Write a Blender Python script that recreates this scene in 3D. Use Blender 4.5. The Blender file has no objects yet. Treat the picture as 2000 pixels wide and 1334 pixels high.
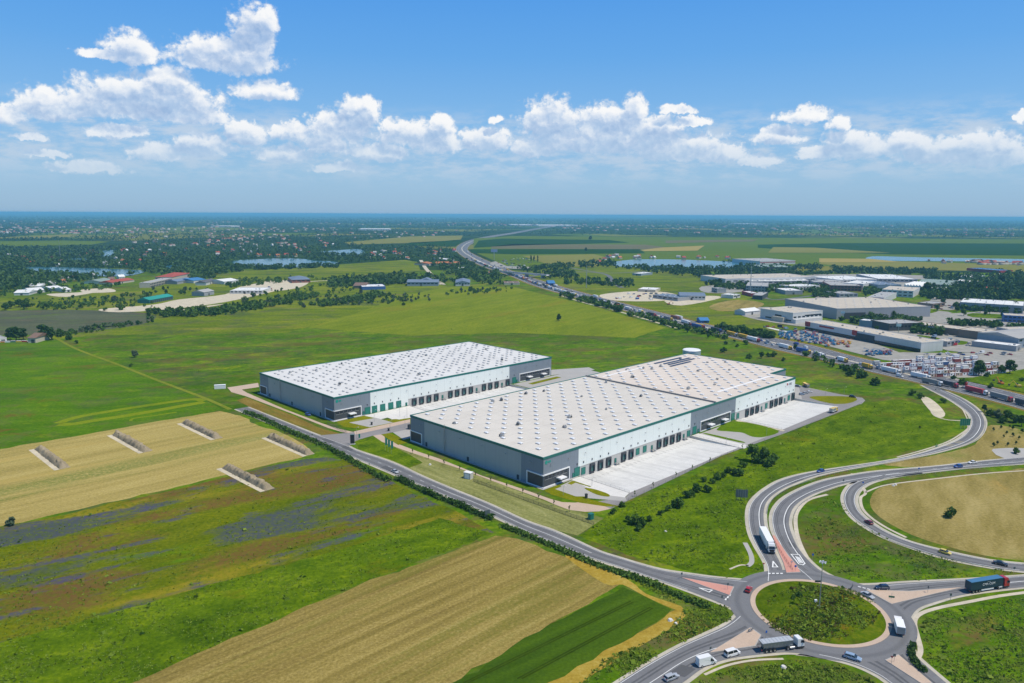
import bpy, bmesh, math, random
import numpy as np
from mathutils import Vector, Matrix
from mathutils.geometry import delaunay_2d_cdt
random.seed(7); RNG = np.random.default_rng(11)
S = bpy.context.scene
COL = S.collection
R = math.radians
# ------------------------------------------------------------------ camera model (a drone 125 m up)
FPX, CX, CY, HCAM, HC = 1460.0, 1000.0, 667.0, 125.0, 419.0
ROLL = math.atan(10.5/2000); PITCH = math.atan((CY-HC)/FPX)
_f = np.array([0, math.cos(PITCH), -math.sin(PITCH)]); _r0 = np.array([1.0, 0, 0]); _u0 = np.cross(_r0, _f)
_r = _r0*math.cos(ROLL)+_u0*math.sin(ROLL); _u = _u0*math.cos(ROLL)-_r0*math.sin(ROLL)
def ray(x, y): return _f+_r*((x-CX)/FPX)-_u*((y-CY)/FPX)
def G(x, y, z=0.0):
    """survey: ground point (at height z) seen at photo position x, y"""
    d = ray(x, y); t = (z-HCAM)/d[2]
    return Vector((d[0]*t, d[1]*t, z))
def PXn(p):
    """numpy: world points (n,3) -> photo positions"""
    q = p-np.array([0, 0, HCAM]); z = q@_f
    return CX+FPX*(q@_r)/z, CY-FPX*(q@_u)/z
def gang(a, b):
    d = G(*b)-G(*a); return math.atan2(d.y, d.x)
cam = bpy.data.cameras.new('camera'); cam.lens = 36*FPX/2000; cam.sensor_width = 36; cam.clip_end = 200000; cam.clip_start = 1
co = bpy.data.objects.new('camera', cam); COL.objects.link(co)
co.matrix_world = Matrix(((_r[0], _u[0], -_f[0], 0), (_r[1], _u[1], -_f[1], 0), (_r[2], _u[2], -_f[2], HCAM), (0, 0, 0, 1)))
S.camera = co
vs = S.view_settings; vs.view_transform = 'Standard'; vs.look = 'None'; vs.gamma = 1; vs.use_curve_mapping = False; vs.exposure = 0
S.cycles.max_bounces = 6; S.cycles.diffuse_bounces = 2; S.cycles.volume_bounces = 2; S.cycles.transparent_max_bounces = 6
S.cycles.caustics_reflective = False; S.cycles.caustics_refractive = False
# ------------------------------------------------------------------ node helper
class N:
    def __init__(s, nt): s.nt = nt
    def new(s, t, **k):
        n = s.nt.nodes.new(t)
        for a, v in k.items(): setattr(n, a, v)
        return n
    def put(s, sock, v):
        if isinstance(v, bpy.types.NodeSocket): s.nt.links.new(v, sock)
        elif v is not None:
            if sock.type == 'RGBA' and len(v) == 3: v = (*v, 1)
            sock.default_value = v
    def math(s, op, a, b=None, c=None, clamp=False):
        n = s.new('ShaderNodeMath', operation=op, use_clamp=clamp)
        for i, v in enumerate((a, b, c)):
            if v is not None: s.put(n.inputs[i], v)
        return n.outputs[0]
    def vmath(s, op, a, b=None, c=None):
        n = s.new('ShaderNodeVectorMath', operation=op)
        for i, v in enumerate((a, b, c)):
            if v is not None: s.put(n.inputs[i], v)
        return n.outputs['Value'] if op in ('DOT_PRODUCT', 'LENGTH', 'DISTANCE') else n.outputs['Vector']
    def mapr(s, v, a, b, c=0.0, d=1.0, smooth=True):
        n = s.new('ShaderNodeMapRange', interpolation_type='SMOOTHSTEP' if smooth else 'LINEAR')
        for i, x in enumerate((v, a, b, c, d)): s.put(n.inputs[i], x)
        return n.outputs[0]
    def noise(s, vec, scale, detail=4, rough=.6, dist=0.0, out=0):
        n = s.new('ShaderNodeTexNoise')
        s.put(n.inputs['Vector'], vec); s.put(n.inputs['Scale'], scale); s.put(n.inputs['Detail'], detail)
        s.put(n.inputs['Roughness'], rough); s.put(n.inputs['Distortion'], dist)
        return n.outputs[out]
    def mix(s, f, a, b, blend='MIX'):
        n = s.new('ShaderNodeMix', data_type='RGBA', blend_type=blend)
        s.put(n.inputs[0], f); s.put(n.inputs[6], a); s.put(n.inputs[7], b)
        return n.outputs[2]
    def ramp(s, f, stops):
        n = s.new('ShaderNodeValToRGB'); e = n.color_ramp.elements
        while len(e) < len(stops): e.new(0.5)
        for q, (p, c) in zip(e, stops): q.position = p; q.color = (*c, 1)
        s.put(n.inputs[0], f); return n.outputs[0]
    def pos(s): return s.new('ShaderNodeNewGeometry').outputs['Position']
    def obj(s): return s.new('ShaderNodeTexCoord').outputs['Object']
    def mapping(s, vec, rot=0.0, scale=(1, 1, 1)):
        n = s.new('ShaderNodeMapping', vector_type='TEXTURE'); s.put(n.inputs[0], vec)
        n.inputs['Rotation'].default_value = (0, 0, rot)
        n.inputs['Scale'].default_value = scale
        return n.outputs[0]
def srgb(*c): return tuple((x/255/12.92 if x/255 <= .04045 else ((x/255+.055)/1.055)**2.4) for x in c)
MATS = {}
def newmat(name):
    m = bpy.data.materials.new(name); m.use_nodes = True; m.node_tree.nodes.clear()
    n = N(m.node_tree); b = n.new('ShaderNodeBsdfPrincipled'); o = n.new('ShaderNodeOutputMaterial')
    n.nt.links.new(b.outputs[0], o.inputs[0]); MATS[name] = m
    return m, n, b
def mat(name, col, rough=.6, metal=0.0, var=.12, scale=.6, spec=.5, bump=0.0):
    """plain painted / mineral surface with procedural mottling"""
    if name in MATS: return MATS[name]
    m, n, b = newmat(name); v = n.obj()
    f = n.math('ADD', n.math('MULTIPLY', n.noise(v, scale, 5), .6), n.math('MULTIPLY', n.noise(v, scale*9, 3), .4))
    n.put(b.inputs['Base Color'], n.mix(f, tuple(max(0, c*(1-var)) for c in col), tuple(min(1, c*(1+var)) for c in col)))
    n.put(b.inputs['Roughness'], rough); n.put(b.inputs['Metallic'], metal); n.put(b.inputs['Specular IOR Level'], spec)
    return m
# ------------------------------------------------------------------ mesh helper
class MB:
    def __init__(s): s.v = []; s.f = []; s.m = []
    def add(s, vs, fs, mi=0):
        k = len(s.v); s.v += [tuple(v) for v in vs]; s.f += [tuple(i+k for i in f) for f in fs]; s.m += [mi]*len(fs); return s
    def box(s, x0, x1, y0, y1, z0, z1, mi=0, top=None):
        t = top or (x0, x1, y0, y1)
        return s.add([(x0, y0, z0), (x1, y0, z0), (x1, y1, z0), (x0, y1, z0), (t[0], t[2], z1), (t[1], t[2], z1), (t[1], t[3], z1), (t[0], t[3], z1)],
                     [(3, 2, 1, 0), (4, 5, 6, 7), (0, 1, 5, 4), (1, 2, 6, 5), (2, 3, 7, 6), (3, 0, 4, 7)], mi)
    def prism(s, poly, z0, z1, mi=0, top=None):
        n = len(poly); t = top or poly
        return s.add([(x, y, z0) for x, y in poly]+[(x, y, z1) for x, y in t],
                     [tuple(range(n-1, -1, -1)), tuple(range(n, 2*n))]+[(i, (i+1) % n, n+(i+1) % n, n+i) for i in range(n)], mi)
    def side(s, prof, y0, y1, mi=0, yt=None):
        """profile (x, z) extruded along y; yt maps z to an inset"""
        n = len(prof); g = yt or (lambda z: 0)
        return s.add([(x, y0+g(z), z) for x, z in prof]+[(x, y1-g(z), z) for x, z in prof],
                     [tuple(range(n)), tuple(range(2*n-1, n-1, -1))]+[((i+1) % n, i, n+i, n+(i+1) % n) for i in range(n)], mi)
    def cyl(s, a, b, r0, r1=None, n=8, mi=0, cap=True):
        a = Vector(a); b = Vector(b); r1 = r0 if r1 is None else r1
        d = (b-a).normalized(); p = d.orthogonal().normalized(); q = d.cross(p)
        vs = [c+(p*math.cos(2*math.pi*i/n)+q*math.sin(2*math.pi*i/n))*r for c, r in ((a, r0), (b, r1)) for i in range(n)]
        fs = [(i, (i+1) % n, n+(i+1) % n, n+i) for i in range(n)]
        if cap: fs += [tuple(range(n-1, -1, -1)), tuple(range(n, 2*n))]
        return s.add(vs, fs, mi)
    def mesh(s, name, mats):
        me = bpy.data.meshes.new(name); me.from_pydata(s.v, [], s.f)
        for m in mats: me.materials.append(m)
        if len(mats) > 1: me.polygons.foreach_set('material_index', s.m)
        me.update(); return me
    def build(s, name, mats, parent=None, loc=(0, 0, 0), rot=0.0):
        return link(name, s.mesh(name, mats if isinstance(mats, (list, tuple)) else [mats]), parent, loc, rot)
def link(name, data, parent=None, loc=(0, 0, 0), rot=0.0):
    o = bpy.data.objects.new(name, data); COL.objects.link(o); o.location = loc; o.rotation_euler = (0, 0, rot)
    if parent is not None: o.parent = parent
    return o
def tag(o, label=None, cat=None, group=None, kind=None):
    if label: o['label'] = label
    if cat: o['category'] = cat
    if group: o['group'] = group
    if kind: o['kind'] = kind
    return o
def thing(name, label, cat, loc=(0, 0, 0), rot=0.0, group=None):
    return tag(link(name, None, None, loc, rot), label, cat, group)
KIDS = {}
def kids(o):
    return [c for c in COL.objects if c.parent == o]
def copy_tree(o, loc=None, rot=None, parent=None, ch=None):
    c = o.copy(); COL.objects.link(c)
    if parent is not None: c.parent = parent
    for k in (ch if ch is not None else kids(o)): copy_tree(k, parent=c)
    if loc is not None: c.location = loc
    if rot is not None: c.rotation_euler = (0, 0, rot)
    return c
def structure(o): o['kind'] = 'structure'; return o
def npmesh(name, V, F, mats, mi=None):
    """fast mesh from numpy arrays, all faces with the same vertex count"""
    me = bpy.data.meshes.new(name); k = F.shape[1]
    me.vertices.add(len(V)); me.vertices.foreach_set('co', V.astype(np.float32).ravel())
    me.loops.add(F.size); me.loops.foreach_set('vertex_index', F.astype(np.int32).ravel())
    me.polygons.add(len(F)); me.polygons.foreach_set('loop_start', np.arange(0, F.size, k, dtype=np.int32))
    for m in mats: me.materials.append(m)
    if mi is not None: me.polygons.foreach_set('material_index', mi.astype(np.int32))
    me.update(calc_edges=True); return me
# ------------------------------------------------------------------ polygons and strips on the ground
def catmull(pts, n=8, closed=False):
    P = [np.array(p, float) for p in pts]; out = []; k = len(P)
    for i in range(k if closed else k-1):
        a, b, c, d = (P[(i+j-1) % k] if closed else P[min(max(i+j-1, 0), k-1)] for j in range(4))
        for t in np.linspace(0, 1, n, endpoint=False):
            out.append(.5*((2*b)+(c-a)*t+(2*a-5*b+4*c-d)*t*t+(3*b-a-3*c+d)*t**3))
    if not closed: out.append(P[-1])
    return out
def gp(pts, smooth=0, closed=False, z=0.0):
    """photo positions -> ground points (x, y)"""
    w = [np.array(G(x, y, z)[:2]) for x, y in pts]
    return [tuple(p) for p in (catmull(w, smooth, closed) if smooth else w)]
def cdt(outer, holes=(), extra=()):
    vs = [Vector(p) for p in outer]; es = [(i, (i+1) % len(outer)) for i in range(len(outer))]
    for h in holes:
        k = len(vs); vs += [Vector(p) for p in h]; es += [(k+i, k+(i+1) % len(h)) for i in range(len(h))]
    vs += [Vector(p) for p in extra]
    v2, e2, f2, *_ = delaunay_2d_cdt(vs, es, [], 0, 1e-4)
    P = np.array([tuple(v) for v in v2]); F = [tuple(f) for f in f2]
    C = np.array([P[list(f)].mean(0) for f in F]); ok = inpoly(C, outer)
    for h in holes: ok &= ~inpoly(C, h)
    out = []
    for f, k in zip(F, ok):
        if not k: continue
        a, b, c = P[f[0]], P[f[1]], P[f[2]]
        out.append(f if (b[0]-a[0])*(c[1]-a[1])-(b[1]-a[1])*(c[0]-a[0]) > 0 else f[::-1])
    return P, out
def inpoly(C, poly):
    p = np.asarray([tuple(q)[:2] for q in poly]); x, y = C[:, 0], C[:, 1]; r = np.zeros(len(C), bool); j = len(p)-1
    for i in range(len(p)):
        c = (p[i, 1] > y) != (p[j, 1] > y)
        with np.errstate(divide='ignore', invalid='ignore'):
            r ^= c & (x < (p[j, 0]-p[i, 0])*(y-p[i, 1])/(p[j, 1]-p[i, 1]+1e-30)+p[i, 0])
        j = i
    return r
def sheet(name, pts, z, m, holes=(), extra=(), kind='structure'):
    P, F = cdt(pts, holes, extra)
    me = bpy.data.meshes.new(name); me.from_pydata([(x, y, z) for x, y in P], [], F); me.materials.append(m); me.update()
    o = link(name, me); o['kind'] = kind; return o
def resamp(P, n):
    P = np.array(P); d = np.r_[0, np.cumsum(np.hypot(*np.diff(P, axis=0).T))]; t = np.linspace(0, d[-1], n)
    return np.c_[np.interp(t, d, P[:, 0]), np.interp(t, d, P[:, 1])]
def strip_pts(ea, eb, n=60, smooth=6):
    """two edges in photo positions -> two rows of ground points"""
    return resamp(gp(ea, smooth), n), resamp(gp(eb, smooth), n)
def strip(name, A, B, z, m, grow=0.0, kind='structure'):
    if grow:
        d = A-B; d /= np.hypot(*d.T)[:, None]; A = A+d*grow; B = B-d*grow
    n = len(A); V = np.c_[np.r_[A, B], np.full(2*n, z)]
    s = (A[1]-A[0])[0]*(B[0]-A[0])[1]-(A[1]-A[0])[1]*(B[0]-A[0])[0]
    F = [((i, i+1, n+i+1, n+i) if s > 0 else (n+i, n+i+1, i+1, i)) for i in range(n-1)]
    me = bpy.data.meshes.new(name); me.from_pydata([tuple(v) for v in V], [], F); me.materials.append(m); me.update()
    o = link(name, me); o['kind'] = kind; return o
def ribbon_w(P, w):
    P = np.asarray(P); t = np.gradient(P, axis=0); t /= np.hypot(*t.T)[:, None]; nrm = np.c_[-t[:, 1], t[:, 0]]
    return P+nrm*w/2, P-nrm*w/2
def lerp(A, B, t): return A*(1-t)+B*t
# ------------------------------------------------------------------ light and sky
SUNV = Vector((2.0, -0.64, 4.0)).normalized()
sl = bpy.data.lights.new('sun', 'SUN'); sl.energy = 4.3; sl.angle = R(.5); sl.color = (1.0, .93, .80)
so = bpy.data.objects.new('sun', sl); COL.objects.link(so); so.rotation_euler = SUNV.to_track_quat('Z', 'Y').to_euler(); so.location = (0, 0, 500)
W = bpy.data.worlds.new('World'); S.world = W; W.use_nodes = True; W.node_tree.nodes.clear(); n = N(W.node_tree)
sky = n.new('ShaderNodeTexSky', sky_type='NISHITA', sun_disc=False); sky.sun_elevation = math.asin(SUNV.z); sky.sun_rotation = math.atan2(SUNV.x, SUNV.y)
sky.altitude = 100; sky.air_density = 1.0; sky.dust_density = .35; sky.ozone_density = 3.0
def azel(x, y):
    d = ray(x, y); return math.degrees(math.atan2(d[0], d[1])), math.degrees(math.atan2(d[2], math.hypot(d[0], d[1])))
# cumulus: clouds laid out by compass bearing and elevation; (x, y of the base centre, half width, height, depth of the base)
CL = [(440,118,100,42,20),(492,78,46,62,34),(398,120,48,22,12),(515,45,28,28,25),(256,112,44,42,11),(205,109,44,11,6),
 (280,210,140,58,20),(200,208,80,34,20),(90,212,52,38,18),(360,202,58,44,24),(400,232,60,18,12),(330,170,50,32,30),(518,184,64,26,11),(3,228,30,24,14),
 (690,245,42,54,36),(650,248,52,34,26),(720,215,25,26,30),(790,262,62,34,18),(860,250,30,32,26),(850,282,60,28,16),(480,266,50,28,16),(565,260,46,22,14),
 (390,286,60,30,18),(310,300,60,24,14),(225,258,56,14,9),(560,305,62,24,14),(950,278,62,32,18),(968,233,17,10,7),(630,285,50,22,14),
 (1080,236,68,44,40),(1180,242,80,40,36),(1150,275,150,40,26),(1238,225,28,46,36),(1280,258,60,34,28),(1320,290,110,30,22),(1400,302,60,24,16),(1322,217,40,12,8),(1352,240,42,13,8),
 (1568,232,56,24,9),(1514,272,48,24,11),(1642,242,22,20,14),(1660,284,52,30,18),(1690,296,72,24,14),(1590,300,52,18,10),(1772,282,44,24,14),(1900,296,80,36,20),(1950,304,52,28,18),(1820,306,60,20,12),(1995,232,10,12,9),
 (740,300,70,22,14),(1040,290,60,24,16),(60,268,30,9,6),(90,302,40,9,6),(1480,318,50,18,10),(170,330,70,16,10),(660,330,60,14,9)]
g = bpy.data.node_groups.new('cumulus_field', 'ShaderNodeTree')
g.interface.new_socket('P', in_out='INPUT', socket_type='NodeSocketVector'); g.interface.new_socket('D', in_out='OUTPUT', socket_type='NodeSocketFloat')
q = N(g); gi = q.new('NodeGroupInput'); go = q.new('NodeGroupOutput')
# warp the outlines, then the distance to the nearest ellipse; third axis is -elevation so that bases are flatter than tops
w1 = q.noise(gi.outputs[0], .55, 3, .6, out=1); w2 = q.noise(gi.outputs[0], 2.4, 5, .62, out=1)
wp = q.vmath('ADD', gi.outputs[0], q.vmath('ADD', q.vmath('MULTIPLY', q.vmath('SUBTRACT', w1, (.5, .5, .5)), (1.3, .9, 0)), q.vmath('MULTIPLY', q.vmath('SUBTRACT', w2, (.5, .5, .5)), (.6, .55, 0))))
sp = q.new('ShaderNodeSeparateXYZ'); q.put(sp.inputs[0], wp); cb = q.new('ShaderNodeCombineXYZ')
q.put(cb.inputs[0], sp.outputs[0]); q.put(cb.inputs[1], sp.outputs[1]); q.put(cb.inputs[2], q.math('MULTIPLY', sp.outputs[1], -1.0))
cur = None; DEG = math.degrees(1/FPX)
for (x, y, rx, rt, rb) in CL:
    a, e = azel(x, y); sx, st, sb = 1/(rx*DEG*1.06), 1/(rt*DEG*1.08), 1/(rb*DEG*1.1)
    d = q.vmath('MULTIPLY_ADD', cb.outputs[0], (sx, st, sb), (-a*sx, -e*st, e*sb))
    d = q.vmath('MAXIMUM', d, (-1e6, 0, 0)); d = q.vmath('DOT_PRODUCT', d, d)
    cur = d if cur is None else q.math('MINIMUM', cur, d)
q.put(go.inputs[0], q.math('SUBTRACT', 1.0, q.math('SQRT', cur)))
STR = .12
tc = n.new('ShaderNodeTexCoord').outputs['Generated']; sx = n.new('ShaderNodeSeparateXYZ'); n.put(sx.inputs[0], tc)
el = n.math('MULTIPLY', n.math('ARCSINE', sx.outputs[2]), 180/math.pi)
skyc = n.mix(1.0, sky.outputs[0], (.86, 1.0, 1.12), 'MULTIPLY')
vig = n.ramp(n.mapr(el, 0.0, 40.0, 0.0, 1.0, False), [(0.0, srgb(142, 178, 212)), (.07, srgb(150, 190, 224)), (.16, srgb(130, 184, 232)), (.28, srgb(98, 168, 234)), (.44, srgb(68, 150, 234)), (.7, srgb(62, 122, 196)), (1.0, srgb(60, 104, 160))])
vs_ = n.new('ShaderNodeVectorMath', operation='SCALE'); n.put(vs_.inputs[0], vig); vs_.inputs['Scale'].default_value = 1/STR
skyc = n.mix(.86, skyc, vs_.outputs[0])                                  # summer haze whitens the lower sky
bg = n.new('ShaderNodeBackground'); n.put(bg.inputs[0], skyc); bg.inputs[1].default_value = STR
wo = n.new('ShaderNodeOutputWorld'); n.nt.links.new(bg.outputs[0], wo.inputs[0])
W.cycles.sampling_method = 'MANUAL'; W.cycles.sample_map_resolution = 256
# ------------------------------------------------------------------ clouds: a far backdrop that carries them, part of the sky
cm = bpy.data.materials.new('cumulus'); cm.use_nodes = True; cm.node_tree.nodes.clear(); n = N(cm.node_tree); cm.cycles.emission_sampling = 'NONE'
sx = n.new('ShaderNodeSeparateXYZ'); n.put(sx.inputs[0], n.vmath('NORMALIZE', n.vmath('SUBTRACT', n.pos(), (0, 0, HCAM))))
az = n.math('MULTIPLY', n.math('ARCTAN2', sx.outputs[0], sx.outputs[1]), 180/math.pi); el = n.math('MULTIPLY', n.math('ARCSINE', sx.outputs[2]), 180/math.pi)
cp = n.new('ShaderNodeCombineXYZ'); n.put(cp.inputs[0], az); n.put(cp.inputs[1], el); P0 = cp.outputs[0]
def grp(v):
    k = n.new('ShaderNodeGroup'); k.node_tree = g; n.put(k.inputs[0], v); return k.outputs[0]
def billow(v, sc, det):
    k = n.new('ShaderNodeTexVoronoi', feature='SMOOTH_F1', normalize=True); n.put(k.inputs['Vector'], n.vmath('MULTIPLY', v, (1, 1.15, 0)))
    n.put(k.inputs['Scale'], sc); n.put(k.inputs['Detail'], det); n.put(k.inputs['Roughness'], .5); n.put(k.inputs['Lacunarity'], 2.1); n.put(k.inputs['Smoothness'], .35)
    return n.math('SUBTRACT', 1.0, k.outputs['Distance'])
wz = n.vmath('ADD', P0, n.vmath('MULTIPLY', n.vmath('SUBTRACT', n.noise(P0, 1.1, 4, .6, out=1), (.5, .5, .5)), (.9, .8, 0)))
D0 = grp(P0); D1 = grp(n.vmath('ADD', P0, (.35, .85, 0)))
b0 = billow(wz, .78, 3.0); b1 = billow(n.vmath('ADD', wz, (.14, .26, 0)), .78, 3.0)
fine = n.noise(P0, 2.2, 8, .62); wisp = n.noise(n.vmath('MULTIPLY', P0, (.6, 1.2, 0)), 1.1, 7, .66)
dens = n.math('ADD', n.math('ADD', D0, n.math('MULTIPLY', n.math('SUBTRACT', b0, .66), 1.3)), n.math('MULTIPLY', n.math('SUBTRACT', fine, .5), .72))
above = n.mapr(D1, -.15, .5)                                             # cloud that stands between this point and the sun
relief = n.math('MULTIPLY', n.math('SUBTRACT', b0, b1), 1.9)
lit = n.math('ADD', n.math('SUBTRACT', 1.0, n.math('MULTIPLY', above, .66)), n.math('ADD', relief, n.math('MULTIPLY', n.math('SUBTRACT', billow(wz, .4, 1.5), billow(n.vmath('ADD', wz, (.2, .5, 0)), .4, 1.5)), 1.7)))
lit = n.math('ADD', lit, n.math('MULTIPLY', n.math('SUBTRACT', fine, .5), .55), clamp=True)
alpha = n.math('MULTIPLY', n.mapr(dens, .0, .40), n.math('SUBTRACT', 1.0, n.math('MULTIPLY', n.math('MULTIPLY', above, n.mapr(wisp, .35, .65, 1.0, .2)), .28)))
ccol = n.ramp(lit, [(0.0, srgb(148, 178, 218)), (.35, srgb(186, 205, 232)), (.7, srgb(232, 238, 247)), (1.0, srgb(252, 252, 252))])
# thin hazy cloud low down
lowp = n.vmath('MULTIPLY', P0, (.33, 1.0, 0)); low = n.noise(lowp, 1.15, 6, .62)
band = n.math('MULTIPLY', n.mapr(el, 1.4, 3.6), n.mapr(el, 8.2, 5.0))
lowa = n.math('MULTIPLY', n.mapr(low, .38, .64), n.math('MULTIPLY', band, .8))
fade = n.mapr(el, 1.0, 7.0, .4, 1.0)
al = n.math('MULTIPLY', n.math('MULTIPLY', alpha, fade), .97)
c2 = n.mix(al, srgb(205, 216, 230), ccol)
at = n.math('MAXIMUM', al, n.math('MULTIPLY', lowa, fade))
em = n.new('ShaderNodeEmission'); n.put(em.inputs[0], c2); tr = n.new('ShaderNodeBsdfTransparent'); ms = n.new('ShaderNodeMixShader')
n.put(ms.inputs[0], at); n.nt.links.new(tr.outputs[0], ms.inputs[1]); n.nt.links.new(em.outputs[0], ms.inputs[2])
n.nt.links.new(ms.outputs[0], n.new('ShaderNodeOutputMaterial').inputs['Surface'])
rows = []; NA = 48
vv = [(64000*math.sin(R(a))*math.cos(R(e)), 64000*math.cos(R(a))*math.cos(R(e)), HCAM+64000*math.sin(R(e))) for e in np.linspace(.3, 26, 16) for a in np.linspace(-62, 62, NA)]
me = bpy.data.meshes.new('sky'); me.from_pydata(vv, [], [(r*NA+c, r*NA+c+1, (r+1)*NA+c+1, (r+1)*NA+c) for r in range(15) for c in range(NA-1)]); me.materials.append(cm)
link('sky', me)['kind'] = 'structure'
# ------------------------------------------------------------------ air
hm = bpy.data.materials.new('air'); hm.use_nodes = True; hm.node_tree.nodes.clear(); n = N(hm.node_tree)
pv = n.new('ShaderNodeVolumePrincipled'); pv.inputs['Color'].default_value = (.25, .67, 1.0, 1); pv.inputs['Density'].default_value = 7.2e-5; pv.inputs['Anisotropy'].default_value = 0.0
n.nt.links.new(pv.outputs[0], n.new('ShaderNodeOutputMaterial').inputs['Volume'])
hz = MB().box(-48000, 48000, -400, 58000, -3.0, 131.0).build('haze', hm); hz['kind'] = 'stuff'
# ------------------------------------------------------------------ ground materials
def A_(*c):
    r, g, b = srgb(*c); return (r*.66, g*.605, b*.17)
def T_(*c):
    r, g, b = srgb(*c); return (r*.66, g*.655, b*.54)
def turf(name, stops, rot=0.0, stretch=(1, 1, 1), big=.012, mid=.07, fine=.55, patches=(), w=(.28, .28, .44), rough=.95):
    """vegetation seen from the air: three scales of mottling plus patches of other plants; all in metres on the ground"""
    m, n, b = newmat(name); p = n.pos(); v = n.mapping(p, rot, stretch)
    f = n.math('ADD', n.math('ADD', n.math('MULTIPLY', n.noise(v, big, 4, .6), w[0]), n.math('MULTIPLY', n.noise(v, mid, 4, .65), w[1])), n.math('MULTIPLY', n.noise(p, fine, 5, .7), w[2]))
    c = n.ramp(n.mapr(f, .36, .64, 0, 1, False), stops)
    for i, (col, scl, lo, hi, amt, st) in enumerate(patches):
        vv = n.vmath('ADD', n.mapping(p, rot, st), (137.0*(i+1), 71.0*i, 0))
        k = n.math('MULTIPLY', n.mapr(n.noise(vv, scl, 5, .62, .4), lo, hi), n.mapr(n.noise(p, fine*.7, 4, .7), .3, .6))
        c = n.mix(n.math('MULTIPLY', k, amt), c, col)
    n.put(b.inputs['Base Color'], c); n.put(b.inputs['Roughness'], rough); n.put(b.inputs['Specular IOR Level'], 0.0)
    return m
GREEN = [(0, A_(58,96,26)), (.35, A_(84,126,34)), (.6, A_(104,146,40)), (.85, A_(132,166,56)), (1, A_(158,178,80))]
RICH = [(0, A_(56,88,16)), (.35, A_(88,122,26)), (.62, A_(110,142,34)), (1, A_(150,174,58))]
M_base = turf('grassland', GREEN, R(20), (1, .6, 1), .010, .11, .45, w=(.24, .42, .34), patches=[((.135, .085, .032), .024, .49, .62, .85, (1.3, .8, 1)), ((.19, .23, .01), .04, .53, .64, .9, (1.5, .8, 1)), ((.045, .07, .03), .03, .52, .64, .75, (1.4, .8, 1)), (A_(70,110,34), .006, .5, .6, .6, (1, 1, 1)), ((.115, .115, .04), .07, .5, .62, .7, (1.3, 1, 1))])
def lerpn(n, P): pass
# the open plain: near grass gives way to woods, villages and farmland farther off
m, n, b = newmat('plain'); p = n.pos(); sy = n.new('ShaderNodeSeparateXYZ'); n.put(sy.inputs[0], p)
f1 = n.noise(p, .012, 5, .65); f2 = n.noise(p, .0022, 4, .6); f3 = n.noise(p, .0006, 3, .6)
wood = n.ramp(n.math('ADD', n.math('MULTIPLY', f1, .55), n.math('MULTIPLY', f2, .45)), [(.3, A_(26,52,30)), (.46, A_(40,70,40)), (.56, A_(62,90,50)), (.7, A_(96,118,64))])
vor = n.new('ShaderNodeTexVoronoi'); n.put(vor.inputs['Vector'], n.mapping(p, R(12), (1, 2.2, 1))); n.put(vor.inputs['Scale'], .0011)
crop = n.ramp(n.math('FRACT', n.math('MULTIPLY', vor.outputs['Position'], 3.7)) if False else n.noise(vor.outputs['Position'], 9.0, 0), [(.3, A_(78,112,52)), (.45, A_(112,140,66)), (.55, A_(150,146,88)), (.7, A_(92,124,58))])
c = n.mix(n.mapr(f3, .53, .57), wood, crop)
n.put(b.inputs['Base Color'], c); n.put(b.inputs['Roughness'], .95); n.put(b.inputs['Specular IOR Level'], .05)
M_plain = m
# asphalt, gravel, paving
def hard(name, col, var=.18, fine=1.6, streak=None, rot=0.0, rough=.85, joints=None):
    m, n, b = newmat(name); p = n.pos()
    f = n.math('ADD', n.math('MULTIPLY', n.noise(p, .11, 5, .65), .55), n.math('MULTIPLY', n.noise(p, fine, 4, .7), .45))
    c = n.mix(n.mapr(f, .3, .7, 0, 1, False), tuple(x*(1-var) for x in col), tuple(min(1, x*(1+var)) for x in col))
    if streak:
        c = n.mix(n.math('MULTIPLY', n.mapr(n.noise(n.mapping(p, rot, (9, .8, 1)), .22, 5, .6), .45, .75), .55), c, streak)
    if joints:
        sx = n.new('ShaderNodeSeparateXYZ'); n.put(sx.inputs[0], n.mapping(p, rot, (joints, joints, 1)))
        j = None
        for k in (0, 1):
            d = n.math('ABSOLUTE', n.math('SUBTRACT', n.math('FRACT', sx.outputs[k]), .5)); d = n.mapr(d, .5-.05/joints*2, .5-.02/joints)
            j = d if j is None else n.math('MAXIMUM', j, d)
        c = n.mix(n.math('MULTIPLY', j, .4), c, tuple(x*.55 for x in col))
    n.put(b.inputs['Base Color'], c); n.put(b.inputs['Roughness'], rough); n.put(b.inputs['Specular IOR Level'], .25)
    return m
M_asph = hard('asphalt', (.165, .165, .172), .2, .9, (.215, .212, .21), R(30))
M_asph2 = hard('motorway_asphalt', (.13, .133, .145), .14, .9)
M_dark = hard('site_asphalt', (.24, .225, .22), .12, 1.5, (.30, .285, .275), R(44))
M_shoulder = hard('gravel_shoulder', (.46, .42, .34), .22, .8)
M_gravel = hard('gravel', (.52, .46, .36), .25, .6)
M_sand = hard('bare_sand', (.56, .49, .36), .28, .35, (.40, .35, .25), R(15))
M_yard = hard('concrete_yard', (.62, .61, .59), .13, .5, (.40, .40, .395), R(134), joints=6.0)
M_conc = hard('concrete', (.64, .62, .59), .1, .8, joints=4.0, rot=R(44))
M_pink = hard('pink_paving', (.50, .38, .29), .13, 1.2)
M_red = hard('red_paving', (.56, .27, .215), .12, 1.2)
M_pave = hard('grey_paving', (.385, .37, .35), .1, 1.4)
M_paint = hard('road_paint', (.78, .78, .76), .12, 2.0, rough=.6)
M_trackpale = hard('track_dust', (.50, .46, .33), .25, .4)
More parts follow.
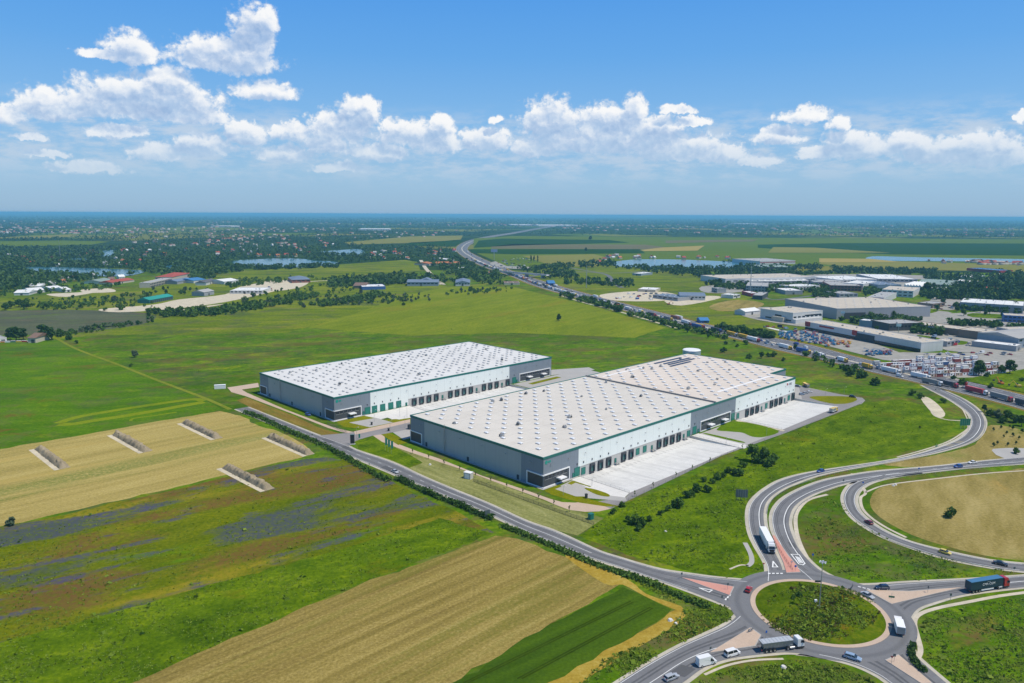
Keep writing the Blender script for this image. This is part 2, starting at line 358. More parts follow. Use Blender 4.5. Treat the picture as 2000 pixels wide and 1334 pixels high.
# ------------------------------------------------------------------ warehouse frames (needed for the holes of the sunken yards)
ANG = R(44.2); UX = Vector((math.cos(ANG), math.sin(ANG), 0)); VX = Vector((-math.sin(ANG), math.cos(ANG), 0))
Q1 = G(1060.5, 954); Q2 = G(653.6, 822.5)
def wl(Q, u, v, z=0.0):
    p = Q+UX*u+VX*v; return (p.x, p.y, z)
def wl2(Q, uv): return [wl(Q, u, v)[:2] for u, v in uv]
YARDS = [(Q1, 24.7, 122.9, -31.0), (Q1, 173.2, 253.4, -31.0), (Q2, 55.4, 148.2, -34.0)]
holes = [wl2(Q, [(a, d), (b, d), (b, 0), (a, 0)]) for Q, a, b, d in YARDS]
# ------------------------------------------------------------------ the ground
ex = [(x, y) for x in range(-900, 901, 100) for y in range(0, 1601, 100)]
ex = [p for p, k in zip(ex, ~np.any([inpoly(np.array(ex, float), h) for h in holes], axis=0)) if k]
edge = [(-1500, -340)]+[(x, -340) for x in range(-1000, 1001, 250)]+[(1500, -340), (1500, 1700), (-1500, 1700)]
gnd = sheet('ground', edge, 0.0, M_base, holes, ex)
far = sheet('plain', [(-46000, -350), (46000, -350), (46000, 56000), (-46000, 56000)], 0.0, M_plain, [edge])
# pale open grassland continues behind the shrub belt, then fields
M_pale = turf('pale_meadow', [(0, A_(78,110,40)), (.5, A_(122,146,60)), (1, A_(168,176,104))], R(10), (2, .5, 1), .006, .04, .3, [((.06, .085, .035), .02, .5, .62, .8, (1.4, .8, 1)), ((.17, .14, .07), .03, .54, .66, .7, (1.4, .8, 1)), (A_(188,178,130), .012, .56, .7, .6, (2, .5, 1)), (A_(84,120,44), .014, .55, .66, .6, (2, .5, 1))])
M_hay = turf('mown_hay', [(0, T_(150,136,82)), (.4, T_(184,166,104)), (.7, T_(206,186,124)), (1, T_(224,204,148))], gang((30, 925), (470, 838)), (14, .9, 1), .05, .18, .9, [(T_(126,140,70), .05, .5, .66, .8, (16, 1.2, 1)), (T_(204,178,108), .06, .56, .64, .7, (20, 1, 1))])
M_stub = turf('stubble', [(0, T_(120,108,58)), (.4, T_(156,138,80)), (.7, T_(184,164,102)), (1, T_(210,190,134))], gang((380, 1300), (960, 1060)), (30, .8, 1), .16, .34, 1.1, [(T_(122,124,52), .1, .52, .64, .65, (24, 1.2, 1)), (T_(112,92,52), .2, .55, .68, .6, (30, .7, 1))])
M_loop = turf('dry_loop', [(0, T_(124,116,64)), (.45, T_(166,150,94)), (1, T_(200,182,130))], R(60), (4, 1, 1), .03, .12, .8, [(T_(128,140,62), .03, .52, .68, .8, (2, 1, 1)), (T_(206,172,100), .035, .57, .68, .6, (2, 1, 1))])
M_wheat = turf('green_wheat', [(0, A_(54,84,40)), (.45, A_(72,106,48)), (1, A_(98,132,58))], gang((880, 1300), (1200, 1165)), (14, 1, 1), .02, .2, 1.0, w=(.3, .35, .35))
M_flower = turf('flower_meadow', [(0, A_(70,92,20)), (.35, A_(98,120,26)), (.65, A_(122,138,38)), (1, A_(156,160,64))], gang((0, 1240), (640, 1070)), (3.2, .9, 1), .022, .1, .7,
   [((.15, .072, .03), .018, .5, .62, .85, (2.0, .8, 1)), ((.27, .21, .018), .022, .56, .68, .75, (2.6, .7, 1)), (A_(92,160,28), .02, .57, .68, .8, (2, .9, 1)), ((.062, .072, .092), .034, .53, .6, .95, (3.4, .8, 1)), ((.07, .07, .12), .07, .56, .63, .9, (3, .8, 1))])
M_strip = turf('lush_strip', RICH, R(20), (1.6, .8, 1), .03, .12, .7, [(A_(140,130,52), .04, .6, .72, .6, (2, .8, 1)), (A_(52,96,26), .05, .58, .7, .6, (1, 1, 1))])
M_lush = turf('lush_grass', RICH, R(30), (1.4, .8, 1), .025, .1, .6, [(A_(142,130,56), .03, .6, .74, .6, (1.4, .8, 1)), (A_(48,88,28), .05, .58, .7, .7, (1, 1, 1))])
M_left = turf('left_pasture', [(0, A_(62,104,24)), (.4, A_(86,132,30)), (.7, A_(104,148,36)), (1, A_(138,168,56))], R(10), (2, .6, 1), .012, .06, .5, [((.105, .12, .035), .06, .5, .62, .65, (1.3, 1, 1)), ((.15, .075, .02), .022, .55, .67, .85, (1.4, .8, 1)), ((.045, .085, .03), .026, .53, .67, .7, (1.4, .8, 1)), (A_(140,170,50), .04, .56, .7, .6, (1.4, .8, 1))])
M_lawn = turf('site_lawn', [(0, A_(112,124,24)), (.5, A_(136,146,34)), (1, A_(164,166,60))], 0, (1, 1, 1), .08, .3, 1.2)
M_lawng = turf('green_lawn', [(0, A_(84,122,14)), (.5, A_(106,146,20)), (1, A_(130,164,40))], 0, (1, 1, 1), .08, .3, 1.2)
M_verge = turf('dry_verge', [(0, T_(118,124,72)), (.5, T_(158,160,104)), (1, T_(196,192,142))], ANG-R(90), (5, .8, 1), .05, .2, .8, [(T_(104,124,60), .05, .52, .66, .7, (5, .8, 1))])
M_brownv = turf('brown_verge', [(0, T_(120,104,48)), (.5, T_(150,128,64)), (1, T_(176,156,92))], ANG-R(90), (4, .8, 1), .06, .25, .8, [(T_(104,124,44), .06, .5, .64, .7, (3, .8, 1))])
M_straw = turf('straw_edge', [(0, T_(160,134,50)), (.5, T_(190,162,72)), (1, T_(212,190,110))], 0, (1, 1, 1), .06, .25, .9)
FIELDS = []
def field(name, pts, z, m, smooth=0): 
    FIELDS.append((name, pts)); P = np.array(gp(pts, smooth, True)); out = []; rj = np.random.default_rng(len(FIELDS))
    for a, b in zip(P, np.roll(P, -1, 0)):                               # ragged field edges
        k = max(1, int(np.hypot(*(b-a))/5)); q = np.array([-(b-a)[1], (b-a)[0]])/max(1e-6, np.hypot(*(b-a)))
        for i in range(k): out.append(tuple(a+(b-a)*i/k+(q*rj.normal(0, .55) if i else 0)))
    return sheet(name, out, z, m)
Zf = .012
field('left_pasture', [(-60, 673), (112, 664), (150, 680), (300, 737), (398, 777), (432, 800), (380, 812), (200, 842), (-60, 888)], Zf, M_left)
field('hay_field', [(-80, 890), (150, 852), (300, 824), (430, 803), (470, 812), (498, 828), (545, 843), (590, 866), (612, 884), (588, 894), (500, 914), (300, 962), (100, 1006), (-80, 1046)], Zf+.01, M_hay)
field('flower_meadow', [(-120, 1054), (100, 1010), (300, 966), (500, 918), (592, 897), (640, 893), (700, 908), (800, 958), (900, 1003), (965, 1040), (800, 1096), (500, 1200), (300, 1262), (100, 1318), (-120, 1372)], Zf, M_flower)
field('green_strip', [(-140, 1300), (60, 1240), (350, 1160), (640, 1080), (860, 1012), (962, 1042), (700, 1142), (420, 1262), (180, 1370), (-140, 1430)], Zf+.012, M_strip)
field('stubble_field', [(212, 1352), (420, 1262), (700, 1143), (968, 1046), (1010, 1052), (1110, 1090), (1222, 1134), (1150, 1180), (1000, 1262), (845, 1360)], Zf+.024, M_stub)
field('wheat_field', [(845, 1360), (1000, 1263), (1150, 1182), (1216, 1147), (1260, 1164), (1312, 1190), (1282, 1216), (1180, 1270), (1040, 1354)], Zf+.02, M_wheat)
field('straw_headland', [(1040, 1354), (1180, 1271), (1283, 1217), (1308, 1196), (1334, 1190), (1330, 1214), (1240, 1268), (1090, 1360)], Zf+.016, M_straw, 3)
sheet('straw_headland', gp([(1105, 1088), (1130, 1092), (1226, 1132), (1262, 1160), (1330, 1184), (1322, 1192), (1262, 1166), (1216, 1142), (1180, 1140)], 3, True), Zf+.034, M_straw)
field('dry_loop', [(1700, 975), (1720, 952), (1790, 938), (1900, 926), (2060, 915), (2090, 1000), (2080, 1096), (1990, 1094), (1900, 1080), (1800, 1052), (1740, 1024), (1706, 998)], Zf, M_loop, 4)
field('dry_bank', [(1722, 905), (1830, 888), (1905, 868), (1935, 830), (2010, 845), (2060, 880), (1960, 896), (1800, 912)], Zf, M_loop, 3)
field('roadside_meadow', [(1130, 1046), (1210, 990), (1330, 938), (1480, 872), (1640, 806), (1690, 785), (1760, 780), (1840, 800), (1868, 830), (1820, 872), (1660, 905), (1520, 935), (1460, 975), (1452, 1010), (1470, 1066), (1494, 1110), (1420, 1130), (1250, 1092)], Zf, M_lush)
field('far_pasture', [(600, 640), (700, 610), (800, 575), (880, 560), (1000, 560), (1150, 596), (1300, 640), (1240, 660), (1000, 650), (800, 655)], Zf+.05, turf('far_pasture', [(0, A_(104,130,48)), (.5, A_(132,154,66)), (1, A_(160,172,96))], R(60), (2, .6, 1), .012, .05, .3, [(A_(150,138,92), .012, .54, .7, .6, (2, .6, 1))]))
PLAIN = [('pale_meadow', [(-60, 640), (-60, 585), (120, 575), (260, 560), (420, 545), (660, 545), (900, 560), (990, 545), (860, 580), (700, 612), (560, 650), (200, 655), (110, 662)], M_pale),
 ('pale_meadow', [(1000, 548), (1060, 525), (1180, 512), (1420, 545), (1450, 560), (1470, 610), (1560, 660), (1640, 690), (1560, 668), (1400, 640), (1210, 590), (1100, 562)], M_pale)]
M_heath = turf('heath', [(0, (.05, .062, .04)), (.5, (.088, .098, .06)), (1, (.13, .145, .075))], R(10), (2, .6, 1), .012, .05, .3, [((.15, .10, .07), .03, .56, .68, .7, (2, .6, 1)), ((.10, .15, .03), .025, .52, .66, .8, (1.6, .6, 1))])
sheet('heath', gp([(-60, 648), (-60, 612), (60, 606), (180, 606), (290, 612), (300, 626), (240, 640), (120, 652), (90, 650), (60, 654)], 2, True), .07, M_heath)
M_c1 = turf('crop_green', [(0, A_(92,122,58)), (1, A_(118,144,72))], 0, (6, 1, 1), .004, .02, .1)
M_c2 = turf('crop_cloud_shade', [(0, A_(38,76,52)), (1, A_(54,94,62))], 0, (6, 1, 1), .004, .02, .1)  # darker crop green; cloud shadow over these fields is put into the colour
M_c3 = turf('crop_fallow', [(0, T_(114,112,88)), (1, T_(138,130,102))], 0, (6, 1, 1), .004, .02, .1)
M_c4 = turf('crop_straw', [(0, T_(172,156,92)), (1, T_(196,178,112))], 0, (6, 1, 1), .004, .02, .1)
M_c5 = turf('crop_olive', [(0, T_(136,136,70)), (1, T_(156,154,86))], 0, (6, 1, 1), .004, .02, .1)
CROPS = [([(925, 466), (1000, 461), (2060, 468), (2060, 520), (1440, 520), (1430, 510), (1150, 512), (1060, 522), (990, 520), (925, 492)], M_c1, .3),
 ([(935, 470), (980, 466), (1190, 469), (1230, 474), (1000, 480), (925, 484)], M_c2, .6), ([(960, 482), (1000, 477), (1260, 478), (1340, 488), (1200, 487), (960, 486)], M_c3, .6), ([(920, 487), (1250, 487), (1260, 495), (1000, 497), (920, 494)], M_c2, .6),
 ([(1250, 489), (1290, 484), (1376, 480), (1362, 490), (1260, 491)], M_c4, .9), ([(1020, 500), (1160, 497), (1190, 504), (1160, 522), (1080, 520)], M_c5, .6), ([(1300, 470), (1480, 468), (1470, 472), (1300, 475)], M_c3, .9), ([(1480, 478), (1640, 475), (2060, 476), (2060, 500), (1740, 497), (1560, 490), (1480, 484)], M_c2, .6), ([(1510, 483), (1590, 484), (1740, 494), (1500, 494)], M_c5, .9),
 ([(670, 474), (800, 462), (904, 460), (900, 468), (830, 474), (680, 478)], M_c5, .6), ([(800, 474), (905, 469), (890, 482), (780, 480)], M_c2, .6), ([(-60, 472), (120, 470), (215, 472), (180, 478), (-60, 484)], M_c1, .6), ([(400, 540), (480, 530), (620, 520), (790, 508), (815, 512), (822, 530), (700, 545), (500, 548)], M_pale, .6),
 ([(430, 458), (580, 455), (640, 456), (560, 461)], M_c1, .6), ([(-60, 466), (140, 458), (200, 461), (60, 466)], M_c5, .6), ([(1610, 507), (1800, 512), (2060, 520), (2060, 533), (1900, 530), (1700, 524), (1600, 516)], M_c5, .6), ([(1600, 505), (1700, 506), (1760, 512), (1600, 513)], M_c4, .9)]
for nm, pts, mm in PLAIN: sheet('pale_meadow', gp(pts), .05, mm)
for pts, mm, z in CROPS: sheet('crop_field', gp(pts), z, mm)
# ------------------------------------------------------------------ lakes
m, n, b = newmat('lake_water'); p = n.pos()
n.put(b.inputs['Base Color'], n.mix(n.noise(n.mapping(p, 0, (4, 1, 1)), .01, 4), (.03, .12, .17), (.05, .17, .22))); n.put(b.inputs['Roughness'], .16); n.put(b.inputs['IOR'], 1.33)
bmp = n.new('ShaderNodeBump'); n.put(bmp.inputs['Height'], n.noise(p, .5, 3)); bmp.inputs['Strength'].default_value = .25; bmp.inputs['Distance'].default_value = .3; n.put(b.inputs['Normal'], bmp.outputs[0])
LAKES = [[(30, 530), (60, 522), (140, 523), (250, 527), (285, 530), (240, 540), (130, 538), (60, 534)], [(195, 492), (222, 489), (226, 500), (205, 505)], [(448, 515), (462, 509), (500, 507), (540, 505), (590, 506), (612, 509), (650, 511), (663, 516), (650, 520), (612, 519), (590, 523), (556, 521), (520, 524), (480, 520), (455, 521)],
 [(620, 492), (660, 489), (700, 487), (712, 492), (706, 499), (690, 497), (668, 499), (640, 496)], [(1200, 512), (1250, 507), (1350, 508), (1450, 514), (1445, 524), (1330, 523), (1210, 521)], [(1705, 501), (1800, 503), (2060, 508), (2060, 514), (1900, 511), (1710, 509)], [(320, 522), (345, 517), (352, 522), (335, 527)], [(120, 508), (165, 505), (175, 512), (130, 513)]]
for L in LAKES: sheet('lake', gp(L, 4, True), .7, m)

M_yardfar = hard('worn_yard', (.30, .285, .25), .3, .25, (.42, .40, .36), R(20))
# ------------------------------------------------------------------ roads
def road(name, ea, eb, z, m, n=70, shoulder=0.0, sm=6, mshoulder=None):
    A, B = strip_pts(ea, eb, n, sm)
    if shoulder: strip('road_shoulder', A, B, .055, mshoulder or M_shoulder, shoulder)
    strip(name, A, B, z, m); return A, B
def line(A, B, t, z, w=.14, dash=None, name='road_marking', t2=None):
    """painted line at fraction t of the carriageway; dash = (on, off) metres"""
    C = resamp(lerp(A, B, t), 400); L = np.r_[0, np.cumsum(np.hypot(*np.diff(C, axis=0).T))]
    P1, P2 = ribbon_w(C, w); mb = MB()
    if not dash:
        for i in range(0, 399, 3):
            j = min(i+3, 399); mb.add([(*P1[i], z), (*P2[i], z), (*P2[j], z), (*P1[j], z)], [(0, 1, 2, 3)])
    else:
        s = 0
        while s < L[-1]-dash[0]:
            i, j = np.searchsorted(L, s), min(399, np.searchsorted(L, s+dash[0])); j = max(j, i+1)
            mb.add([(*P1[i], z), (*P2[i], z), (*P2[j], z), (*P1[j], z)], [(0, 1, 2, 3)]); s += sum(dash)
    return structure(mb.build(name, M_paint))
def area_(P): return sum(P[i][0]*P[(i+1) % len(P)][1]-P[(i+1) % len(P)][0]*P[i][1] for i in range(len(P)))/2
RC = Vector((98.96, 222.27, 0))
def circ(r, n=96, c=RC, a0=0.0, a1=2*math.pi): return [(c.x+r*math.cos(a0+(a1-a0)*i/n), c.y+r*math.sin(a0+(a1-a0)*i/n)) for i in range(n)]
# service road from the far end of the left hall to the roundabout
svA = [(483, 795), (560, 826), (616, 848), (655, 862), (681, 872), (700, 881), (765, 903), (826, 931), (885, 956), (954, 984), (1028, 1018), (1087, 1039), (1168, 1076), (1211, 1090), (1250, 1102), (1296, 1114), (1350, 1122), (1394, 1128), (1460, 1134)]
svB = [(460, 799), (540, 832), (580, 848), (620, 865), (650, 876), (680, 889), (754, 920), (826, 950), (880, 973), (926, 991), (1006, 1028), (1060, 1052), (1120, 1077), (1160, 1092), (1220, 1111), (1270, 1128), (1333, 1150), (1406, 1178), (1445, 1196)]
SA, SB = road('service_road', svA, svB, .08, M_asph, 110, 1.2)
# slip road from the motorway, second arm with its branch
r1A = [(1800, 752), (1817, 761), (1850, 778), (1874, 793), (1892, 808), (1898, 823), (1892, 841), (1871, 859), (1826, 877), (1772, 892), (1715, 902.5), (1655, 911.5), (1580, 923.5), (1529, 937), (1496, 955), (1472, 976), (1463, 994), (1462, 1018), (1467, 1044), (1478, 1068), (1491, 1090), (1500, 1110), (1499, 1135)]
r1B = [(1826, 755), (1862, 770.5), (1886, 782.5), (1910, 800.5), (1922, 820), (1920.5, 838), (1907, 856), (1880, 869.5), (1832, 883), (1760, 898), (1700, 908.5), (1640, 919), (1592, 930), (1544, 947.5), (1514, 964), (1497.5, 980.5), (1491.5, 1000), (1493, 1026), (1501, 1052), (1512, 1076), (1526, 1105), (1529, 1121), (1530, 1145)]
R1A, R1B = road('slip_road', r1A, r1B, .084, M_asph, 120, 1.5)
r2A = [(2070, 887), (2000, 893), (1910, 901.5), (1820, 911.5), (1715, 920.5), (1655, 929.5), (1610, 938.5), (1568, 953.5), (1532, 973), (1514, 992.5), (1508, 1012), (1511, 1036), (1520, 1056), (1533, 1079), (1552, 1105), (1571, 1121), (1600, 1148)]
r2B = [(2070, 901), (2000, 906), (1940, 910), (1850, 918), (1781, 926), (1715, 934), (1658, 943), (1622, 953), (1580, 969), (1553, 988), (1542.5, 1009), (1542, 1030), (1555, 1063), (1571, 1086), (1597, 1111), (1626, 1127), (1660, 1150)]
R2A, R2B = road('slip_road', r2A, r2B, .088, M_asph, 120, 1.5)
r3A = [(1790, 919), (1730, 927), (1690, 936), (1668, 944), (1655, 955), (1648, 971), (1652, 991), (1667, 1012), (1694, 1031.5), (1730, 1051), (1792, 1074), (1840, 1089), (1904, 1103), (1968, 1113), (2060, 1122)]
r3B = [(1800, 923.5), (1760, 929), (1720, 937), (1694, 946), (1676, 959.5), (1670, 974.5), (1672, 988), (1680, 1002), (1702, 1021), (1731, 1039), (1776, 1058), (1840, 1075), (1904, 1089), (1952, 1097), (2060, 1107)]
R3A, R3B = road('branch_road', r3A, r3B, .092, M_asph, 90, 1.4)
eA = [(1600, 1124), (1648, 1138), (1690, 1143), (1776, 1138), (1872, 1133), (1968, 1127), (2070, 1119)]
eB = [(1740, 1250), (1772, 1216), (1792, 1190), (1824, 1177), (1872, 1164), (1936, 1154), (2070, 1140)]
EA, EB = road('east_road', eA, eB, .096, M_asph, 60, 1.3)
sA = [(1560, 1278), (1608, 1284), (1669, 1299), (1714, 1319), (1742, 1338), (1790, 1370)]
sB = [(1764, 1210), (1777, 1228), (1779, 1256), (1786, 1278), (1808, 1300), (1850, 1336), (1890, 1370)]
SEA, SEB = road('south_road', sA, sB, .10, M_asph, 60, 1.3)
wA = [(1450, 1188), (1437, 1206), (1415, 1223), (1379, 1240), (1333, 1261), (1272, 1294), (1208, 1334), (1150, 1372)]
wB = [(1608, 1284), (1547, 1275), (1501, 1277), (1425, 1287), (1376, 1304), (1335, 1333), (1270, 1376), (1250, 1392)]
WA, WB = road('west_road', wA, wB, .104, M_asph, 60, 1.3)
sheet('roundabout', circ(28.0), .11, M_asph)
# wear rings on the roundabout
m, n, b = newmat('worn_asphalt'); p = n.pos(); dv = n.vmath('DISTANCE', p, (RC.x, RC.y, .114))
f = n.noise(p, .9, 5, .7); c = n.mix(f, (.13, .13, .137), (.19, .19, .195)); c = n.mix(n.math('MULTIPLY', n.mapr(n.math('ABSOLUTE', n.math('SUBTRACT', dv, 25.2)), 1.4, .2), .45), c, (.085, .085, .09))
n.put(b.inputs['Base Color'], c); n.put(b.inputs['Roughness'], .8)
sheet('roundabout', circ(27.2), .114, m, [circ(21.0)])
M_wear = hard('worn_lane', (.105, .105, .11), .25, .9)
for (A, B), z in (((SA, SB), .0835), ((R1A, R1B), .0875), ((R2A, R2B), .0915), ((R3A, R3B), .0955), ((EA, EB), .0995), ((SEA, SEB), .1035), ((WA, WB), .1075)):
    for t in (.2, .3, .66, .76): strip('lane_wear', lerp(A, B, t), lerp(A, B, t+.05), z, M_wear)
M_patch = hard('asphalt_patch', (.10, .10, .104), .15, 1.2); rp_ = random.Random(8)
for (A, B) in ((SA, SB), (SA, SB), (SA, SB), (R1A, R1B), (R2A, R2B), (WA, WB), (EA, EB)):
    i = rp_.randrange(20, len(A)-12); k = rp_.randrange(2, 6); t = rp_.choice([.08, .55]); P_ = [lerp(A, B, t)[i], lerp(A, B, t+.36)[i], lerp(A, B, t+.36)[i+k], lerp(A, B, t)[i+k]]; sheet('asphalt_patch', [tuple(q) for q in (P_ if area_(P_) > 0 else P_[::-1])], .1165, M_patch)
# raised islands
def island(label, pts, m=None, rim=.35, sm=0):
    P = gp(pts, sm, True); c = np.mean(P, 0); o = MB().prism(P if area(P) > 0 else P[::-1], .05, .24).build('traffic_island', M_pave)
    I = [tuple(c+(np.array(p)-c)*(1-rim/max(np.hypot(*(np.array(p)-c)), .8))) for p in P]
    sheet('island_paving', I, .252, m or M_red).parent = o
    return structure(o)
def area(P): return sum(P[i][0]*P[(i+1) % len(P)][1]-P[(i+1) % len(P)][0]*P[i][1] for i in range(len(P)))/2
island('a', [(1330, 1128.5), (1434, 1147), (1426, 1164), (1378, 1147)], M_red)
island('b', [(1508, 1046), (1512, 1046), (1540, 1085), (1556, 1105), (1564, 1119), (1536, 1120), (1530, 1100), (1520, 1078)], M_red)
island('c', [(1690, 1153), (1776, 1155), (1880, 1148), (1820, 1162), (1741, 1181)], M_pink)
island('d', [(1728, 1290), (1754, 1279), (1822, 1336), (1802, 1338)], M_pink)
island('e', [(1466, 1226), (1487, 1241), (1476, 1263), (1385, 1276)], M_pink)
# centre of the roundabout: kerb apron and a low grassed mound
ap = MB().prism(circ(21.0), .05, .22).build('roundabout_apron', M_pink); structure(ap)
mv = [(RC.x, RC.y, 1.5)]; 
for k, (rr, zz) in enumerate([(6, 1.45), (11, 1.2), (15, .85), (18, .5), (19.4, .23)]): mv += [(x, y, zz) for x, y in circ(rr)]
mf = [(0, 1+i, 1+(i+1) % 96) for i in range(96)]+[(1+k*96+i, 1+(k+1)*96+i, 1+(k+1)*96+(i+1) % 96, 1+k*96+(i+1) % 96) for k in range(4) for i in range(96)]
me = bpy.data.meshes.new('roundabout_mound'); me.from_pydata(mv, [], mf); me.materials.append(turf('mound', [(0, A_(66,92,26)), (.5, A_(96,126,34)), (1, A_(140,146,66))], 0, (1, 1, 1), .05, .2, .9, [(A_(136,104,62), .06, .55, .7, .8, (1, 1, 1))])); me.update(); structure(link('roundabout_mound', me))
# markings
for A, B, t in ((R1A, R1B, .70), (R2A, R2B, .70)): line(A[4:108], B[4:108], t, .125, .3)
line(R1A[8:], R1B[8:], .04, .125, .18); line(R2A, R2B, .04, .125, .18)
line(R3A[6:84], R3B[6:84], .1, .125, .18); line(R3A[6:84], R3B[6:84], .93, .125, .18)
line(SA[16:92], SB[16:92], .5, .125, .16, (3, 6)); line(SA[62:92], SB[62:92], .5, .128, .2); line(SA[20:], SB[20:], .05, .125, .14); line(SA[20:104], SB[20:104], .95, .125, .14)
line(EA[14:], EB[14:], .06, .125, .15); line(EA[44:], EB[44:], .5, .125, .25); line(WA[20:], WB[20:], .5, .125, .18)
line(WA[4:], WB[4:], .04, .125, .15); line(SEA[8:], SEB[8:], .04, .125, .15); line(R2A[:40], R2B[:40], .5, .125, .15, (3, 4))
def paint(pts, z=.13, name='road_marking'):
    P = gp(pts); mb = MB(); mb.add([(*p, z) for p in (P if area(P) > 0 else P[::-1])], [tuple(range(len(P)))]); return structure(mb.build(name, M_paint))
def outline(pts, w, z=.13):
    P = [np.array(p) for p in gp(pts)]; mb = MB(); k = len(P)
    for i in range(k):
        a, b = P[i], P[(i+1) % k]; d = (b-a)/np.hypot(*(b-a)); q = np.array([-d[1], d[0]])*w/2
        c4 = [a+q-d*w/2, a-q-d*w/2, b-q+d*w/2, b+q+d*w/2]; mb.add([(*c, z+.003*i) for c in c4], [(0, 1, 2, 3)])
    return structure(mb.build('road_marking', M_paint))
outline([(1510, 1097), (1519, 1108), (1509, 1108)], .45); outline([(1366, 1149), (1391, 1153), (1385, 1157)], .4)
outline([(1545, 1083), (1561, 1084), (1572, 1101), (1568, 1104), (1560, 1102)], .4)
for a in range(3): paint([(1553+3*a, 1087+a), (1555+3*a, 1087+a), (1563+3*a, 1100), (1561+3*a, 1100)], .135)
for x in (1500, 1508, 1516, 1524): paint([(x, 1119.6), (x+5, 1119.6), (x+5, 1121.4), (x, 1121.4)])
for k in range(3): paint([(1415+4*k, 1172-4*k), (1418+4*k, 1173-4*k), (1420+4*k, 1170-4*k), (1417+4*k, 1169-4*k)])
for k in range(4): paint([(1676+9*k, 1145.5+2.2*k), (1682+9*k, 1147+2.2*k), (1681+9*k, 1148+2.2*k), (1675+9*k, 1146.5+2.2*k)])
M_old = hard('worn_yellow_paint', (.42, .36, .2), .2, 2)
for k in range(9):
    t = 46+k*(1.6 if k < 4 else 2.4)+(0 if k < 4 else 6); i = int(t); a, bb = R1A[i], R1B[i]; d = (R1A[i+1]-a); d /= np.hypot(*d); a2 = lerp(a, bb, .04); b2 = lerp(a, bb, .68)
    structure(MB().add([(*a2, .122), (*b2, .122), (*(b2+d*.8), .122), (*(a2+d*.8), .122)], [(0, 1, 2, 3) if (b2-a2)[0]*d[1]-(b2-a2)[1]*d[0] > 0 else (3, 2, 1, 0)]).build('road_marking', M_old))
# drainage channels and pale footways beside the slip roads
for pts, w, mm in (([(1595, 1128), (1585, 1105), (1566, 1070), (1556, 1040), (1554, 1010), (1562, 992), (1580, 976), (1616, 966)], 1.6, M_gravel), ([(1664, 925), (1690, 960), (1681, 972), (1684, 992), (1700, 1010), (1730, 1030), (1770, 1050)], 1.3, M_gravel),
   ([(1690, 962), (1720, 950), (1760, 943), (1830, 935), (1920, 925), (2040, 917)], 1.0, M_gravel), ([(1790, 1290), (1798, 1270), (1791, 1240), (1786, 1215), (1796, 1200), (1830, 1188), (1890, 1176), (1960, 1163), (2050, 1152)], 1.5, M_gravel),
   ([(1376, 1318), (1420, 1300), (1470, 1290), (1530, 1287)], .9, M_gravel), ([(1455, 1060), (1466, 1082), (1468, 1098), (1460, 1106)], 1.8, M_pave), ([(1425, 1112), (1446, 1104), (1462, 1105)], .8, M_gravel),
   ([(1890, 820), (1880, 800), (1866, 790)], .7, M_gravel), ([(1878, 826), (1892, 834), (1876, 848), (1848, 864), (1800, 880), (1752, 893)], 1.0, M_gravel), ([(1818, 800), (1826, 812), (1850, 820), (1886, 822)], 1.4, M_gravel)):
    C = resamp(gp(pts, 6), 60); strip('footway', *ribbon_w(C, w), .07, mm)
sheet('gravel_strip', gp([(1798, 778), (1812, 776), (1832, 790), (1846, 808), (1838, 816), (1822, 808)], 3, True), .06, M_sand)
sheet('paved_loop', gp([(1937, 880), (1950, 876), (1990, 875), (2040, 880), (2040, 893), (1966, 897)], 2, True), .06, M_pave)
# motorway
mwL = [(2120, 833), (2000, 800), (1940, 783), (1868, 766), (1820, 753), (1760, 739.5), (1700, 726), (1610, 703.5), (1520, 684), (1460, 667.5), (1390, 649), (1300, 626.5), (1210, 604), (1120, 580), (1042, 557.5), (991, 536.5), (952, 524), (922, 511), (903, 500), (893, 491), (892, 483), (904, 474), (925, 467), (960, 460), (1000, 454), (1054, 444.5), (1085, 440)]
mwR = [(2120, 800), (2000, 772.5), (1940, 757), (1850, 735), (1800, 726), (1740, 713), (1670, 697), (1580, 673), (1490, 656), (1440, 645), (1390, 636), (1300, 613), (1210, 590.5), (1120, 566.5), (1040, 543), (1000, 529), (972, 518), (949, 508), (928, 498), (915, 490), (914, 483), (923, 475.5), (940, 469), (968, 462.5), (1008, 456), (1062, 446), (1094, 441)]
ML, MR = strip_pts(mwL, mwR, 260, 8)
strip('motorway_verge', ML, MR, .055, M_brownv, 5.0); strip('motorway', ML, MR, .08, M_asph2)
Cm = lerp(ML, MR, .5); strip('central_reserve', *ribbon_w(Cm, 2.6), .10, M_gravel)
for t in (.03, .45, .55, .97): line(ML[:150], MR[:150], t, .12, .35)
for t in (.17, .31, .69, .83): line(ML[:120], MR[:120], t, .12, .3, (6, 12))
M_track = turf('grass_track', [(0, A_(112,138,74)), (1, A_(160,172,110))])
M_mown = turf('mown_track', [(0, A_(116,146,46)), (1, A_(156,176,70))])
for pts, w in (([(112, 827), (150, 815), (210, 804), (300, 790), (375, 780), (398, 783)], 6), ([(399, 785), (360, 792), (270, 808), (180, 822), (144, 828), (114, 829)], 7), ([(255, 822), (262, 817), (300, 812), (345, 805)], 2)):
    C = resamp(gp(pts, 6), 60); strip('mown_track', *ribbon_w(C, w), .03, M_mown)
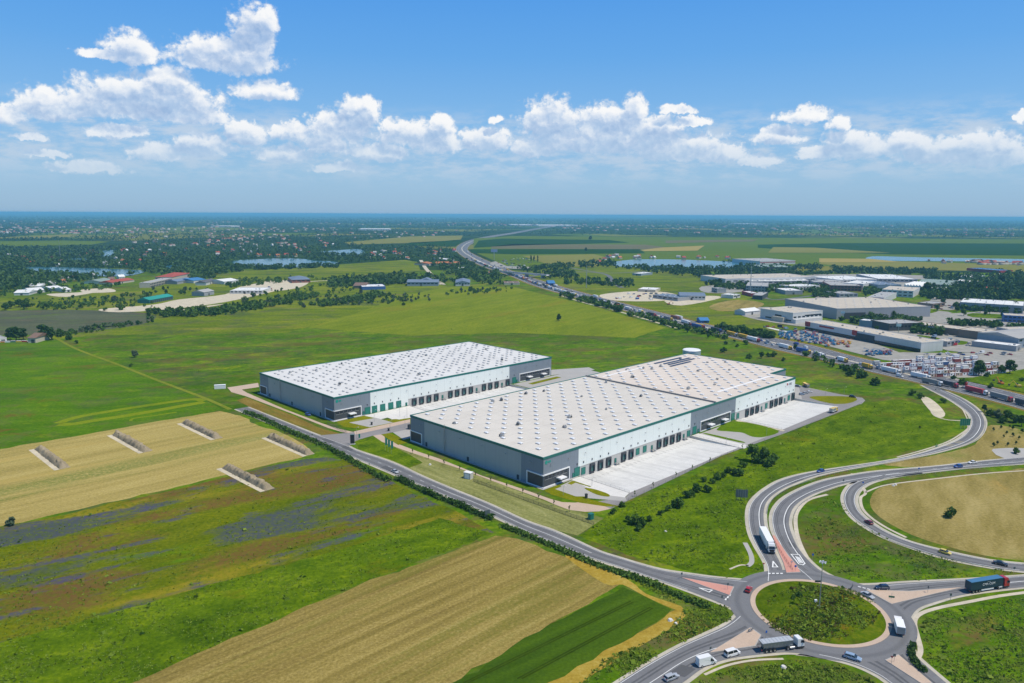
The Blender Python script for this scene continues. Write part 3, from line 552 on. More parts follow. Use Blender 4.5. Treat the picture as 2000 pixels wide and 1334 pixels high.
# other roads in the distance
for pts, w, mm in (([(990, 536), (1030, 541), (1070, 533), (1110, 530), (1180, 535), (1198, 552), (1215, 562)], 9, M_asph2), ([(1110, 522), (1180, 533), (1260, 530)], 8, M_asph2), ([(822, 508), (830, 522), (842, 536), (850, 545), (866, 556)], 9, M_gravel), ([(870, 556), (760, 552), (640, 548), (560, 556)], 7, M_gravel),
   ([(1095, 577), (1140, 591), (1200, 606), (1320, 641)], 4, M_trackpale), ([(112, 662), (150, 682), (230, 712), (300, 740), (400, 778), (450, 800)], 3.0, M_track), ([(1580, 560), (1640, 575), (1700, 585), (1740, 592)], 8, M_asph2), ([(1800, 625), (1824, 600), (1840, 582), (1862, 575)], 9, M_asph2), ([(1430, 560), (1480, 575), (1520, 585), (1640, 570)], 7, M_asph2),
   ([(1890, 640), (1960, 655), (2060, 672)], 8, M_asph2), ([(1500, 640), (1540, 648), (1590, 650)], 6, M_conc), ([(1930, 545), (1960, 532), (2010, 525)], 7, M_gravel)):
    C = resamp(gp(pts, 6), 60); strip('road', *ribbon_w(C, w), .12, mm)
# ------------------------------------------------------------------ yards and paving of the two halls
for Q, a, b_, d in YARDS:
    mb = MB(); zi = -1.2
    rowsv = [(0, zi), (-9, zi), (d+.001, .02)]
    for (v0, z0), (v1, z1) in zip(rowsv[:-1], rowsv[1:]):
        mb.add([wl(Q, a, v0, z0), wl(Q, b_, v0, z0), wl(Q, b_, v1, z1), wl(Q, a, v1, z1)], [(3, 2, 1, 0)])
    structure(mb.build('loading_yard', M_yard))
    mk = MB()
    for k in range(int((b_-a)/3.25)):
        u = a+3+k*3.25
        if u < b_-2: mk.add([wl(Q, u, -4.2, zi+.02), wl(Q, u+.3, -4.2, zi+.02), wl(Q, u+.3, -6.4, zi+.02), wl(Q, u, -6.4, zi+.02)], [(3, 2, 1, 0)])
    structure(mk.build('yard_marking', mat('steel_guide', (.22, .21, .2), .5)))
def pad(name, pts, m, z=.06, sm=0, cut=True):
    P = gp(pts, sm, True); return sheet(name, P, z, m)
pad('verge', [(480, 776), (573, 812), (625, 836), (676, 850), (655, 861), (616, 847), (560, 824), (490, 796), (462, 782)], M_brownv, .05)
pad('verge', [(700, 880), (694, 862), (706, 857), (728, 851), (788, 879), (872, 907), (990, 950), (1087, 988), (1140, 1001), (1180, 1012), (1128, 1046), (1087, 1036), (1028, 1016), (954, 981), (885, 954), (826, 929), (765, 901)], M_verge, .05)
pad('verge', [(700, 878), (694, 862), (706, 857), (728, 851), (768, 872), (800, 888), (826, 904), (800, 914), (765, 899)], M_lush, .058)
pad('pink_path', [(444, 757), (504, 748), (506, 756), (472, 761), (482, 767), (557, 799.6), (629, 827), (660, 837), (690, 844), (678, 847), (641, 836), (573, 809), (480, 774), (452, 766)], M_pink, .066, 0)
pad('access_road', [(620, 851), (676, 846), (691, 844), (740, 833), (801, 822), (801, 838), (749, 848), (728, 851), (704, 858), (694, 862), (681, 872), (640, 858)], M_dark, .095)
pad('pink_path', [(691, 843), (740, 832), (801, 819), (801, 825), (745, 838), (694, 849)], M_pink, .10)
pad('pink_path', [(728, 850.6), (750, 848), (752, 857), (777, 867), (816, 882), (858, 896), (943, 930), (990, 945), (1037, 961), (1073, 974), (1098, 981), (1123, 982), (1154, 978), (1160, 980.5), (1193, 994), (1170, 999), (1143, 1000), (1112, 996), (1087, 987), (1062, 976), (1026, 963), (990, 950), (899, 916), (872, 907), (830, 893), (788, 879), (746, 863)], M_pink, .066)
def wpad(name, Q, uv, m, z): return sheet(name, wl2(Q, uv), z, m)
# strip of paving round the halls, and the long site road in front of the right hall
for Q, L in ((Q1, 255), (Q2, 195)): wpad('paving', Q, [(-1.6, -1.6), (24, -1.6), (24, 0), (0, 0), (0, 101), (-1.6, 101)], M_pave, .07)
sheet('site_road', wl2(Q1, [(253.6, -6), (253.6, -31.03), (24.6, -31.03), (19, -33.2)])+gp([(1160, 980.5), (1193, 994), (1300, 943), (1410, 890), (1534, 846), (1683, 788), (1690, 782), (1684, 777), (1640, 770), (1584, 759), (1560, 755)]), .062, M_dark)
wpad('apron', Q1, [(18.5, -1.5), (24.5, -1.5), (24.5, -31), (18.5, -33), (14.5, -25), (15.5, -14)], M_conc, .075)
wpad('parking', Q1, [(3, -4), (19, -2), (19, -33), (15.5, -36.5), (3, -18)], M_pave, .068)
wpad('lawn', Q1, [(-1.6, -2), (8, -2.2), (8, -4.5), (3.4, -4.5), (3.4, -17), (6.4, -20), (5.2, -24), (8.8, -38.5), (4, -34), (-1.0, -23), (-3, -8)], M_lawn, .085)
sheet('lawn', catmull(wl2(Q1, [(13, -16), (14.5, -13), (16.5, -17), (16.5, -25), (14, -27.5), (12, -23)]), 4, True), .085, M_lawn)
sheet('lawn', wl2(Q1, [(13, -3.5), (17, -2.8), (18, -3.5), (18, -14), (17, -14), (16.6, -5.5), (13, -6)]), .087, M_lawn)
wpad('paving', Q1, [(123.2, -2), (166, -2), (166, -31.5), (123.2, -31.5)], M_pave, .066)
wpad('apron', Q1, [(123.2, -1), (130, -1), (130, -34), (123.2, -34)], M_conc, .072)
sheet('lawn', catmull(wl2(Q1, [(145, -4), (170, -3), (170, -30), (152, -31), (147, -26), (150, -18), (147, -12)]), 4, True), .085, M_lawng)
sheet('lawn', catmull(wl2(Q1, [(131.5, -5), (134, -5), (134.5, -27), (131.5, -26)]), 3, True), .085, M_lawng)
wpad('path', Q1, [(170.3, -2), (173, -2), (173, -33), (170.3, -33)], M_sand, .08)
sheet('parking', wl2(Q1, [(253.7, -31), (253.7, 16)])+gp([(1545, 748), (1584, 758.5), (1640, 770), (1690, 782), (1683, 789), (1627, 798)]), .056, M_pave)
sheet('lawn', catmull(wl2(Q1, [(257, -24), (262, -8), (270, -8), (286, -24), (282, -32), (266, -32)]), 4, True), .085, M_lawn)
# left hall forecourt
pad('apron', [(711, 811.5), (800, 793.5), (832, 804), (803, 811), (799, 816), (760, 815), (740, 820), (725, 825), (720, 816)], M_conc, .07)
sheet('apron', wl2(Q2, [(28, -1), (55.2, -1), (55.2, -34), (40, -36), (28, -22)]), .072, M_conc)
sheet('lawn', wl2(Q2, [(0, -2), (20, -2), (22, -12), (21, -16), (30, -22), (33, -30), (25, -36), (6, -32), (-3, -14)]), .084, M_lawn)
sheet('parking', wl2(Q2, [(4.5, -9), (22.5, -11), (24, -27), (8, -26)]), .088, M_pave)
sheet('lawn', catmull(wl2(Q2, [(24, -32), (30, -24), (48, -30), (52, -37), (46, -41), (30, -39)]), 4, True), .086, M_lawn)
sheet('parking', wl2(Q2, [(150, -2), (205, -2), (232, -8), (228, -46), (150, -46)]), .06, M_pave)
sheet('lawn', wl2(Q2, [(160, -8), (194, -6), (194, -11), (160, -13)]), .07, M_lawn); sheet('lawn', wl2(Q2, [(176, -26), (214, -20), (214, -25), (176, -31)]), .07, M_lawn)
sheet('site_road', wl2(Q2, [(8, -40), (56, -50), (150, -50), (230, -46), (230, -56), (30, -60)]), .058, M_dark)
sheet('parking', wl2(Q1, [(-2, 106), (24, 106), (24, 124), (2, 122)]), .075, M_pave)
sheet('lawn', wl2(Q1, [(-10, 100), (-2, 100), (0, 124), (22, 126), (22, 132), (-4, 130)]), .07, M_lawn)
sheet('parking', wl2(Q2, [(194, 0), (212, -4), (236, -10), (240, 0), (206, 16), (194, 14)]), .07, M_pave)
# trenches with spoil beside them lie on the hay field: pale strips here, the heaps come later
TR = [((62, 878), (112, 918)), ((214, 850), (276, 885)), ((350, 827), (416, 859)), ((515, 855), (596, 891)), ((428, 915), (514, 960))]
for i, (a, b_) in enumerate(TR):
    A0 = np.array(G(*a)[:2]); B0 = np.array(G(*b_)[:2]); d = (B0-A0)/np.hypot(*(B0-A0)); q = np.array([-d[1], d[0]])
    sheet('bare_strip', [tuple(A0-q*1.5), tuple(B0-q*1.3), tuple(B0+q*1.0), tuple(A0+q*1.0)], .06, M_sand)
for pts in ([(195, 604), (300, 595), (350, 585), (440, 575), (470, 560), (560, 545), (590, 552), (540, 568), (440, 590), (330, 604), (230, 610)], [(520, 548), (600, 545), (590, 560), (530, 568)], [(160, 566), (210, 563), (225, 570), (170, 572)], [(1172, 576), (1240, 569), (1300, 571), (1330, 580), (1290, 588), (1200, 587)], [(1300, 586), (1380, 578), (1408, 582), (1330, 597)],
            [(90, 575), (140, 572), (190, 570), (130, 580)], [(350, 606), (400, 598), (440, 594), (380, 604)]):
    ZG = globals().get('ZG', .14)+.012; sheet('gravel_yard', gp(pts, 4, True), ZG, M_sand)
for pts in ([(1520, 655), (1590, 644), (1650, 655), (1760, 690), (1740, 705), (1680, 692), (1600, 672)], [(1740, 690), (1850, 690), (1990, 690), (2060, 700), (2060, 722), (1900, 745), (1840, 735), (1780, 715)], [(1690, 640), (1760, 620), (1900, 610), (2060, 600), (2060, 690), (1960, 690), (1850, 685), (1780, 655)], [(1440, 610), (1500, 600), (1620, 630), (1590, 640), (1480, 625)],
            [(1420, 545), (1600, 540), (1760, 548), (1900, 560), (1880, 572), (1720, 560), (1560, 558), (1440, 556)], [(960, 512), (1030, 502), (1040, 512), (1030, 525), (975, 522)], [(1840, 570), (1880, 575), (1880, 600), (1840, 605), (1815, 590)]):
    ZG += .012; sheet('paved_yard', gp(pts, 3, True), ZG, M_yardfar)
for pts in ([(1410, 590), (1450, 586), (1492, 593), (1470, 604), (1410, 608), (1385, 600)],): sheet('dry_bank', gp(pts, 4, True), .34, M_loop)

for pts in ([(1440, 552), (1620, 548), (1720, 558), (1720, 566), (1600, 566), (1450, 566)], [(1600, 575), (1700, 590), (1830, 596), (1830, 606), (1640, 600), (1600, 590)], [(1680, 612), (1800, 606), (1860, 612), (1780, 622), (1680, 622)], [(1800, 550), (1880, 552), (1870, 566), (1800, 566)], [(1590, 536), (1800, 538), (1800, 546), (1600, 546)], [(1370, 560), (1440, 556), (1450, 570), (1380, 572)]):
    ZG += .012; sheet('paved_yard', gp(pts, 3, True), ZG, M_yardfar)
for pts in ([(1790, 655), (1830, 660), (1850, 668), (1820, 668)], [(1850, 664), (1890, 668), (1880, 674), (1850, 671)], [(1640, 640), (1690, 640), (1700, 646), (1650, 646)], [(1900, 612), (2000, 618), (2000, 624), (1900, 620)], [(1760, 606), (1830, 604), (1820, 612), (1770, 613)], [(1850, 735), (1900, 738), (2060, 716), (2060, 770), (1940, 756), (1850, 735)]):
    ZG += .012; sheet('grass_verge', gp(pts, 3, True), ZG, M_lush)
for a, b_ in (((905, 1334), (1232, 1174)), ((1010, 1326), (1270, 1186))):   # wheel tracks through the wheat
    for o_ in (0, 9): C = resamp(gp([(a[0]+o_, a[1]), (b_[0]+o_*.6, b_[1]+o_*.2)]), 20); strip('wheel_track', *ribbon_w(C, .6), .05, MATS.get('track_green') or turf('track_green', [(0, A_(52,74,30)), (1, A_(70,96,40))]))
# ------------------------------------------------------------------ the two logistics halls
def cladding(name, col, joint=6.15, var=.05, rough=.5, streak=.1):
    """profiled sheet cladding: panel joints every few metres, faint vertical streaks and weathering"""
    m, n, b = newmat(name); v = n.obj(); s = n.new('ShaderNodeSeparateXYZ'); n.put(s.inputs[0], v)
    h = n.math('ADD', s.outputs[0], s.outputs[1])
    d = n.math('ABSOLUTE', n.math('SUBTRACT', n.math('FRACT', n.math('DIVIDE', h, joint)), .5)); j = n.mapr(d, .482, .494)
    f = n.noise(n.mapping(v, 0, (1, 1, 9)), .5, 5, .65)
    c = n.mix(f, tuple(x*(1-var-streak) for x in col), tuple(min(1, x*(1+var)) for x in col)); c = n.mix(n.math('MULTIPLY', j, .45), c, tuple(x*.5 for x in col))
    n.put(b.inputs['Base Color'], c); n.put(b.inputs['Roughness'], rough); n.put(b.inputs['Specular IOR Level'], .35)
    return m
def roofing(name, col, stain, var=.07):
    m, n, b = newmat(name); v = n.obj()
    f = n.math('ADD', n.math('MULTIPLY', n.noise(v, .035, 5, .6), .5), n.math('MULTIPLY', n.noise(v, .6, 5, .7), .5))
    c = n.mix(n.mapr(f, .3, .7, 0, 1, False), tuple(x*(1-var) for x in col), tuple(min(1, x*(1+var)) for x in col))
    k = n.math('MULTIPLY', n.mapr(n.noise(n.mapping(v, 0, (6, 1, 1)), .06, 6, .65), .5, .72), n.mapr(n.noise(v, .3, 5, .7), .35, .65))
    c = n.mix(n.math('MULTIPLY', k, .6), c, stain)
    s = n.new('ShaderNodeSeparateXYZ'); n.put(s.inputs[0], v); d = n.math('ABSOLUTE', n.math('SUBTRACT', n.math('FRACT', n.math('DIVIDE', s.outputs[1], 12.3)), .5))
    c = n.mix(n.math('MULTIPLY', n.mapr(d, .475, .492), .3), c, tuple(x*.55 for x in col)); d2 = n.math('ABSOLUTE', n.math('SUBTRACT', n.math('FRACT', n.math('DIVIDE', s.outputs[0], 24.6)), .5)); c = n.mix(n.math('MULTIPLY', n.mapr(d2, .485, .495), .2), c, tuple(x*.6 for x in col)); k2 = n.mapr(n.noise(n.mapping(v, 0, (1, 9, 1)), .12, 5, .65), .52, .72); c = n.mix(n.math('MULTIPLY', k2, .35), c, stain)
    n.put(b.inputs['Base Color'], c); n.put(b.inputs['Roughness'], .8); n.put(b.inputs['Specular IOR Level'], .2); return m
M_white = cladding('white_cladding', (.82, .865, .835), var=.03, streak=.05); M_grey = cladding('grey_cladding', (.225, .26, .305), streak=.06); M_mid = cladding('silver_cladding', (.42, .44, .44), 8.0)
M_dkgrey = cladding('anthracite_cladding', (.075, .082, .095), 2.0); M_louv = mat('brown_louvre', (.075, .058, .055), .6)
M_trim = mat('green_trim', (.012, .145, .12), .4, var=.08); M_door = mat('green_door', (.015, .19, .145), .45, var=.12, scale=2)
M_frame = mat('white_frame', (.82, .82, .83), .4, var=.04); M_band = mat('plinth_concrete', (.5, .485, .46), .85, var=.12)
M_roofW = roofing('white_roofing', (.64, .63, .61), (.54, .53, .51), .09); M_roofG = roofing('cream_roofing', (.60, .56, .50), (.50, .46, .40), .09); M_roofB = roofing('beige_roofing', (.64, .565, .49), (.52, .43, .35))
M_glass, n, b = newmat('dark_glass'); n.put(b.inputs['Base Color'], n.mix(n.noise(n.obj(), .7, 2), (.015, .02, .028), (.03, .038, .05))); b.inputs['Roughness'].default_value = .08
M_rubber = mat('dock_rubber', (.05, .055, .065), .8); M_steel = mat('galvanised_steel', (.42, .43, .44), .45, .6); M_dark = mat('dark_steel', (.06, .065, .07), .6); M_curb = mat('skylight_curb', (.44, .44, .44), .7)
M_dome, n, b = newmat('skylight_dome'); n.put(b.inputs['Base Color'], n.mix(n.noise(n.obj(), .5, 2), (.72, .74, .77), (.8, .81, .83))); b.inputs['Roughness'].default_value = .25
HR = 14.9                                                                # roof edge
# shared part meshes
def _mesh(f, mats): mb = MB(); f(mb); return mb.mesh('part', mats)
def f_sky(mb):
    mb.box(-.75, .75, -1.2, 1.2, 0, .42, 0); mb.box(-.83, .83, -1.28, 1.28, .42, .5, 1); mb.box(-.7, .7, -1.1, 1.1, .5, .75, 1, (-.35, .35, -.7, .7))
ME_sky = _mesh(f_sky, [M_curb, M_dome])
def f_sky2(mb): mb.box(-.45, .45, -1.1, 1.1, 0, .42, 0); mb.box(-.52, .52, -1.18, 1.18, .42, .5, 1); mb.box(-.4, .4, -1.0, 1.0, .5, .62, 0, (-.2, .2, -.7, .7))
ME_sky2 = _mesh(f_sky2, [M_curb, M_roofW])
def f_unit(mb):
    mb.box(-1, .2, -.7, .7, .25, 1.1, 0); mb.box(.3, 1.0, -.5, .5, .25, .9, 1)
    for x in (-.9, .1): 
        for y in (-.6, .6): mb.cyl((x, y, 0), (x, y, .3), .06, n=5, mi=1)
    mb.cyl((-.4, 0, 1.1), (-.4, 0, 1.6), .35, n=8, mi=0); mb.cyl((.65, 0, .9), (.65, 0, 1.5), .12, n=6, mi=1)
ME_unit = _mesh(f_unit, [M_steel, M_dark])
def f_dock(mb):                                                          # rubber dock shelter with its dark opening and leveller
    mb.box(-1.75, -1.2, -.75, 0, -.15, 4.1, 0); mb.box(1.2, 1.75, -.75, 0, -.15, 4.1, 0); mb.box(-1.2, 1.2, -.75, 0, 3.0, 4.1, 0); mb.box(-1.5, 1.5, -.35, 0, -1.15, -.2, 0)
    mb.box(-.95, -.8, -.85, -.75, -.9, -.3, 2); mb.box(.8, .95, -.85, -.75, -.9, -.3, 2)
    mb.box(-1.2, 1.2, -.06, 0, -.15, 3.0, 1)
    for z in (.6, 1.2, 1.8, 2.4): mb.box(-1.15, 1.15, -.09, -.06, z, z+.05, 0)
ME_dock = _mesh(f_dock, [M_rubber, mat('dock_door', (.06, .17, .16), .4), M_dark])
def f_gd(w, h):
    def f(mb):
        mb.box(-w/2, w/2, -.12, 0, 0, h, 0)
        for k in range(1, 6): mb.box(-w/2+.05, w/2-.05, -.16, -.12, h*k/6-.03, h*k/6+.03, 0)
        mb.box(-w/2-.15, -w/2, -.2, 0, 0, h+.15, 1); mb.box(w/2, w/2+.15, -.2, 0, 0, h+.15, 1); mb.box(-w/2, w/2, -.2, 0, h, h+.15, 1)
    return f
ME_big = _mesh(f_gd(3.6, 4.4), [M_door, M_trim]); ME_gate = _mesh(f_gd(2.7, 3.4), [M_door, M_trim]); ME_small = _mesh(f_gd(1.1, 2.2), [M_door, M_trim]); ME_sdark = _mesh(f_gd(1.1, 2.2), [M_rubber, M_dark])
def f_stair(mb):
    mb.box(-.8, .8, -1.5, 0, -.12, 0, 0)
    for k in range(6): mb.box(.8+.3*k, 1.1+.3*k, -1.4, -.2, -.2-.19*k-.06, -.2-.19*k, 0)
    for x, z in ((-.8, 0), (.75, 0), (1.6, -.5), (2.55, -1.1)): mb.box(x, x+.05, -1.5, -1.45, z-.1 if z else -1.2, z+1.05, 0)
    mb.box(-.8, .8, -1.5, -1.45, 1.0, 1.06, 0); mb.add([(.8, -1.5, 1.0), (.8, -1.44, 1.0), (2.6, -1.44, -.1), (2.6, -1.5, -.1), (.8, -1.5, 1.08), (.8, -1.44, 1.08), (2.6, -1.44, -.02), (2.6, -1.5, -.02)], [(0, 1, 2, 3), (7, 6, 5, 4), (0, 3, 7, 4), (1, 5, 6, 2)], 0)
ME_stair = _mesh(f_stair, [M_steel])
def f_lamp(mb): mb.box(-.3, .3, -.22, 0, -.45, .45, 0); mb.box(-.2, .2, -.34, -.22, -.1, .3, 0)
ME_lamp = _mesh(f_lamp, [mat('number_plate', (.09, .10, .11), .5)])
def f_floodlight(mb): mb.box(-.07, .07, -.5, 0, .1, .24, 0); mb.box(-.2, .2, -.62, -.34, -.1, .12, 0)
ME_flood = _mesh(f_floodlight, [M_steel])
def hall(name, label, Q, L, Wd, secs, docks, win, roofs, sky, skm, notch=None, tw=14.4):
    root = thing(name, label, 'warehouse', tuple(Q), ANG)
    nt = notch
    outl = [(0, 0), (L, 0)]+([(L, nt[1]), (nt[0], nt[1]), (nt[0], Wd)] if nt else [(L, Wd)])+[(0, Wd)]
    ins = [(.3, .3), (L-.3, .3)]+([(L-.3, nt[1]+.3), (nt[0]-.3, nt[1]+.3), (nt[0]-.3, Wd-.3)] if nt else [(L-.3, Wd-.3)])+[(.3, Wd-.3)]
    MB().prism(ins, -1.3, HR-.75).build('wall', [M_mid], root)
    # side cladding, then the coloured facade sections standing proud of the core
    sd = MB(); sd.box(0, .3, 14.4, Wd-12.5, 0, HR-.9, 0); sd.box(.3, L, Wd-.3, Wd, 0, HR-.9, 0)
    if nt: sd.box(L-.3, L, 0, nt[1], 0, HR-.9, 0); sd.box(nt[0]-.3, nt[0], nt[1], Wd-.3, 0, HR-.9, 0); sd.box(L, nt[0]-.3, nt[1], nt[1]+.3, 0, HR-.9, 0)
    else: sd.box(L-.3, L, .3, Wd-.3, 0, HR-.9, 0)
    sd.build('side_cladding', [M_mid], root)
    MB().box(-.03, .3, 0, 14.4, 0, HR-.9).build('corner_cladding', [M_grey], root); MB().box(-.03, .3, Wd-12.5, Wd, 0, HR-.9).build('corner_cladding', [M_grey], root)
    for u0, u1, col, zb in secs:
        MB().box(u0+.02, u1-.02, -.06, .3, zb, HR-.9).build('facade_panel', [col], root)
        if zb > 0:
            pb = MB(); pb.box(u0+.02, u1-.02, 0, .3, -1.25, zb); pb.box(u0, u1, -.12, -.06, zb-.25, zb); pb.build('dock_plinth', [M_band], root)
    # green fascia and parapet
    fm = MB(); n_ = len(outl)
    for i in range(n_):
        a, b_ = outl[i], outl[(i+1) % n_]; d = Vector((b_[0]-a[0], b_[1]-a[1], 0)).normalized(); o = Vector((d.y, -d.x, 0))
        a1 = Vector((*a, 0)); b1 = Vector((*b_, 0)); e = .22
        p = [a1+o*e-d*(e if True else 0), b1+o*e+d*(e if (outl[(i+2) % n_][0]-b_[0])*(-d.y)+(outl[(i+2) % n_][1]-b_[1])*d.x > 0 else -.48), b1-o*.25, a1-o*.25]
        z0, z1 = HR-1.15+.003*i, HR+.002*i
        fm.add([(q.x, q.y, z0) for q in p]+[(q.x, q.y, z1) for q in p], [(3, 2, 1, 0), (4, 5, 6, 7), (0, 1, 5, 4), (1, 2, 6, 5), (2, 3, 7, 6), (3, 0, 4, 7)])
    fm.build('fascia', [M_trim], root)
    for nm, pl, mm, dz in roofs: MB().prism(pl, HR-.75+.02, HR-.35+dz).build('roof', [mm], root)
    # skylights: the hundred nearest are parts, the rest one part
    pts = sorted(sky, key=lambda p: (Q+UX*p[0]+VX*p[1]-Vector((0, 0, HCAM))).length)
    for u, v in pts[:100]: link('skylight', skm, root, (u, v, HR-.35))
    rs = MB(); kv = [tuple(x.co) for x in skm.vertices]; kf = [tuple(p.vertices) for p in skm.polygons]; km = [p.material_index for p in skm.polygons]
    for u, v in pts[100:]:
        k = len(rs.v); rs.v += [(x+u, y+v, z+HR-.35) for x, y, z in kv]; rs.f += [tuple(i+k for i in f) for f in kf]; rs.m += km
    if rs.v: rs.build('skylights', list(skm.materials), root)['kind'] = 'stuff'
    for u, kd in docks:
        if kd == 'd': link('dock_shelter', ME_dock, root, (u, -.06, 0)); link('number_plate', ME_lamp, root, (u, -.06, 6.2))
        elif kd == 'g': link('loading_door', ME_gate, root, (u, -.06, -.1)); link('number_plate', ME_lamp, root, (u, -.06, 6.2))
        elif kd == 'G': link('roller_door', ME_big, root, (u, -.06, .05)); link('number_plate', ME_lamp, root, (u, -.06, 6.2))
        elif kd == 's': link('door', ME_small, root, (u, -.06, .05))
        elif kd == 't': link('door', ME_small, root, (u, -.06, .0)); link('steel_stairs', ME_stair, root, (u, -.14, 0))
    for u in np.arange(5, L-4, 12.3): link('wall_lamp', ME_flood, root, (float(u), -.06, 10.6))
    # office windows in the dark field with its white frame
    for u0, u1, corner in win:
        wf = 6.4
        MB().box(u0, u1, -.16, -.06, .5, wf-.45).build('office_cladding', [M_dkgrey], root)
        fr = MB(); fr.box(u0-(.0 if corner else .5), u1+.5, -.5, -.06, wf-.45, wf+.05); fr.box(u1, u1+.5, -.497, -.06, 0, wf-.45)
        if not corner: fr.box(u0-.5, u0, -.497, -.06, 0, wf-.45)
        fr.box(u0, u1, -.4, -.06, 0, .5)
        if corner: fr.box(-.5, -.03, -.5, 10.4, wf-.45, wf+.05); fr.box(-.497, -.03, 9.9, 10.4, 0, wf-.45); fr.box(-.4, -.03, -.4, 9.9, 0, .5)
        fr.build('window_frame', [M_frame], root)
        nw = 3 if corner else 6; ww = (u1-u0-1.2)/nw
        for k in range(nw):
            w = MB(); a = u0+.6+k*ww; w.box(a+.2, a+ww-.7, -.2, -.16, 3.9, 5.5, 0); w.box(a+.2, a+ww-.7, -.24, -.16, 3.7, 3.9, 1); w.box(a+ww*.5-.3, a+ww*.5-.22, -.22, -.2, 3.9, 5.5, 1); w.build('window', [M_glass, M_steel], root)
        for cu in ((u0+(u1-u0)*.62,) if corner else (u0+(u1-u0)*.28, u0+(u1-u0)*.76)):
            cn = MB(); cn.box(cu-2.3, cu+2.3, -3.1, -.2, 2.75, 3.3); cn.box(cu-2.1, cu+2.1, -2.9, -.4, 3.3, 3.4); cn.build('canopy', [M_frame], root)
            dd = MB(); dd.box(cu-1.4, cu+1.4, -.26, -.16, .1, 2.5); dd.build('entrance', [M_glass], root)
            w = MB(); w.box(cu+2.5, cu+3.6, -.2, -.16, .8, 2.3); w.build('window', [M_glass], root)
        if corner:
            MB().box(-.14, -.03, .2, 9.9, .5, wf-.45).build('louvre_panel', [M_louv], root)
            MB().box(-.14, -.03, Wd-10, Wd-.3, .5, wf-.6).build('louvre_panel', [M_louv], root)
            fr = MB(); fr.box(-.4, -.03, Wd-10.5, Wd, wf-.6, wf-.1); fr.box(-.397, -.03, Wd-10.5, Wd-10, 0, wf-.6); fr.box(-.397, -.03, Wd-.3, Wd, 0, wf-.6); fr.box(-.4, -.03, Wd-10, Wd-.3, 0, .5); fr.build('window_frame', [M_frame], root)
    # ladder, gutters and doors on the shaded end wall, sign letters under the fascia
    for v in (Wd-30.5,):
        ld = MB(); ld.box(-.5, -.42, v-.35, v-.29, .3, HR+1.0); ld.box(-.5, -.42, v+.29, v+.35, .3, HR+1.0)
        for k in range(44): ld.box(-.48, -.44, v-.29, v+.29, .5+k*.35, .55+k*.35)
        for k in range(10): ld.box(-1.1, -.5, v-.4, v-.36, 3+k*1.2, 3.08+k*1.2); ld.box(-1.1, -.5, v+.36, v+.4, 3+k*1.2, 3.08+k*1.2); ld.box(-1.14, -1.1, v-.4, v+.4, 3+k*1.2, 3.08+k*1.2)
        ld.build('ladder', [M_steel], root)
    for v in (16.5, 53.0, Wd-14.2): 
        o = link('door', ME_sdark, root, (-.02, v, .05), R(-90))
    for v in range(8, int(Wd), 17): link('wall_lamp', ME_flood, root, (-.03, float(v), 10.8), R(-90))
    return root
def letters(txt, size, mats, parent, loc, rot, name='sign_lettering', depth=.05):
    cu = bpy.data.curves.new(name, 'FONT'); cu.body = txt; cu.size = size; cu.extrude = depth; cu.align_x = 'CENTER'; cu.align_y = 'CENTER'
    o = bpy.data.objects.new(name, cu); COL.objects.link(o); dg = bpy.context.evaluated_depsgraph_get(); me = bpy.data.meshes.new_from_object(o.evaluated_get(dg)); bpy.data.objects.remove(o); bpy.data.curves.remove(cu)
    me.materials.clear(); me.materials.append(mats); o = bpy.data.objects.new(name, me); COL.objects.link(o); o.parent = parent; o.location = loc; o.rotation_euler = rot; return o
# right hall
skR = [(8+6.15*i, 4.6+6.15*j) for i in range(44) for j in range(16) if (i+j) % 2]
skR = [(u, v) for u, v in skR if (u < 148 or u > 152.5) and (u < 251 or (v > 21 and u < 274)) and not (222 < u < 262 and 78 < v < 97)]
ndk = [(21.1, 's'), (22.9+.9, 'G'), (28.5, 'g'), (35.0, 'd'), (41.4, 'd'), (47.9, 'd'), (53.7, 't'), (60.3, 'd'), (66.6, 'd'), (72.6, 'g'), (78.9, 'g'), (85.4, 't'), (91.8, 'd'), (98.1, 'd'), (104.5, 'd'), (110.8, 'd'), (116.2, 't'), (121.0, 'g'), (127.3, 'G'), (131.2, 's'),
       (170.4, 'G'), (176.6, 'g'), (187.7, 'd'), (194.2, 'd'), (200.8, 'd'), (207.0, 't'), (213.3, 'g'), (220.1, 'd'), (226.5, 'd'), (233.1, 'd'), (239.4, 't'), (245.4, 'g'), (251.3, 'd')]
LR, WR = 253.5, 101.8
hallR = hall('logistics_hall', 'longer grey and white logistics hall nearer the roundabout, cream roof with solar panels', Q1, LR, WR,
  [(0, 24.7, M_grey, 0), (24.7, 122.9, M_white, 4.5), (122.9, 173.2, M_grey, 0), (173.2, LR, M_white, 4.5)], ndk, [(0.2, 17.6, True), (133.6, 166.8, False)],
  [('a', [(.3, .3), (149.6, .3), (149.6, WR-.3), (.3, WR-.3)], M_roofG, 0), ('b', [(150.4, .3), (LR-.3, .3), (LR-.3, 18.6), (276.7, 18.6), (276.7, WR-.3), (150.4, WR-.3)], M_roofB, 0)], skR, ME_sky, (277.0, 18.3))
fw = MB(); fw.box(149.6, 150.4, .2, WR-.2, HR-.7, HR+.55); fw.build('fire_wall', [mat('fire_wall_grey', (.22, .215, .21), .7)], hallR)
ng = MB().box(LR, 277-.3, 18.25, 18.3, 0, HR-1.2).build('corner_cladding', [M_grey], hallR)
gu = MB(); gu.box(176, 246, 13.6, 15.4, HR-.34, HR-.30); gu.box(158, 206, 92.5, 94, HR-.34, HR-.30); gu.build('walkway_strip', [mat('white_walkway', (.78, .77, .76), .6)], hallR)
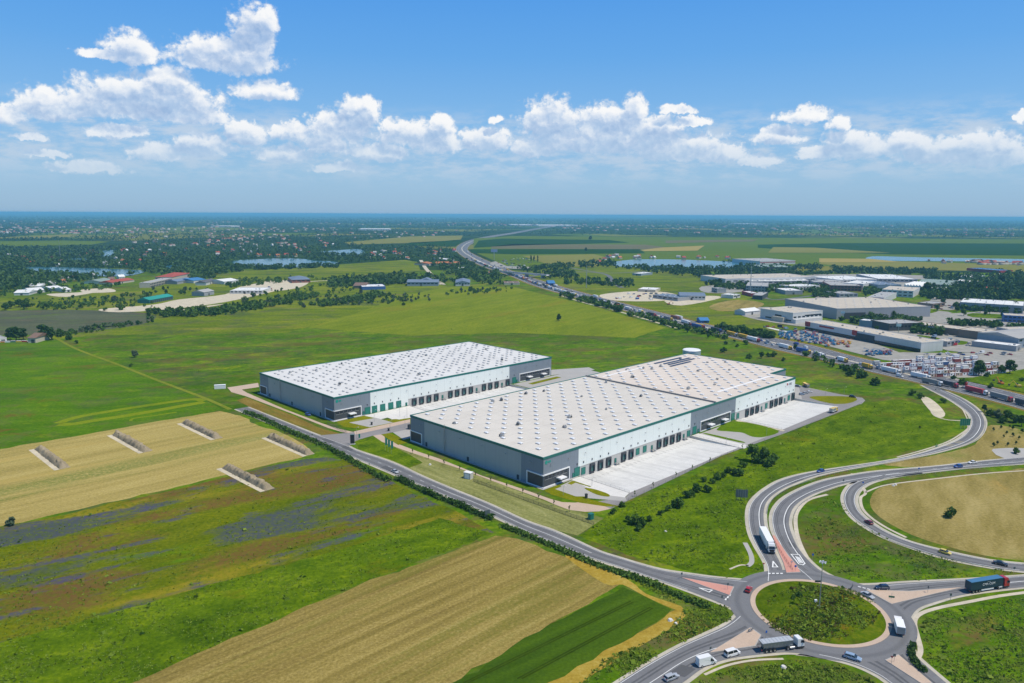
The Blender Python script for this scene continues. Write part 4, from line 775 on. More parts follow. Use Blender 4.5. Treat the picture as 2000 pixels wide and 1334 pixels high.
for v0, u0, u1 in ((80, 222, 250), (84.5, 226, 262), (88.5, 226, 262), (94, 222, 258)):
    sp_ = MB()
    for k in range(int((u1-u0)/1.05)):
        for r_ in (0, 1.05): sp_.add([(u0+k*1.05, v0+r_, HR-.1), (u0+k*1.05+1, v0+r_, HR-.1), (u0+k*1.05+1, v0+r_+.98, HR+.12), (u0+k*1.05, v0+r_+.98, HR+.12)], [(0, 1, 2, 3)])
        sp_.box(u0+k*1.05, u0+k*1.05+1, v0+.95, v0+1.0, HR-.35, HR+.1)
    sp_.build('solar_panels', [mat('solar_cells', (.045, .055, .085), .25)], hallR)
# a plain white wall sign with a small mark and dark lettering near the far end
pl = MB().box(240.4, 249.2, -.16, -.06, 9.6, 12.9).build('wall_sign', [M_frame], hallR)
mk = MB(); mk.box(241.2, 242.7, -.22, -.16, 11.2, 12.4, 0); mk.box(242.0, 242.9, -.25, -.22, 10.9, 11.6, 1); mk.build('sign_mark', [mat('sign_red', (.5, .06, .05), .5), M_dark], pl)
letters('HRS', 2.3, M_dark, pl, (246.2, -.18, 11.3), (R(90), 0, 0))
RU = random.Random(5)
for k in range(26):
    u = RU.uniform(6, 270); v = RU.uniform(22, 96); o = link('roof_vent', ME_unit, hallR, (u, v, HR-.35), RU.uniform(0, 6)); s_ = RU.uniform(.7, 1.25); o.scale = (s_, s_, s_)
# left hall
skL = [(7+6.3*i, 4.5+4.7*j+(i % 3)*1.5) for i in range(30) for j in range(20) if (i*2+j) % 3 == 0 or (i+2*j) % 3 == 1]
skL = [(u, v) for u, v in skL if 2 < v < 96 and u < 191]
ldk = [(20.6, 's'), (23.6, 'G'), (28.9, 'G'), (35.1, 'G'), (41.4, 'G'), (47.6, 'G'), (53.7, 's'), (60.1, 'd'), (66.2, 'd'), (72.4, 'd'), (78.7, 'd'), (84.3, 't'), (91.2, 'd'), (97.3, 'd'), (103.6, 'd'), (110.0, 'd'), (115.6, 't'), (122.5, 'd'), (128.7, 'd'), (135.0, 'd'), (140.6, 't'), (146.2, 'd'), (153.2, 'G'), (156.0, 's')]
LL, WL = 194.0, 98.5
hallL = hall('logistics_hall', 'shorter logistics hall behind, bright white roof and five green roller doors', Q2, LL, WL,
  [(0, 26, M_grey, 0), (26, 55.4, M_white, 0), (55.4, 148.2, M_white, 4.5), (148.2, LL, M_grey, 0)], ldk, [(.2, 18.6, True), (159, 192, False)],
  [('a', [(.3, .3), (LL-.3, .3), (LL-.3, WL-.3), (.3, WL-.3)], M_roofW, 0)], skL, ME_sky2)
for k in range(16):
    u = RU.uniform(6, 186); v = RU.uniform(6, 92); o = link('roof_vent', ME_unit, hallL, (u, v, HR-.35), RU.uniform(0, 6)); s_ = RU.uniform(.6, 1.1); o.scale = (s_, s_, s_)
for h_ in (hallR, hallL):                                                # small green emblem under the fascia at the near corner
    em_ = MB(); em_.cyl((2.0, -.14, 12.1), (2.0, -.06, 12.1), .95, n=16); em_.cyl((3.7, -.14, 12.1), (3.7, -.06, 12.1), .55, n=12); em_.box(4.3, 5.0, -.13, -.06, 11.6, 12.6); em_.build('emblem', [mat('emblem_green', (.01, .30, .24), .4)], h_)
# tank behind the right hall
tp = Q1+UX*285+VX*103
tk = thing('water_tank', 'round pale blue steel sprinkler tank behind the back corner of the nearer hall', 'water tank', (tp.x, tp.y, 0))
MB().cyl((0, 0, 0), (0, 0, 16.5), 7.2, n=40).build('shell', [mat('tank_steel', (.42, .50, .56), .4, .3)], tk); MB().cyl((0, 0, 16.5), (0, 0, 17.0), 7.35, 6.6, n=40).build('lid', [M_frame], tk)
# retaining walls beside the sunken yards
def retaining(Q, u, d, label, t=.35):
    r_ = thing('retaining_wall', label, 'retaining wall', tuple(Q), ANG)
    MB().add([(u-t/2, d, 0), (u+t/2, d, 0), (u+t/2, -.2, -1.3), (u-t/2, -.2, -1.3), (u-t/2, d, .16), (u+t/2, d, .16), (u+t/2, -.2, .16), (u-t/2, -.2, .16)],
             [(0, 1, 2, 3)[::-1], (4, 5, 6, 7)[::-1], (0, 1, 5, 4)[::-1], (1, 2, 6, 5)[::-1], (2, 3, 7, 6)[::-1], (3, 0, 4, 7)[::-1]]).build('wall', [M_band], r_)
    rl = MB()
    for k in range(12): v = -.8+(d+1)*k/11; rl.box(u-.03, u+.03, v-.03, v+.03, .16, 1.2)
    for z in (.7, 1.15): rl.box(u-.025, u+.025, d+.2, -.8, z, z+.05)
    rl.build('railing', [M_steel], r_)
for (Q, a, b_, d), t1, t2 in zip(YARDS, ('the white doorsteps at the near corner', 'the grey door pair', 'the five green roller doors'), ('the parking lawn in the middle', 'the yellow truck', 'the far office windows')):
    w_ = {0: 'nearer hall, first yard', 1: 'nearer hall, far yard', 2: 'hall with the white roof'}[YARDS.index((Q, a, b_, d))]
    retaining(Q, a, d, f'low concrete yard wall of the {w_}, on its side near {t1}'); retaining(Q, b_, d, f'low concrete yard wall of the {w_}, on its side near {t2}')
# ------------------------------------------------------------------ vehicles (all drawn heading +x, wheels on z = 0)
def paint_mat(name, col, rough=.3, coat=.4):
    if name in MATS: return MATS[name]
    m, n, b = newmat(name); f = n.noise(n.obj(), 2.2, 4, .6)
    n.put(b.inputs['Base Color'], n.mix(f, tuple(c*.9 for c in col), tuple(min(1, c*1.06) for c in col))); n.put(b.inputs['Roughness'], rough); b.inputs['Coat Weight'].default_value = coat; b.inputs['Coat Roughness'].default_value = .1
    return m
PC = {'white': paint_mat('paint_white', (.78, .78, .78)), 'silver': paint_mat('paint_silver', (.40, .42, .45), .3), 'black': paint_mat('paint_black', (.02, .022, .026)), 'blue': paint_mat('paint_blue', (.02, .07, .30)), 'navy': paint_mat('paint_navy', (.015, .03, .07)),
      'red': paint_mat('paint_red', (.42, .02, .025)), 'dark red': paint_mat('paint_dark_red', (.22, .015, .03)), 'yellow': paint_mat('paint_yellow', (.75, .48, .03)), 'pale yellow': paint_mat('paint_pale_yellow', (.66, .52, .10)), 'grey': paint_mat('paint_grey', (.16, .17, .18)), 'light blue': paint_mat('paint_light_blue', (.26, .36, .5)), 'green': paint_mat('paint_green', (.02, .16, .10)), 'orange': paint_mat('paint_orange', (.7, .2, .03))}
M_tyre = mat('tyre_rubber', (.018, .018, .02), .9); M_rim = mat('alloy_rim', (.45, .46, .48), .35, .7); M_plas = mat('black_plastic', (.025, .026, .028), .6); M_hl = mat('headlamp_glass', (.75, .77, .8), .15); M_tl = mat('tail_lamp', (.4, .02, .02), .3)
def wheel(mb, x, y, r, w, mt, mr):
    s = 1 if y > 0 else -1
    mb.cyl((x, y-w*s, r), (x, y, r), r, n=14, mi=mt); mb.cyl((x, y, r), (x, y+.015*s, r), r*.62, n=10, mi=mr)
def loft(mb, secs, mi, cap=True):
    """closed sections joined one after another"""
    k = len(secs[0]); vs = [p for s in secs for p in s]; fs = [(i*k+j, i*k+(j+1) % k, (i+1)*k+(j+1) % k, (i+1)*k+j) for i in range(len(secs)-1) for j in range(k)]
    if cap: fs += [tuple(range(k-1, -1, -1)), tuple(range((len(secs)-1)*k, len(secs)*k))]
    mb.add(vs, fs, mi)
SHAPES = {  # length, width, height, hood x, windscreen base/top, rear roof, rear base, belt
 'hatchback': dict(L=4.2, W=1.78, H=1.5, hood=.86, ws=1.0, wt=.25, rt=-1.55, rb=-1.95, belt=.92), 'estate car': dict(L=4.75, W=1.82, H=1.48, hood=.84, ws=1.15, wt=.4, rt=-1.9, rb=-2.25, belt=.92),
 'saloon': dict(L=4.7, W=1.82, H=1.44, hood=.84, ws=1.05, wt=.3, rt=-1.05, rb=-1.75, belt=.9), 'people carrier': dict(L=4.9, W=1.95, H=1.95, hood=1.1, ws=1.6, wt=.95, rt=-2.2, rb=-2.4, belt=1.12), 'suv': dict(L=4.6, W=1.88, H=1.7, hood=1.02, ws=1.05, wt=.4, rt=-1.75, rb=-2.15, belt=1.05)}
def car_parts(kind):
    p = SHAPES[kind]; L, Wd, H, b = p['L'], p['W'], p['H'], p['belt']; h = L/2; w = Wd/2
    def sec(x, z0, z1, ww, ch=.09): return [(x, -ww+ch, z0), (x, ww-ch, z0), (x, ww, z0+ch*1.2), (x, ww, z1-ch), (x, ww-ch*1.1, z1), (x, -ww+ch*1.1, z1), (x, -ww, z1-ch), (x, -ww, z0+ch*1.2)]
    body = MB(); loft(body, [sec(-h, .38, .8, w*.86), sec(-h+.12, .28, b-.02, w*.95), sec(-h*.6, .24, b, w), sec(0, .22, b, w), sec(p['ws'], .22, b-.01, w), sec(h*.72, .24, p['hood']-.04, w*.97), sec(h-.14, .26, p['hood']-.16, w*.9), sec(h, .34, p['hood']-.3, w*.76)], 0)
    t = w*.74; roof = MB(); zr = H
    rs = [(p['wt']+.05, zr-.05), (p['wt']-.3, zr), ((p['wt']+p['rt'])/2, zr+.02), (p['rt']+.2, zr), (p['rt'], zr-.05)]
    loft(roof, [[(x, -t, z-.06), (x, t, z-.06), (x, t*.96, z), (x, -t*.96, z)] for x, z in rs], 0)
    gl = MB(); wb = w*.93; gl.add([(p['ws']+.05, -wb, b-.04), (p['ws']+.05, wb, b-.04), (p['rb'], wb, b-.04), (p['rb'], -wb, b-.04), (p['wt']+.02, -t, zr-.06), (p['wt']+.02, t, zr-.06), (p['rt']-.01, t, zr-.06), (p['rt']-.01, -t, zr-.06)],
        [(0, 1, 5, 4), (1, 2, 6, 5), (2, 3, 7, 6), (3, 0, 4, 7)], 0)
    pil = MB()
    for xb, xt in ((p['ws']*.1+p['rb']*.1, p['wt']*.3+p['rt']*.3), (p['rb']+.12, p['rt']+.1), (p['ws']-.02, p['wt']-.02)):
        for s in (-1, 1): pil.add([(xb-.06, s*(wb+.012), b-.04), (xb+.06, s*(wb+.012), b-.04), (xt+.05, s*(t+.012), zr-.05), (xt-.05, s*(t+.012), zr-.05)], [(0, 1, 2, 3) if s < 0 else (3, 2, 1, 0)], 0)
    return body, roof, gl, pil, p
def car(kind, color, label, loc, rot, group=None):
    body, roof, gl, pil, p = car_parts(kind); L, Wd = p['L'], p['W']; h = L/2; w = Wd/2; m = PC[color]
    root = thing(kind.replace(' ', '_') if kind != 'suv' else 'suv_car', label, 'car', loc, rot, group)
    bo = body.build('body', [m], root); roof.build('roof', [m], root); gl.build('windows', [M_glass], root); pil.build('pillars', [m], root)
    for x in (-h*.6, h*.62):
        for s in (-1, 1):
            t = MB(); t.cyl((x, s*(w-.2), .33), (x, s*(w+.01), .33), .33, n=14); wo_ = t.build('wheel', [M_tyre], root); q = MB(); q.cyl((x, s*(w+.01), .33), (x, s*(w+.025), .33), .21, n=10); q.build('rim', [M_rim], wo_)
    for s in (-1, 1):
        a = MB(); a.box(h-.2, h-.03, s*w*.62-.16, s*w*.62+.16, p['hood']-.3, p['hood']-.16); a.build('headlight', [M_hl], root)
        a = MB(); a.box(-h-.01, -h+.12, s*w*.7-.12, s*w*.7+.12, .72, .92); a.build('tail_light', [M_tl], root)
        a = MB(); a.box(p['ws']-.25, p['ws']-.1, s*(w+.1)-.1, s*(w+.1)+.1, p['belt'], p['belt']+.14); a.build('mirror', [m], root)
    return root
def van_parts(L=5.6, Wd=2.0, H=2.5):
    h = L/2; w = Wd/2; b = MB()
    pr = [(-h, .35), (h-.15, .35), (h, .6), (h-.08, 1.0), (h-.95, 1.25), (h-1.75, H-.12), (h-2.1, H), (-h+.08, H), (-h, H-.1)]
    b.side(pr, -w, w, 0, lambda z: .0 if z < 1.3 else .10*(z-1.3)); g = MB()
    g.add([(h-1.0, -w*.88, 1.31), (h-1.0, w*.88, 1.31), (h-1.72, w*.84, H-.22), (h-1.72, -w*.84, H-.22)], [(0, 1, 2, 3)]); 
    for v in g.v: pass
    g.v = [(x+.03, y, z+.02) for x, y, z in g.v]
    for s in (-1, 1): g.add([(h-1.25, s*(w+.012), 1.3), (h-2.2, s*(w+.012), 1.3), (h-2.2, s*(w-.06), H-.6), (h-1.75, s*(w-.06), H-.6)], [(0, 1, 2, 3) if s > 0 else (3, 2, 1, 0)])
    return b, g
def van(color, label, loc, rot, L=5.6, H=2.5, name='panel_van'):
    b, g = van_parts(L, 2.0, H); root = thing(name, label, 'van', loc, rot); m = PC[color]; b.build('body', [m], root); g.build('windows', [M_glass], root); h = L/2
    for x in (-h+1.0, h-.95):
        for s in (-1, 1): t = MB(); t.cyl((x, s*.78, .36), (x, s*1.02, .36), .36, n=14); wo_ = t.build('wheel', [M_tyre], root); q = MB(); q.cyl((x, s*1.02, .36), (x, s*1.035, .36), .2, n=10); q.build('rim', [M_rim], wo_)
    MB().box(h-.1, h+.04, -.98, .98, .35, .62).build('bumper', [M_plas], root)
    for s in (-1, 1): a = MB(); a.box(h-.2, h-.02, s*.72-.15, s*.72+.15, .8, 1.0); a.build('headlight', [M_hl], root); a = MB(); a.box(-h-.02, -h+.02, s*.9-.08, s*.9+.08, .9, 1.5); a.build('tail_light', [M_tl], root); a = MB(); a.box(h-1.5, h-1.3, s*1.2-.13, s*1.2+.13, 1.35, 1.75); a.build('mirror', [M_plas], root)
    return root
def cab_mb(x1, H=3.6, W=2.5):
    """tractor cab ending at x1: body, glass, trims"""
    c = MB(); w = W/2; x0 = x1-2.2
    c.side([(x0, .9), (x1-.06, .9), (x1, 1.3), (x1-.04, 2.0), (x1-.42, 3.0), (x1-.75, H), (x0+.15, H), (x0, H-.2)], -w, w, 0, lambda z: .0 if z < 2.6 else .09*(z-2.6))
    g = MB(); g.add([(x1-.02, -w*.9, 2.05), (x1-.02, w*.9, 2.05), (x1-.40, w*.87, 2.98), (x1-.40, -w*.87, 2.98)], [(0, 1, 2, 3)])
    for s in (-1, 1): g.add([(x1-.25, s*(w+.012), 2.0), (x1-1.25, s*(w+.012), 2.0), (x1-1.25, s*(w-.02), 2.85), (x1-.5, s*(w-.02), 2.85)], [(0, 1, 2, 3) if s > 0 else (3, 2, 1, 0)])
    t = MB(); t.box(x0, x1+.02, -w+.02, w-.02, .35, .9); t.box(x1-.02, x1+.05, -w*.75, w*.75, 1.0, 1.9, 0)
    return c, g, t
def lorry(label, loc, rot, cabc, kind, L=16.5, boxm=None, boxm2=None, name='articulated_lorry'):
    """tractor and trailer; kind: box, container, tipper"""
    root = thing(name, label, 'lorry', loc, rot); x1 = L/2; xb = -L/2
    c, g, t = cab_mb(x1, 3.75 if kind != 'tipper' else 3.2); cb_ = c.build('cab', [PC[cabc]], root); g.build('windscreen', [M_glass], cb_); t.build('bumper', [M_plas], root)
    for s in (-1, 1): a = MB(); a.box(x1-.5, x1-.3, s*1.42-.12, s*1.42+.12, 2.0, 2.8); a.build('mirror', [M_plas], cb_); a = MB(); a.box(x1-.05, x1+.06, s*.95-.2, s*.95+.2, .95, 1.2); a.build('headlight', [M_hl], cb_)
    fr = MB(); fr.box(xb+.1, x1-.8, -.45, .45, .75, 1.05); fr.box(x1-5.2, x1-2.2, -1.1, -.5, .55, .98); fr.box(x1-5.2, x1-2.2, .5, 1.1, .55, .98); fr.build('chassis', [M_dark], root)
    for s in (-1, 1): tk_ = MB(); tk_.cyl((x1-4.6, s*1.0, .75), (x1-3.1, s*1.0, .75), .33, n=12); tk_.build('fuel_tank', [M_steel], root)
    xt = x1-2.9
    if kind == 'box':
        b = MB(); b.box(xb, xt, -1.27, 1.27, 1.1, 4.0, 0); b.box(xb-.03, xb, -1.2, 1.2, 1.15, 3.95, 1); b.box(xb, xt, -1.29, -1.27, 1.1, 1.25, 1); b.box(xb, xt, 1.27, 1.29, 1.1, 1.25, 1); b.box(xt, xt+.5, -1.0, 1.0, 2.9, 3.8, 0); b.build('trailer_box', [boxm, boxm2 or M_steel], root)
        sk = MB(); sk.box(xb+4.6, xt-3.6, -1.26, -1.2, .5, 1.05); sk.box(xb+4.6, xt-3.6, 1.2, 1.26, .5, 1.05); sk.build('side_guard', [M_steel], root)
    elif kind == 'container':
        b = MB(); b.box(xb, xt, -1.22, 1.22, 1.2, 4.05, 0); b.box(xb+.08, xt-.08, -1.14, 1.14, 4.05, 4.09, 1)
        k = xb+.3
        while k < xt-.2: b.box(k, k+.14, -1.25, -1.22, 1.35, 3.95, 0); b.box(k, k+.14, 1.22, 1.25, 1.35, 3.95, 0); k += .3
        for s in (-1, 1):
            for x in (xb, xt-.12): b.box(x, x+.12, s*1.25-.03, s*1.25+.03, 1.2, 4.07, 0)
        co_ = b.build('container', [boxm, boxm2 or boxm], root)
        for s in (-1, 1): letters('CMA CGM', 1.15, M_frame, co_, ((xb+xt)/2+.6, s*1.262, 2.75), (R(90), 0, 0 if s < 0 else R(180)), 'container_lettering', .012)
        for s in (-1, 1): 
            w_ = MB()
            for q in range(6): w_.add([((xb+xt)/2-.2+q*.25, s*1.265, 3.55+.07*math.sin(q*1.2)), ((xb+xt)/2+.05+q*.25, s*1.265, 3.6+.07*math.sin(q*1.2+1)), ((xb+xt)/2+.05+q*.25, s*1.265, 3.67+.07*math.sin(q*1.2+1)), ((xb+xt)/2-.2+q*.25, s*1.265, 3.6+.07*math.sin(q*1.2))], [(0, 1, 2, 3)])
            w_.build('container_mark', [M_frame], co_)
        sk = MB(); sk.box(xb+4.6, xt-3.8, -1.2, -1.1, .55, 1.0); sk.box(xb+4.6, xt-3.8, 1.1, 1.2, .55, 1.0); sk.build('side_guard', [M_frame], root)
    elif kind == 'tipper':
        xt = x1-3.6; b = MB(); b.prism([(xb+.9, -.75), (xt-.3, -.75), (xt-.3, .75), (xb+.9, .75)], 1.15, 3.1, 0, [(xb, -1.24), (xt, -1.24), (xt, 1.24), (xb, 1.24)])
        for k in range(9): x = xb+.6+k*(xt-xb-.8)/8; b.add([(x, -1.27, 3.05), (x+.12, -1.27, 3.05), (x+.14, -.8, 1.2), (x+.02, -.8, 1.2)], [(3, 2, 1, 0)], 1)
        b.build('tipper_body', [boxm, M_steel], root); cv = MB(); cv.box(xb+.05, xt-.05, -1.2, 1.2, 3.1, 3.2); 
        for k in range(8): cv.box(xb+.5+k*(xt-xb)/8.6, xb+.58+k*(xt-xb)/8.6, -1.2, 1.2, 3.2, 3.26)
        cv.build('tarpaulin', [mat('grey_tarp', (.40, .43, .47), .6)], root)
    for x in ([xb+1.3, xb+2.6, xb+3.9] if kind != 'tipper' else [xb+1.5, xb+2.8, xb+4.1])+[x1-4.3 if kind != 'tipper' else x1-5.2, x1-1.25]:
        for s in (-1, 1): t = MB(); t.cyl((x, s*.85, .52), (x, s*1.2, .52), .52, n=16); wo_ = t.build('wheel', [M_tyre], root); q = MB(); q.cyl((x, s*1.2, .52), (x, s*1.22, .52), .27, n=10); q.build('rim', [M_rim], wo_)
    for s in (-1, 1): a = MB(); a.box(xb-.06, xb+.02, s*.95-.25, s*.95+.25, .85, 1.05); a.build('tail_light', [M_tl], root)
    return root
def box_truck(label, loc, rot, cabc, boxm, roofm, L=8.6, H=3.4):
    root = thing('box_truck', label, 'lorry', loc, rot); x1 = L/2; xb = -L/2; c, g, t = cab_mb(x1, 2.75, 2.2); cb_ = c.build('cab', [PC[cabc]], root); g.build('windscreen', [M_glass], cb_); t.build('bumper', [M_plas], root)
    b = MB(); b.box(xb, x1-2.3, -1.2, 1.2, 1.0, H, 0); b.box(xb-.03, xb, -1.1, 1.1, 1.05, H-.08, 2); b.box(xb+.03, x1-2.33, -1.17, 1.17, H, H+.05, 1); b.box(xb+.4, x1-2.6, -1.225, -1.2, 1.5, 3.0, 2); b.build('cargo_box', [boxm, roofm, M_steel if boxm is not M_steel else M_frame], root)
    MB().box(xb+.2, x1-.6, -.4, .4, .6, .95).build('chassis', [M_dark], root)
    for x in (xb+1.6, x1-1.1):
        for s in (-1, 1): t = MB(); t.cyl((x, s*.8, .46), (x, s*1.1, .46), .46, n=14); t.build('wheel', [M_tyre], root)
    for s in (-1, 1): a = MB(); a.box(xb-.06, xb+.02, s*.9-.15, s*.9+.15, .8, 1.0); a.build('tail_light', [M_tl], root)
    return root
def veh(a, b_, z=.12):
    """position and heading from rear and front wheel positions on the road"""
    A = G(*a); B = G(*b_); m_ = (A+B)/2; return (m_.x, m_.y, z), math.atan2(B.y-A.y, B.x-A.x)
M_boxw = mat('white_box_skin', (.80, .80, .80), .45, var=.05); M_teal = paint_mat('container_teal', (.012, .05, .075), .45, .1); M_tealr = mat('container_roof', (.05, .16, .30), .5); M_alu = mat('tipper_alu', (.26, .29, .33), .4, .4)
lorry('white box lorry coming down the slip road to the give way line', *veh((1490.5, 1051), (1505, 1079)), 'white', 'box', 16.5, M_boxw)
lorry('red cab lorry with a dark blue container on the east road', *veh((1893, 1157), (1961, 1146)), 'red', 'container', 16.5, M_teal, M_tealr)
lorry('white cab lorry with a grey tipper body entering the roundabout', *veh((1492, 1272.5), (1558, 1264)), 'white', 'tipper', 13.6, M_alu, name='tipper_lorry')
van('white', 'white high roof panel van on the west road behind the people carrier', *veh((1367, 1301), (1391, 1295)), 6.0, 2.75)
car('people carrier', 'white', 'white people carrier following the tipper lorry', *veh((1419, 1283), (1440, 1277)))
car('estate car', 'silver', 'silver car at the bottom edge on the west road', *veh((1300, 1331), (1322, 1322)))
car('estate car', 'light blue', 'pale blue estate car leaving the roundabout south of the mound', *veh((1650, 1283), (1680, 1292)))
car('hatchback', 'red', 'red hatchback on the roundabout beside the service road island', *veh((1458.5, 1160), (1465.5, 1149)))
car('saloon', 'silver', 'silver saloon on the roundabout in front of the dark hatchback', *veh((1684, 1161), (1704, 1171)))
car('suv', 'navy', 'dark navy car on the east road beside the paved island', *veh((1734, 1151), (1711, 1151.5)))
bt = box_truck('white box van on the roundabout by the south exit, seen from the rear', *veh((1758, 1243), (1752, 1222)), 'white', M_boxw, M_boxw, 7.6, 3.2)
car('saloon', 'black', 'black saloon on the branch road at the right edge', *veh((1942, 1101), (1966, 1106)))
car('hatchback', 'pale yellow', 'yellow hatchback on the branch road', *veh((1837, 1079), (1854, 1084)))
car('hatchback', 'dark red', 'dark red car on the bend of the branch road', *veh((1702, 1026), (1691, 1019)))
car('hatchback', 'blue', 'blue car on the slip road by the worn yellow bars', *veh((1609, 921), (1596, 923.5)))
car('suv', 'blue', 'bright blue car on the straight slip road', *veh((1878, 912.5), (1864, 914)))
car('saloon', 'white', 'white car behind the bright blue car', *veh((1906, 904.5), (1892, 906)))
car('saloon', 'silver', 'silver car on the service road in front of the hedge', *veh((765, 920), (778, 926)))
car('suv', 'blue', 'blue car parked on the pink path by the shaded end wall', *veh((597, 810), (606, 813)))
box_truck('small yellow and white delivery truck by the far loading yard', *veh((1621, 808), (1634, 803)), 'yellow', M_boxw, PC['yellow'], 7.4, 3.1)
box_truck('yellow and black van parked on the grass edge of the car park', *veh((1581, 759), (1567, 753)), 'yellow', PC['black'], PC['yellow'], 6.4, 2.6)
for i, (x, y, c_, l_) in enumerate([(1566, 771, 'light blue', 'pale blue car, nearest of three in a row by the oval lawn'), (1573, 769, 'silver', 'silver car in the middle of three by the oval lawn'), (1581, 766.5, 'white', 'white car, farthest of three in a row by the oval lawn')]):
    car('hatchback', c_, l_, tuple(G(x, y, .12)), R(15), 'cars parked by the oval lawn')
car('hatchback', 'grey', 'grey car half hidden by the end wall of the hall', tuple(G(1558, 755.5, .1)), R(-30))
car('suv', 'black', 'black car at the end of the site road', tuple(G(1665, 776, .1)), R(-25))
# ------------------------------------------------------------------ motorway traffic: one mesh per vehicle, copied
def simple_car(kind):
    body, roof, gl, pil, p = car_parts(kind); mb = MB()
    for q, k in ((body, 0), (roof, 0), (pil, 0), (gl, 1)): mb.add(q.v, q.f, k)
    for x in (-p['L']*.3, p['L']*.31):
        for s in (-1, 1): wheel(mb, x, s*p['W']*.5, .33, .2, 2, 3)
    return mb.mesh('car', [PC['white'], M_glass, M_tyre, M_rim])
def simple_van(L=5.6, H=2.5):
    b, g = van_parts(L, 2.0, H); mb = MB(); mb.add(b.v, b.f, 0); mb.add(g.v, g.f, 1)
    for x in (-L/2+1, L/2-.95):
        for s in (-1, 1): wheel(mb, x, s*1.0, .36, .2, 2, 3)
    return mb.mesh('van', [PC['white'], M_glass, M_tyre, M_rim])
def simple_lorry(L=16.5):
    mb = MB(); x1 = L/2; xb = -L/2; c, g, t = cab_mb(x1, 3.75)
    mb.add(c.v, c.f, 0); mb.add(g.v, g.f, 1); mb.add(t.v, t.f, 2); mb.box(xb, x1-2.9, -1.27, 1.27, 1.1, 4.0, 4); mb.box(xb+.05, x1-2.95, -1.22, 1.22, 4.0, 4.03, 5); mb.box(xb, x1-.8, -.45, .45, .75, 1.05, 2)
    for x in (xb+1.3, xb+2.6, xb+3.9, x1-4.3, x1-1.25):
        for s in (-1, 1): wheel(mb, x, s*1.2, .52, .35, 2, 3)
    return mb.mesh('lorry', [PC['white'], M_glass, M_tyre, M_rim, M_boxw, M_boxw])
SM = {k: simple_car(k) for k in ('hatchback', 'estate car', 'saloon', 'suv')}; SM['van'] = simple_van(); SM['lorry'] = simple_lorry(); SM['rigid lorry'] = simple_lorry(10.0)
TARP = {'white': M_boxw, 'red': paint_mat('tarp_red', (.42, .04, .06), .6, 0), 'grey': mat('tarp_grey', (.25, .25, .25), .7), 'blue': paint_mat('tarp_blue', (.03, .10, .32), .6, 0), 'yellow': paint_mat('tarp_yellow', (.62, .38, .03), .6, 0), 'dark': mat('tarp_dark', (.06, .065, .08), .7), 'brown': mat('tarp_brown', (.25, .10, .07), .7)}
ORD = lambda k: f"{k}{'th' if 10 <= k % 100 <= 20 else {1: 'st', 2: 'nd', 3: 'rd'}.get(k % 10, 'th')}"
LC = np.r_[0, np.cumsum(np.hypot(*np.diff(Cm, axis=0).T))]
def on_road(s, t):
    P = lerp(ML, MR, t); i = min(max(np.searchsorted(LC, s), 1), len(LC)-1); f = (s-LC[i-1])/(LC[i]-LC[i-1]); p = P[i-1]*(1-f)+P[i]*f; d = P[i]-P[i-1]; return p, math.atan2(d[1], d[0])
def simple(kind, col, box, s, t, fwd, label, group):
    p, a = on_road(s, t); o = link('lorry' if 'lorry' in kind else ('van' if kind == 'van' else 'car'), SM[kind], None, (p[0], p[1], .12), a+(math.pi if not fwd else 0))
    o.material_slots[0].link = 'OBJECT'; o.material_slots[0].material = PC[col]
    if 'lorry' in kind:
        o.material_slots[4].link = 'OBJECT'; o.material_slots[4].material = TARP[box]; o.material_slots[5].link = 'OBJECT'; o.material_slots[5].material = TARP[box]
    return tag(o, label, 'lorry' if 'lorry' in kind else ('van' if kind == 'van' else 'car'), group)
def s_at(x, y):
    g_ = np.array(G(x, y)[:2]); return LC[np.argmin(np.hypot(*(Cm-g_).T))] if len(Cm) < 3 else float(np.interp(np.argmin(np.hypot(*(resamp(Cm, 4000)-g_).T)), np.arange(4000), np.linspace(0, LC[-1], 4000)))
RV = random.Random(21); GQ = 'vehicles queueing on the near carriageway'; GF = 'vehicles on the far carriageway'; GN = 'vehicles in the near overtaking lane'
taken = []
for (x, y, kind, col, box, t) in [(1988, 789, 'lorry', 'silver', 'dark', .235), (1930, 777, 'lorry', 'red', 'grey', .235), (1880, 766, 'lorry', 'white', 'red', .235), (1790, 748, 'lorry', 'white', 'grey', .11), (1785, 739, 'lorry', 'white', 'white', .37), (1729, 735, 'van', 'white', 0, .11), (1728, 727, 'lorry', 'white', 'white', .3), (1681, 718, 'rigid lorry', 'yellow', 'yellow', .2),
    (1582, 696, 'rigid lorry', 'white', 'white', .2), (1463, 666, 'lorry', 'red', 'white', .2), (1420, 655, 'lorry', 'silver', 'yellow', .2), (1352, 640, 'lorry', 'blue', 'blue', .12), (1356, 631, 'lorry', 'white', 'white', .32), (1311, 625, 'lorry', 'yellow', 'grey', .2), (1278, 617, 'lorry', 'red', 'dark', .2), (1235, 605, 'lorry', 'white', 'white', .22), (1214, 600, 'lorry', 'red', 'red', .22), (1335, 622, 'lorry', 'dark red', 'brown', .62)]:
    s = s_at(x, y); taken.append((s, t, 8.5 if 'lorry' in kind else 4)); simple(kind, col, box, s, t, t > .5, f"{col} cab lorry, {box} body, {ORD(len(taken))} big lorry from the right in the jam" if box else 'white van on the motorway hard shoulder below a white lorry', GQ)
def free(s, t, hl): return all(abs(t-t2) > .09 or abs(s-s2) > hl+h2+1 for s2, t2, h2 in taken)
cnt = {}
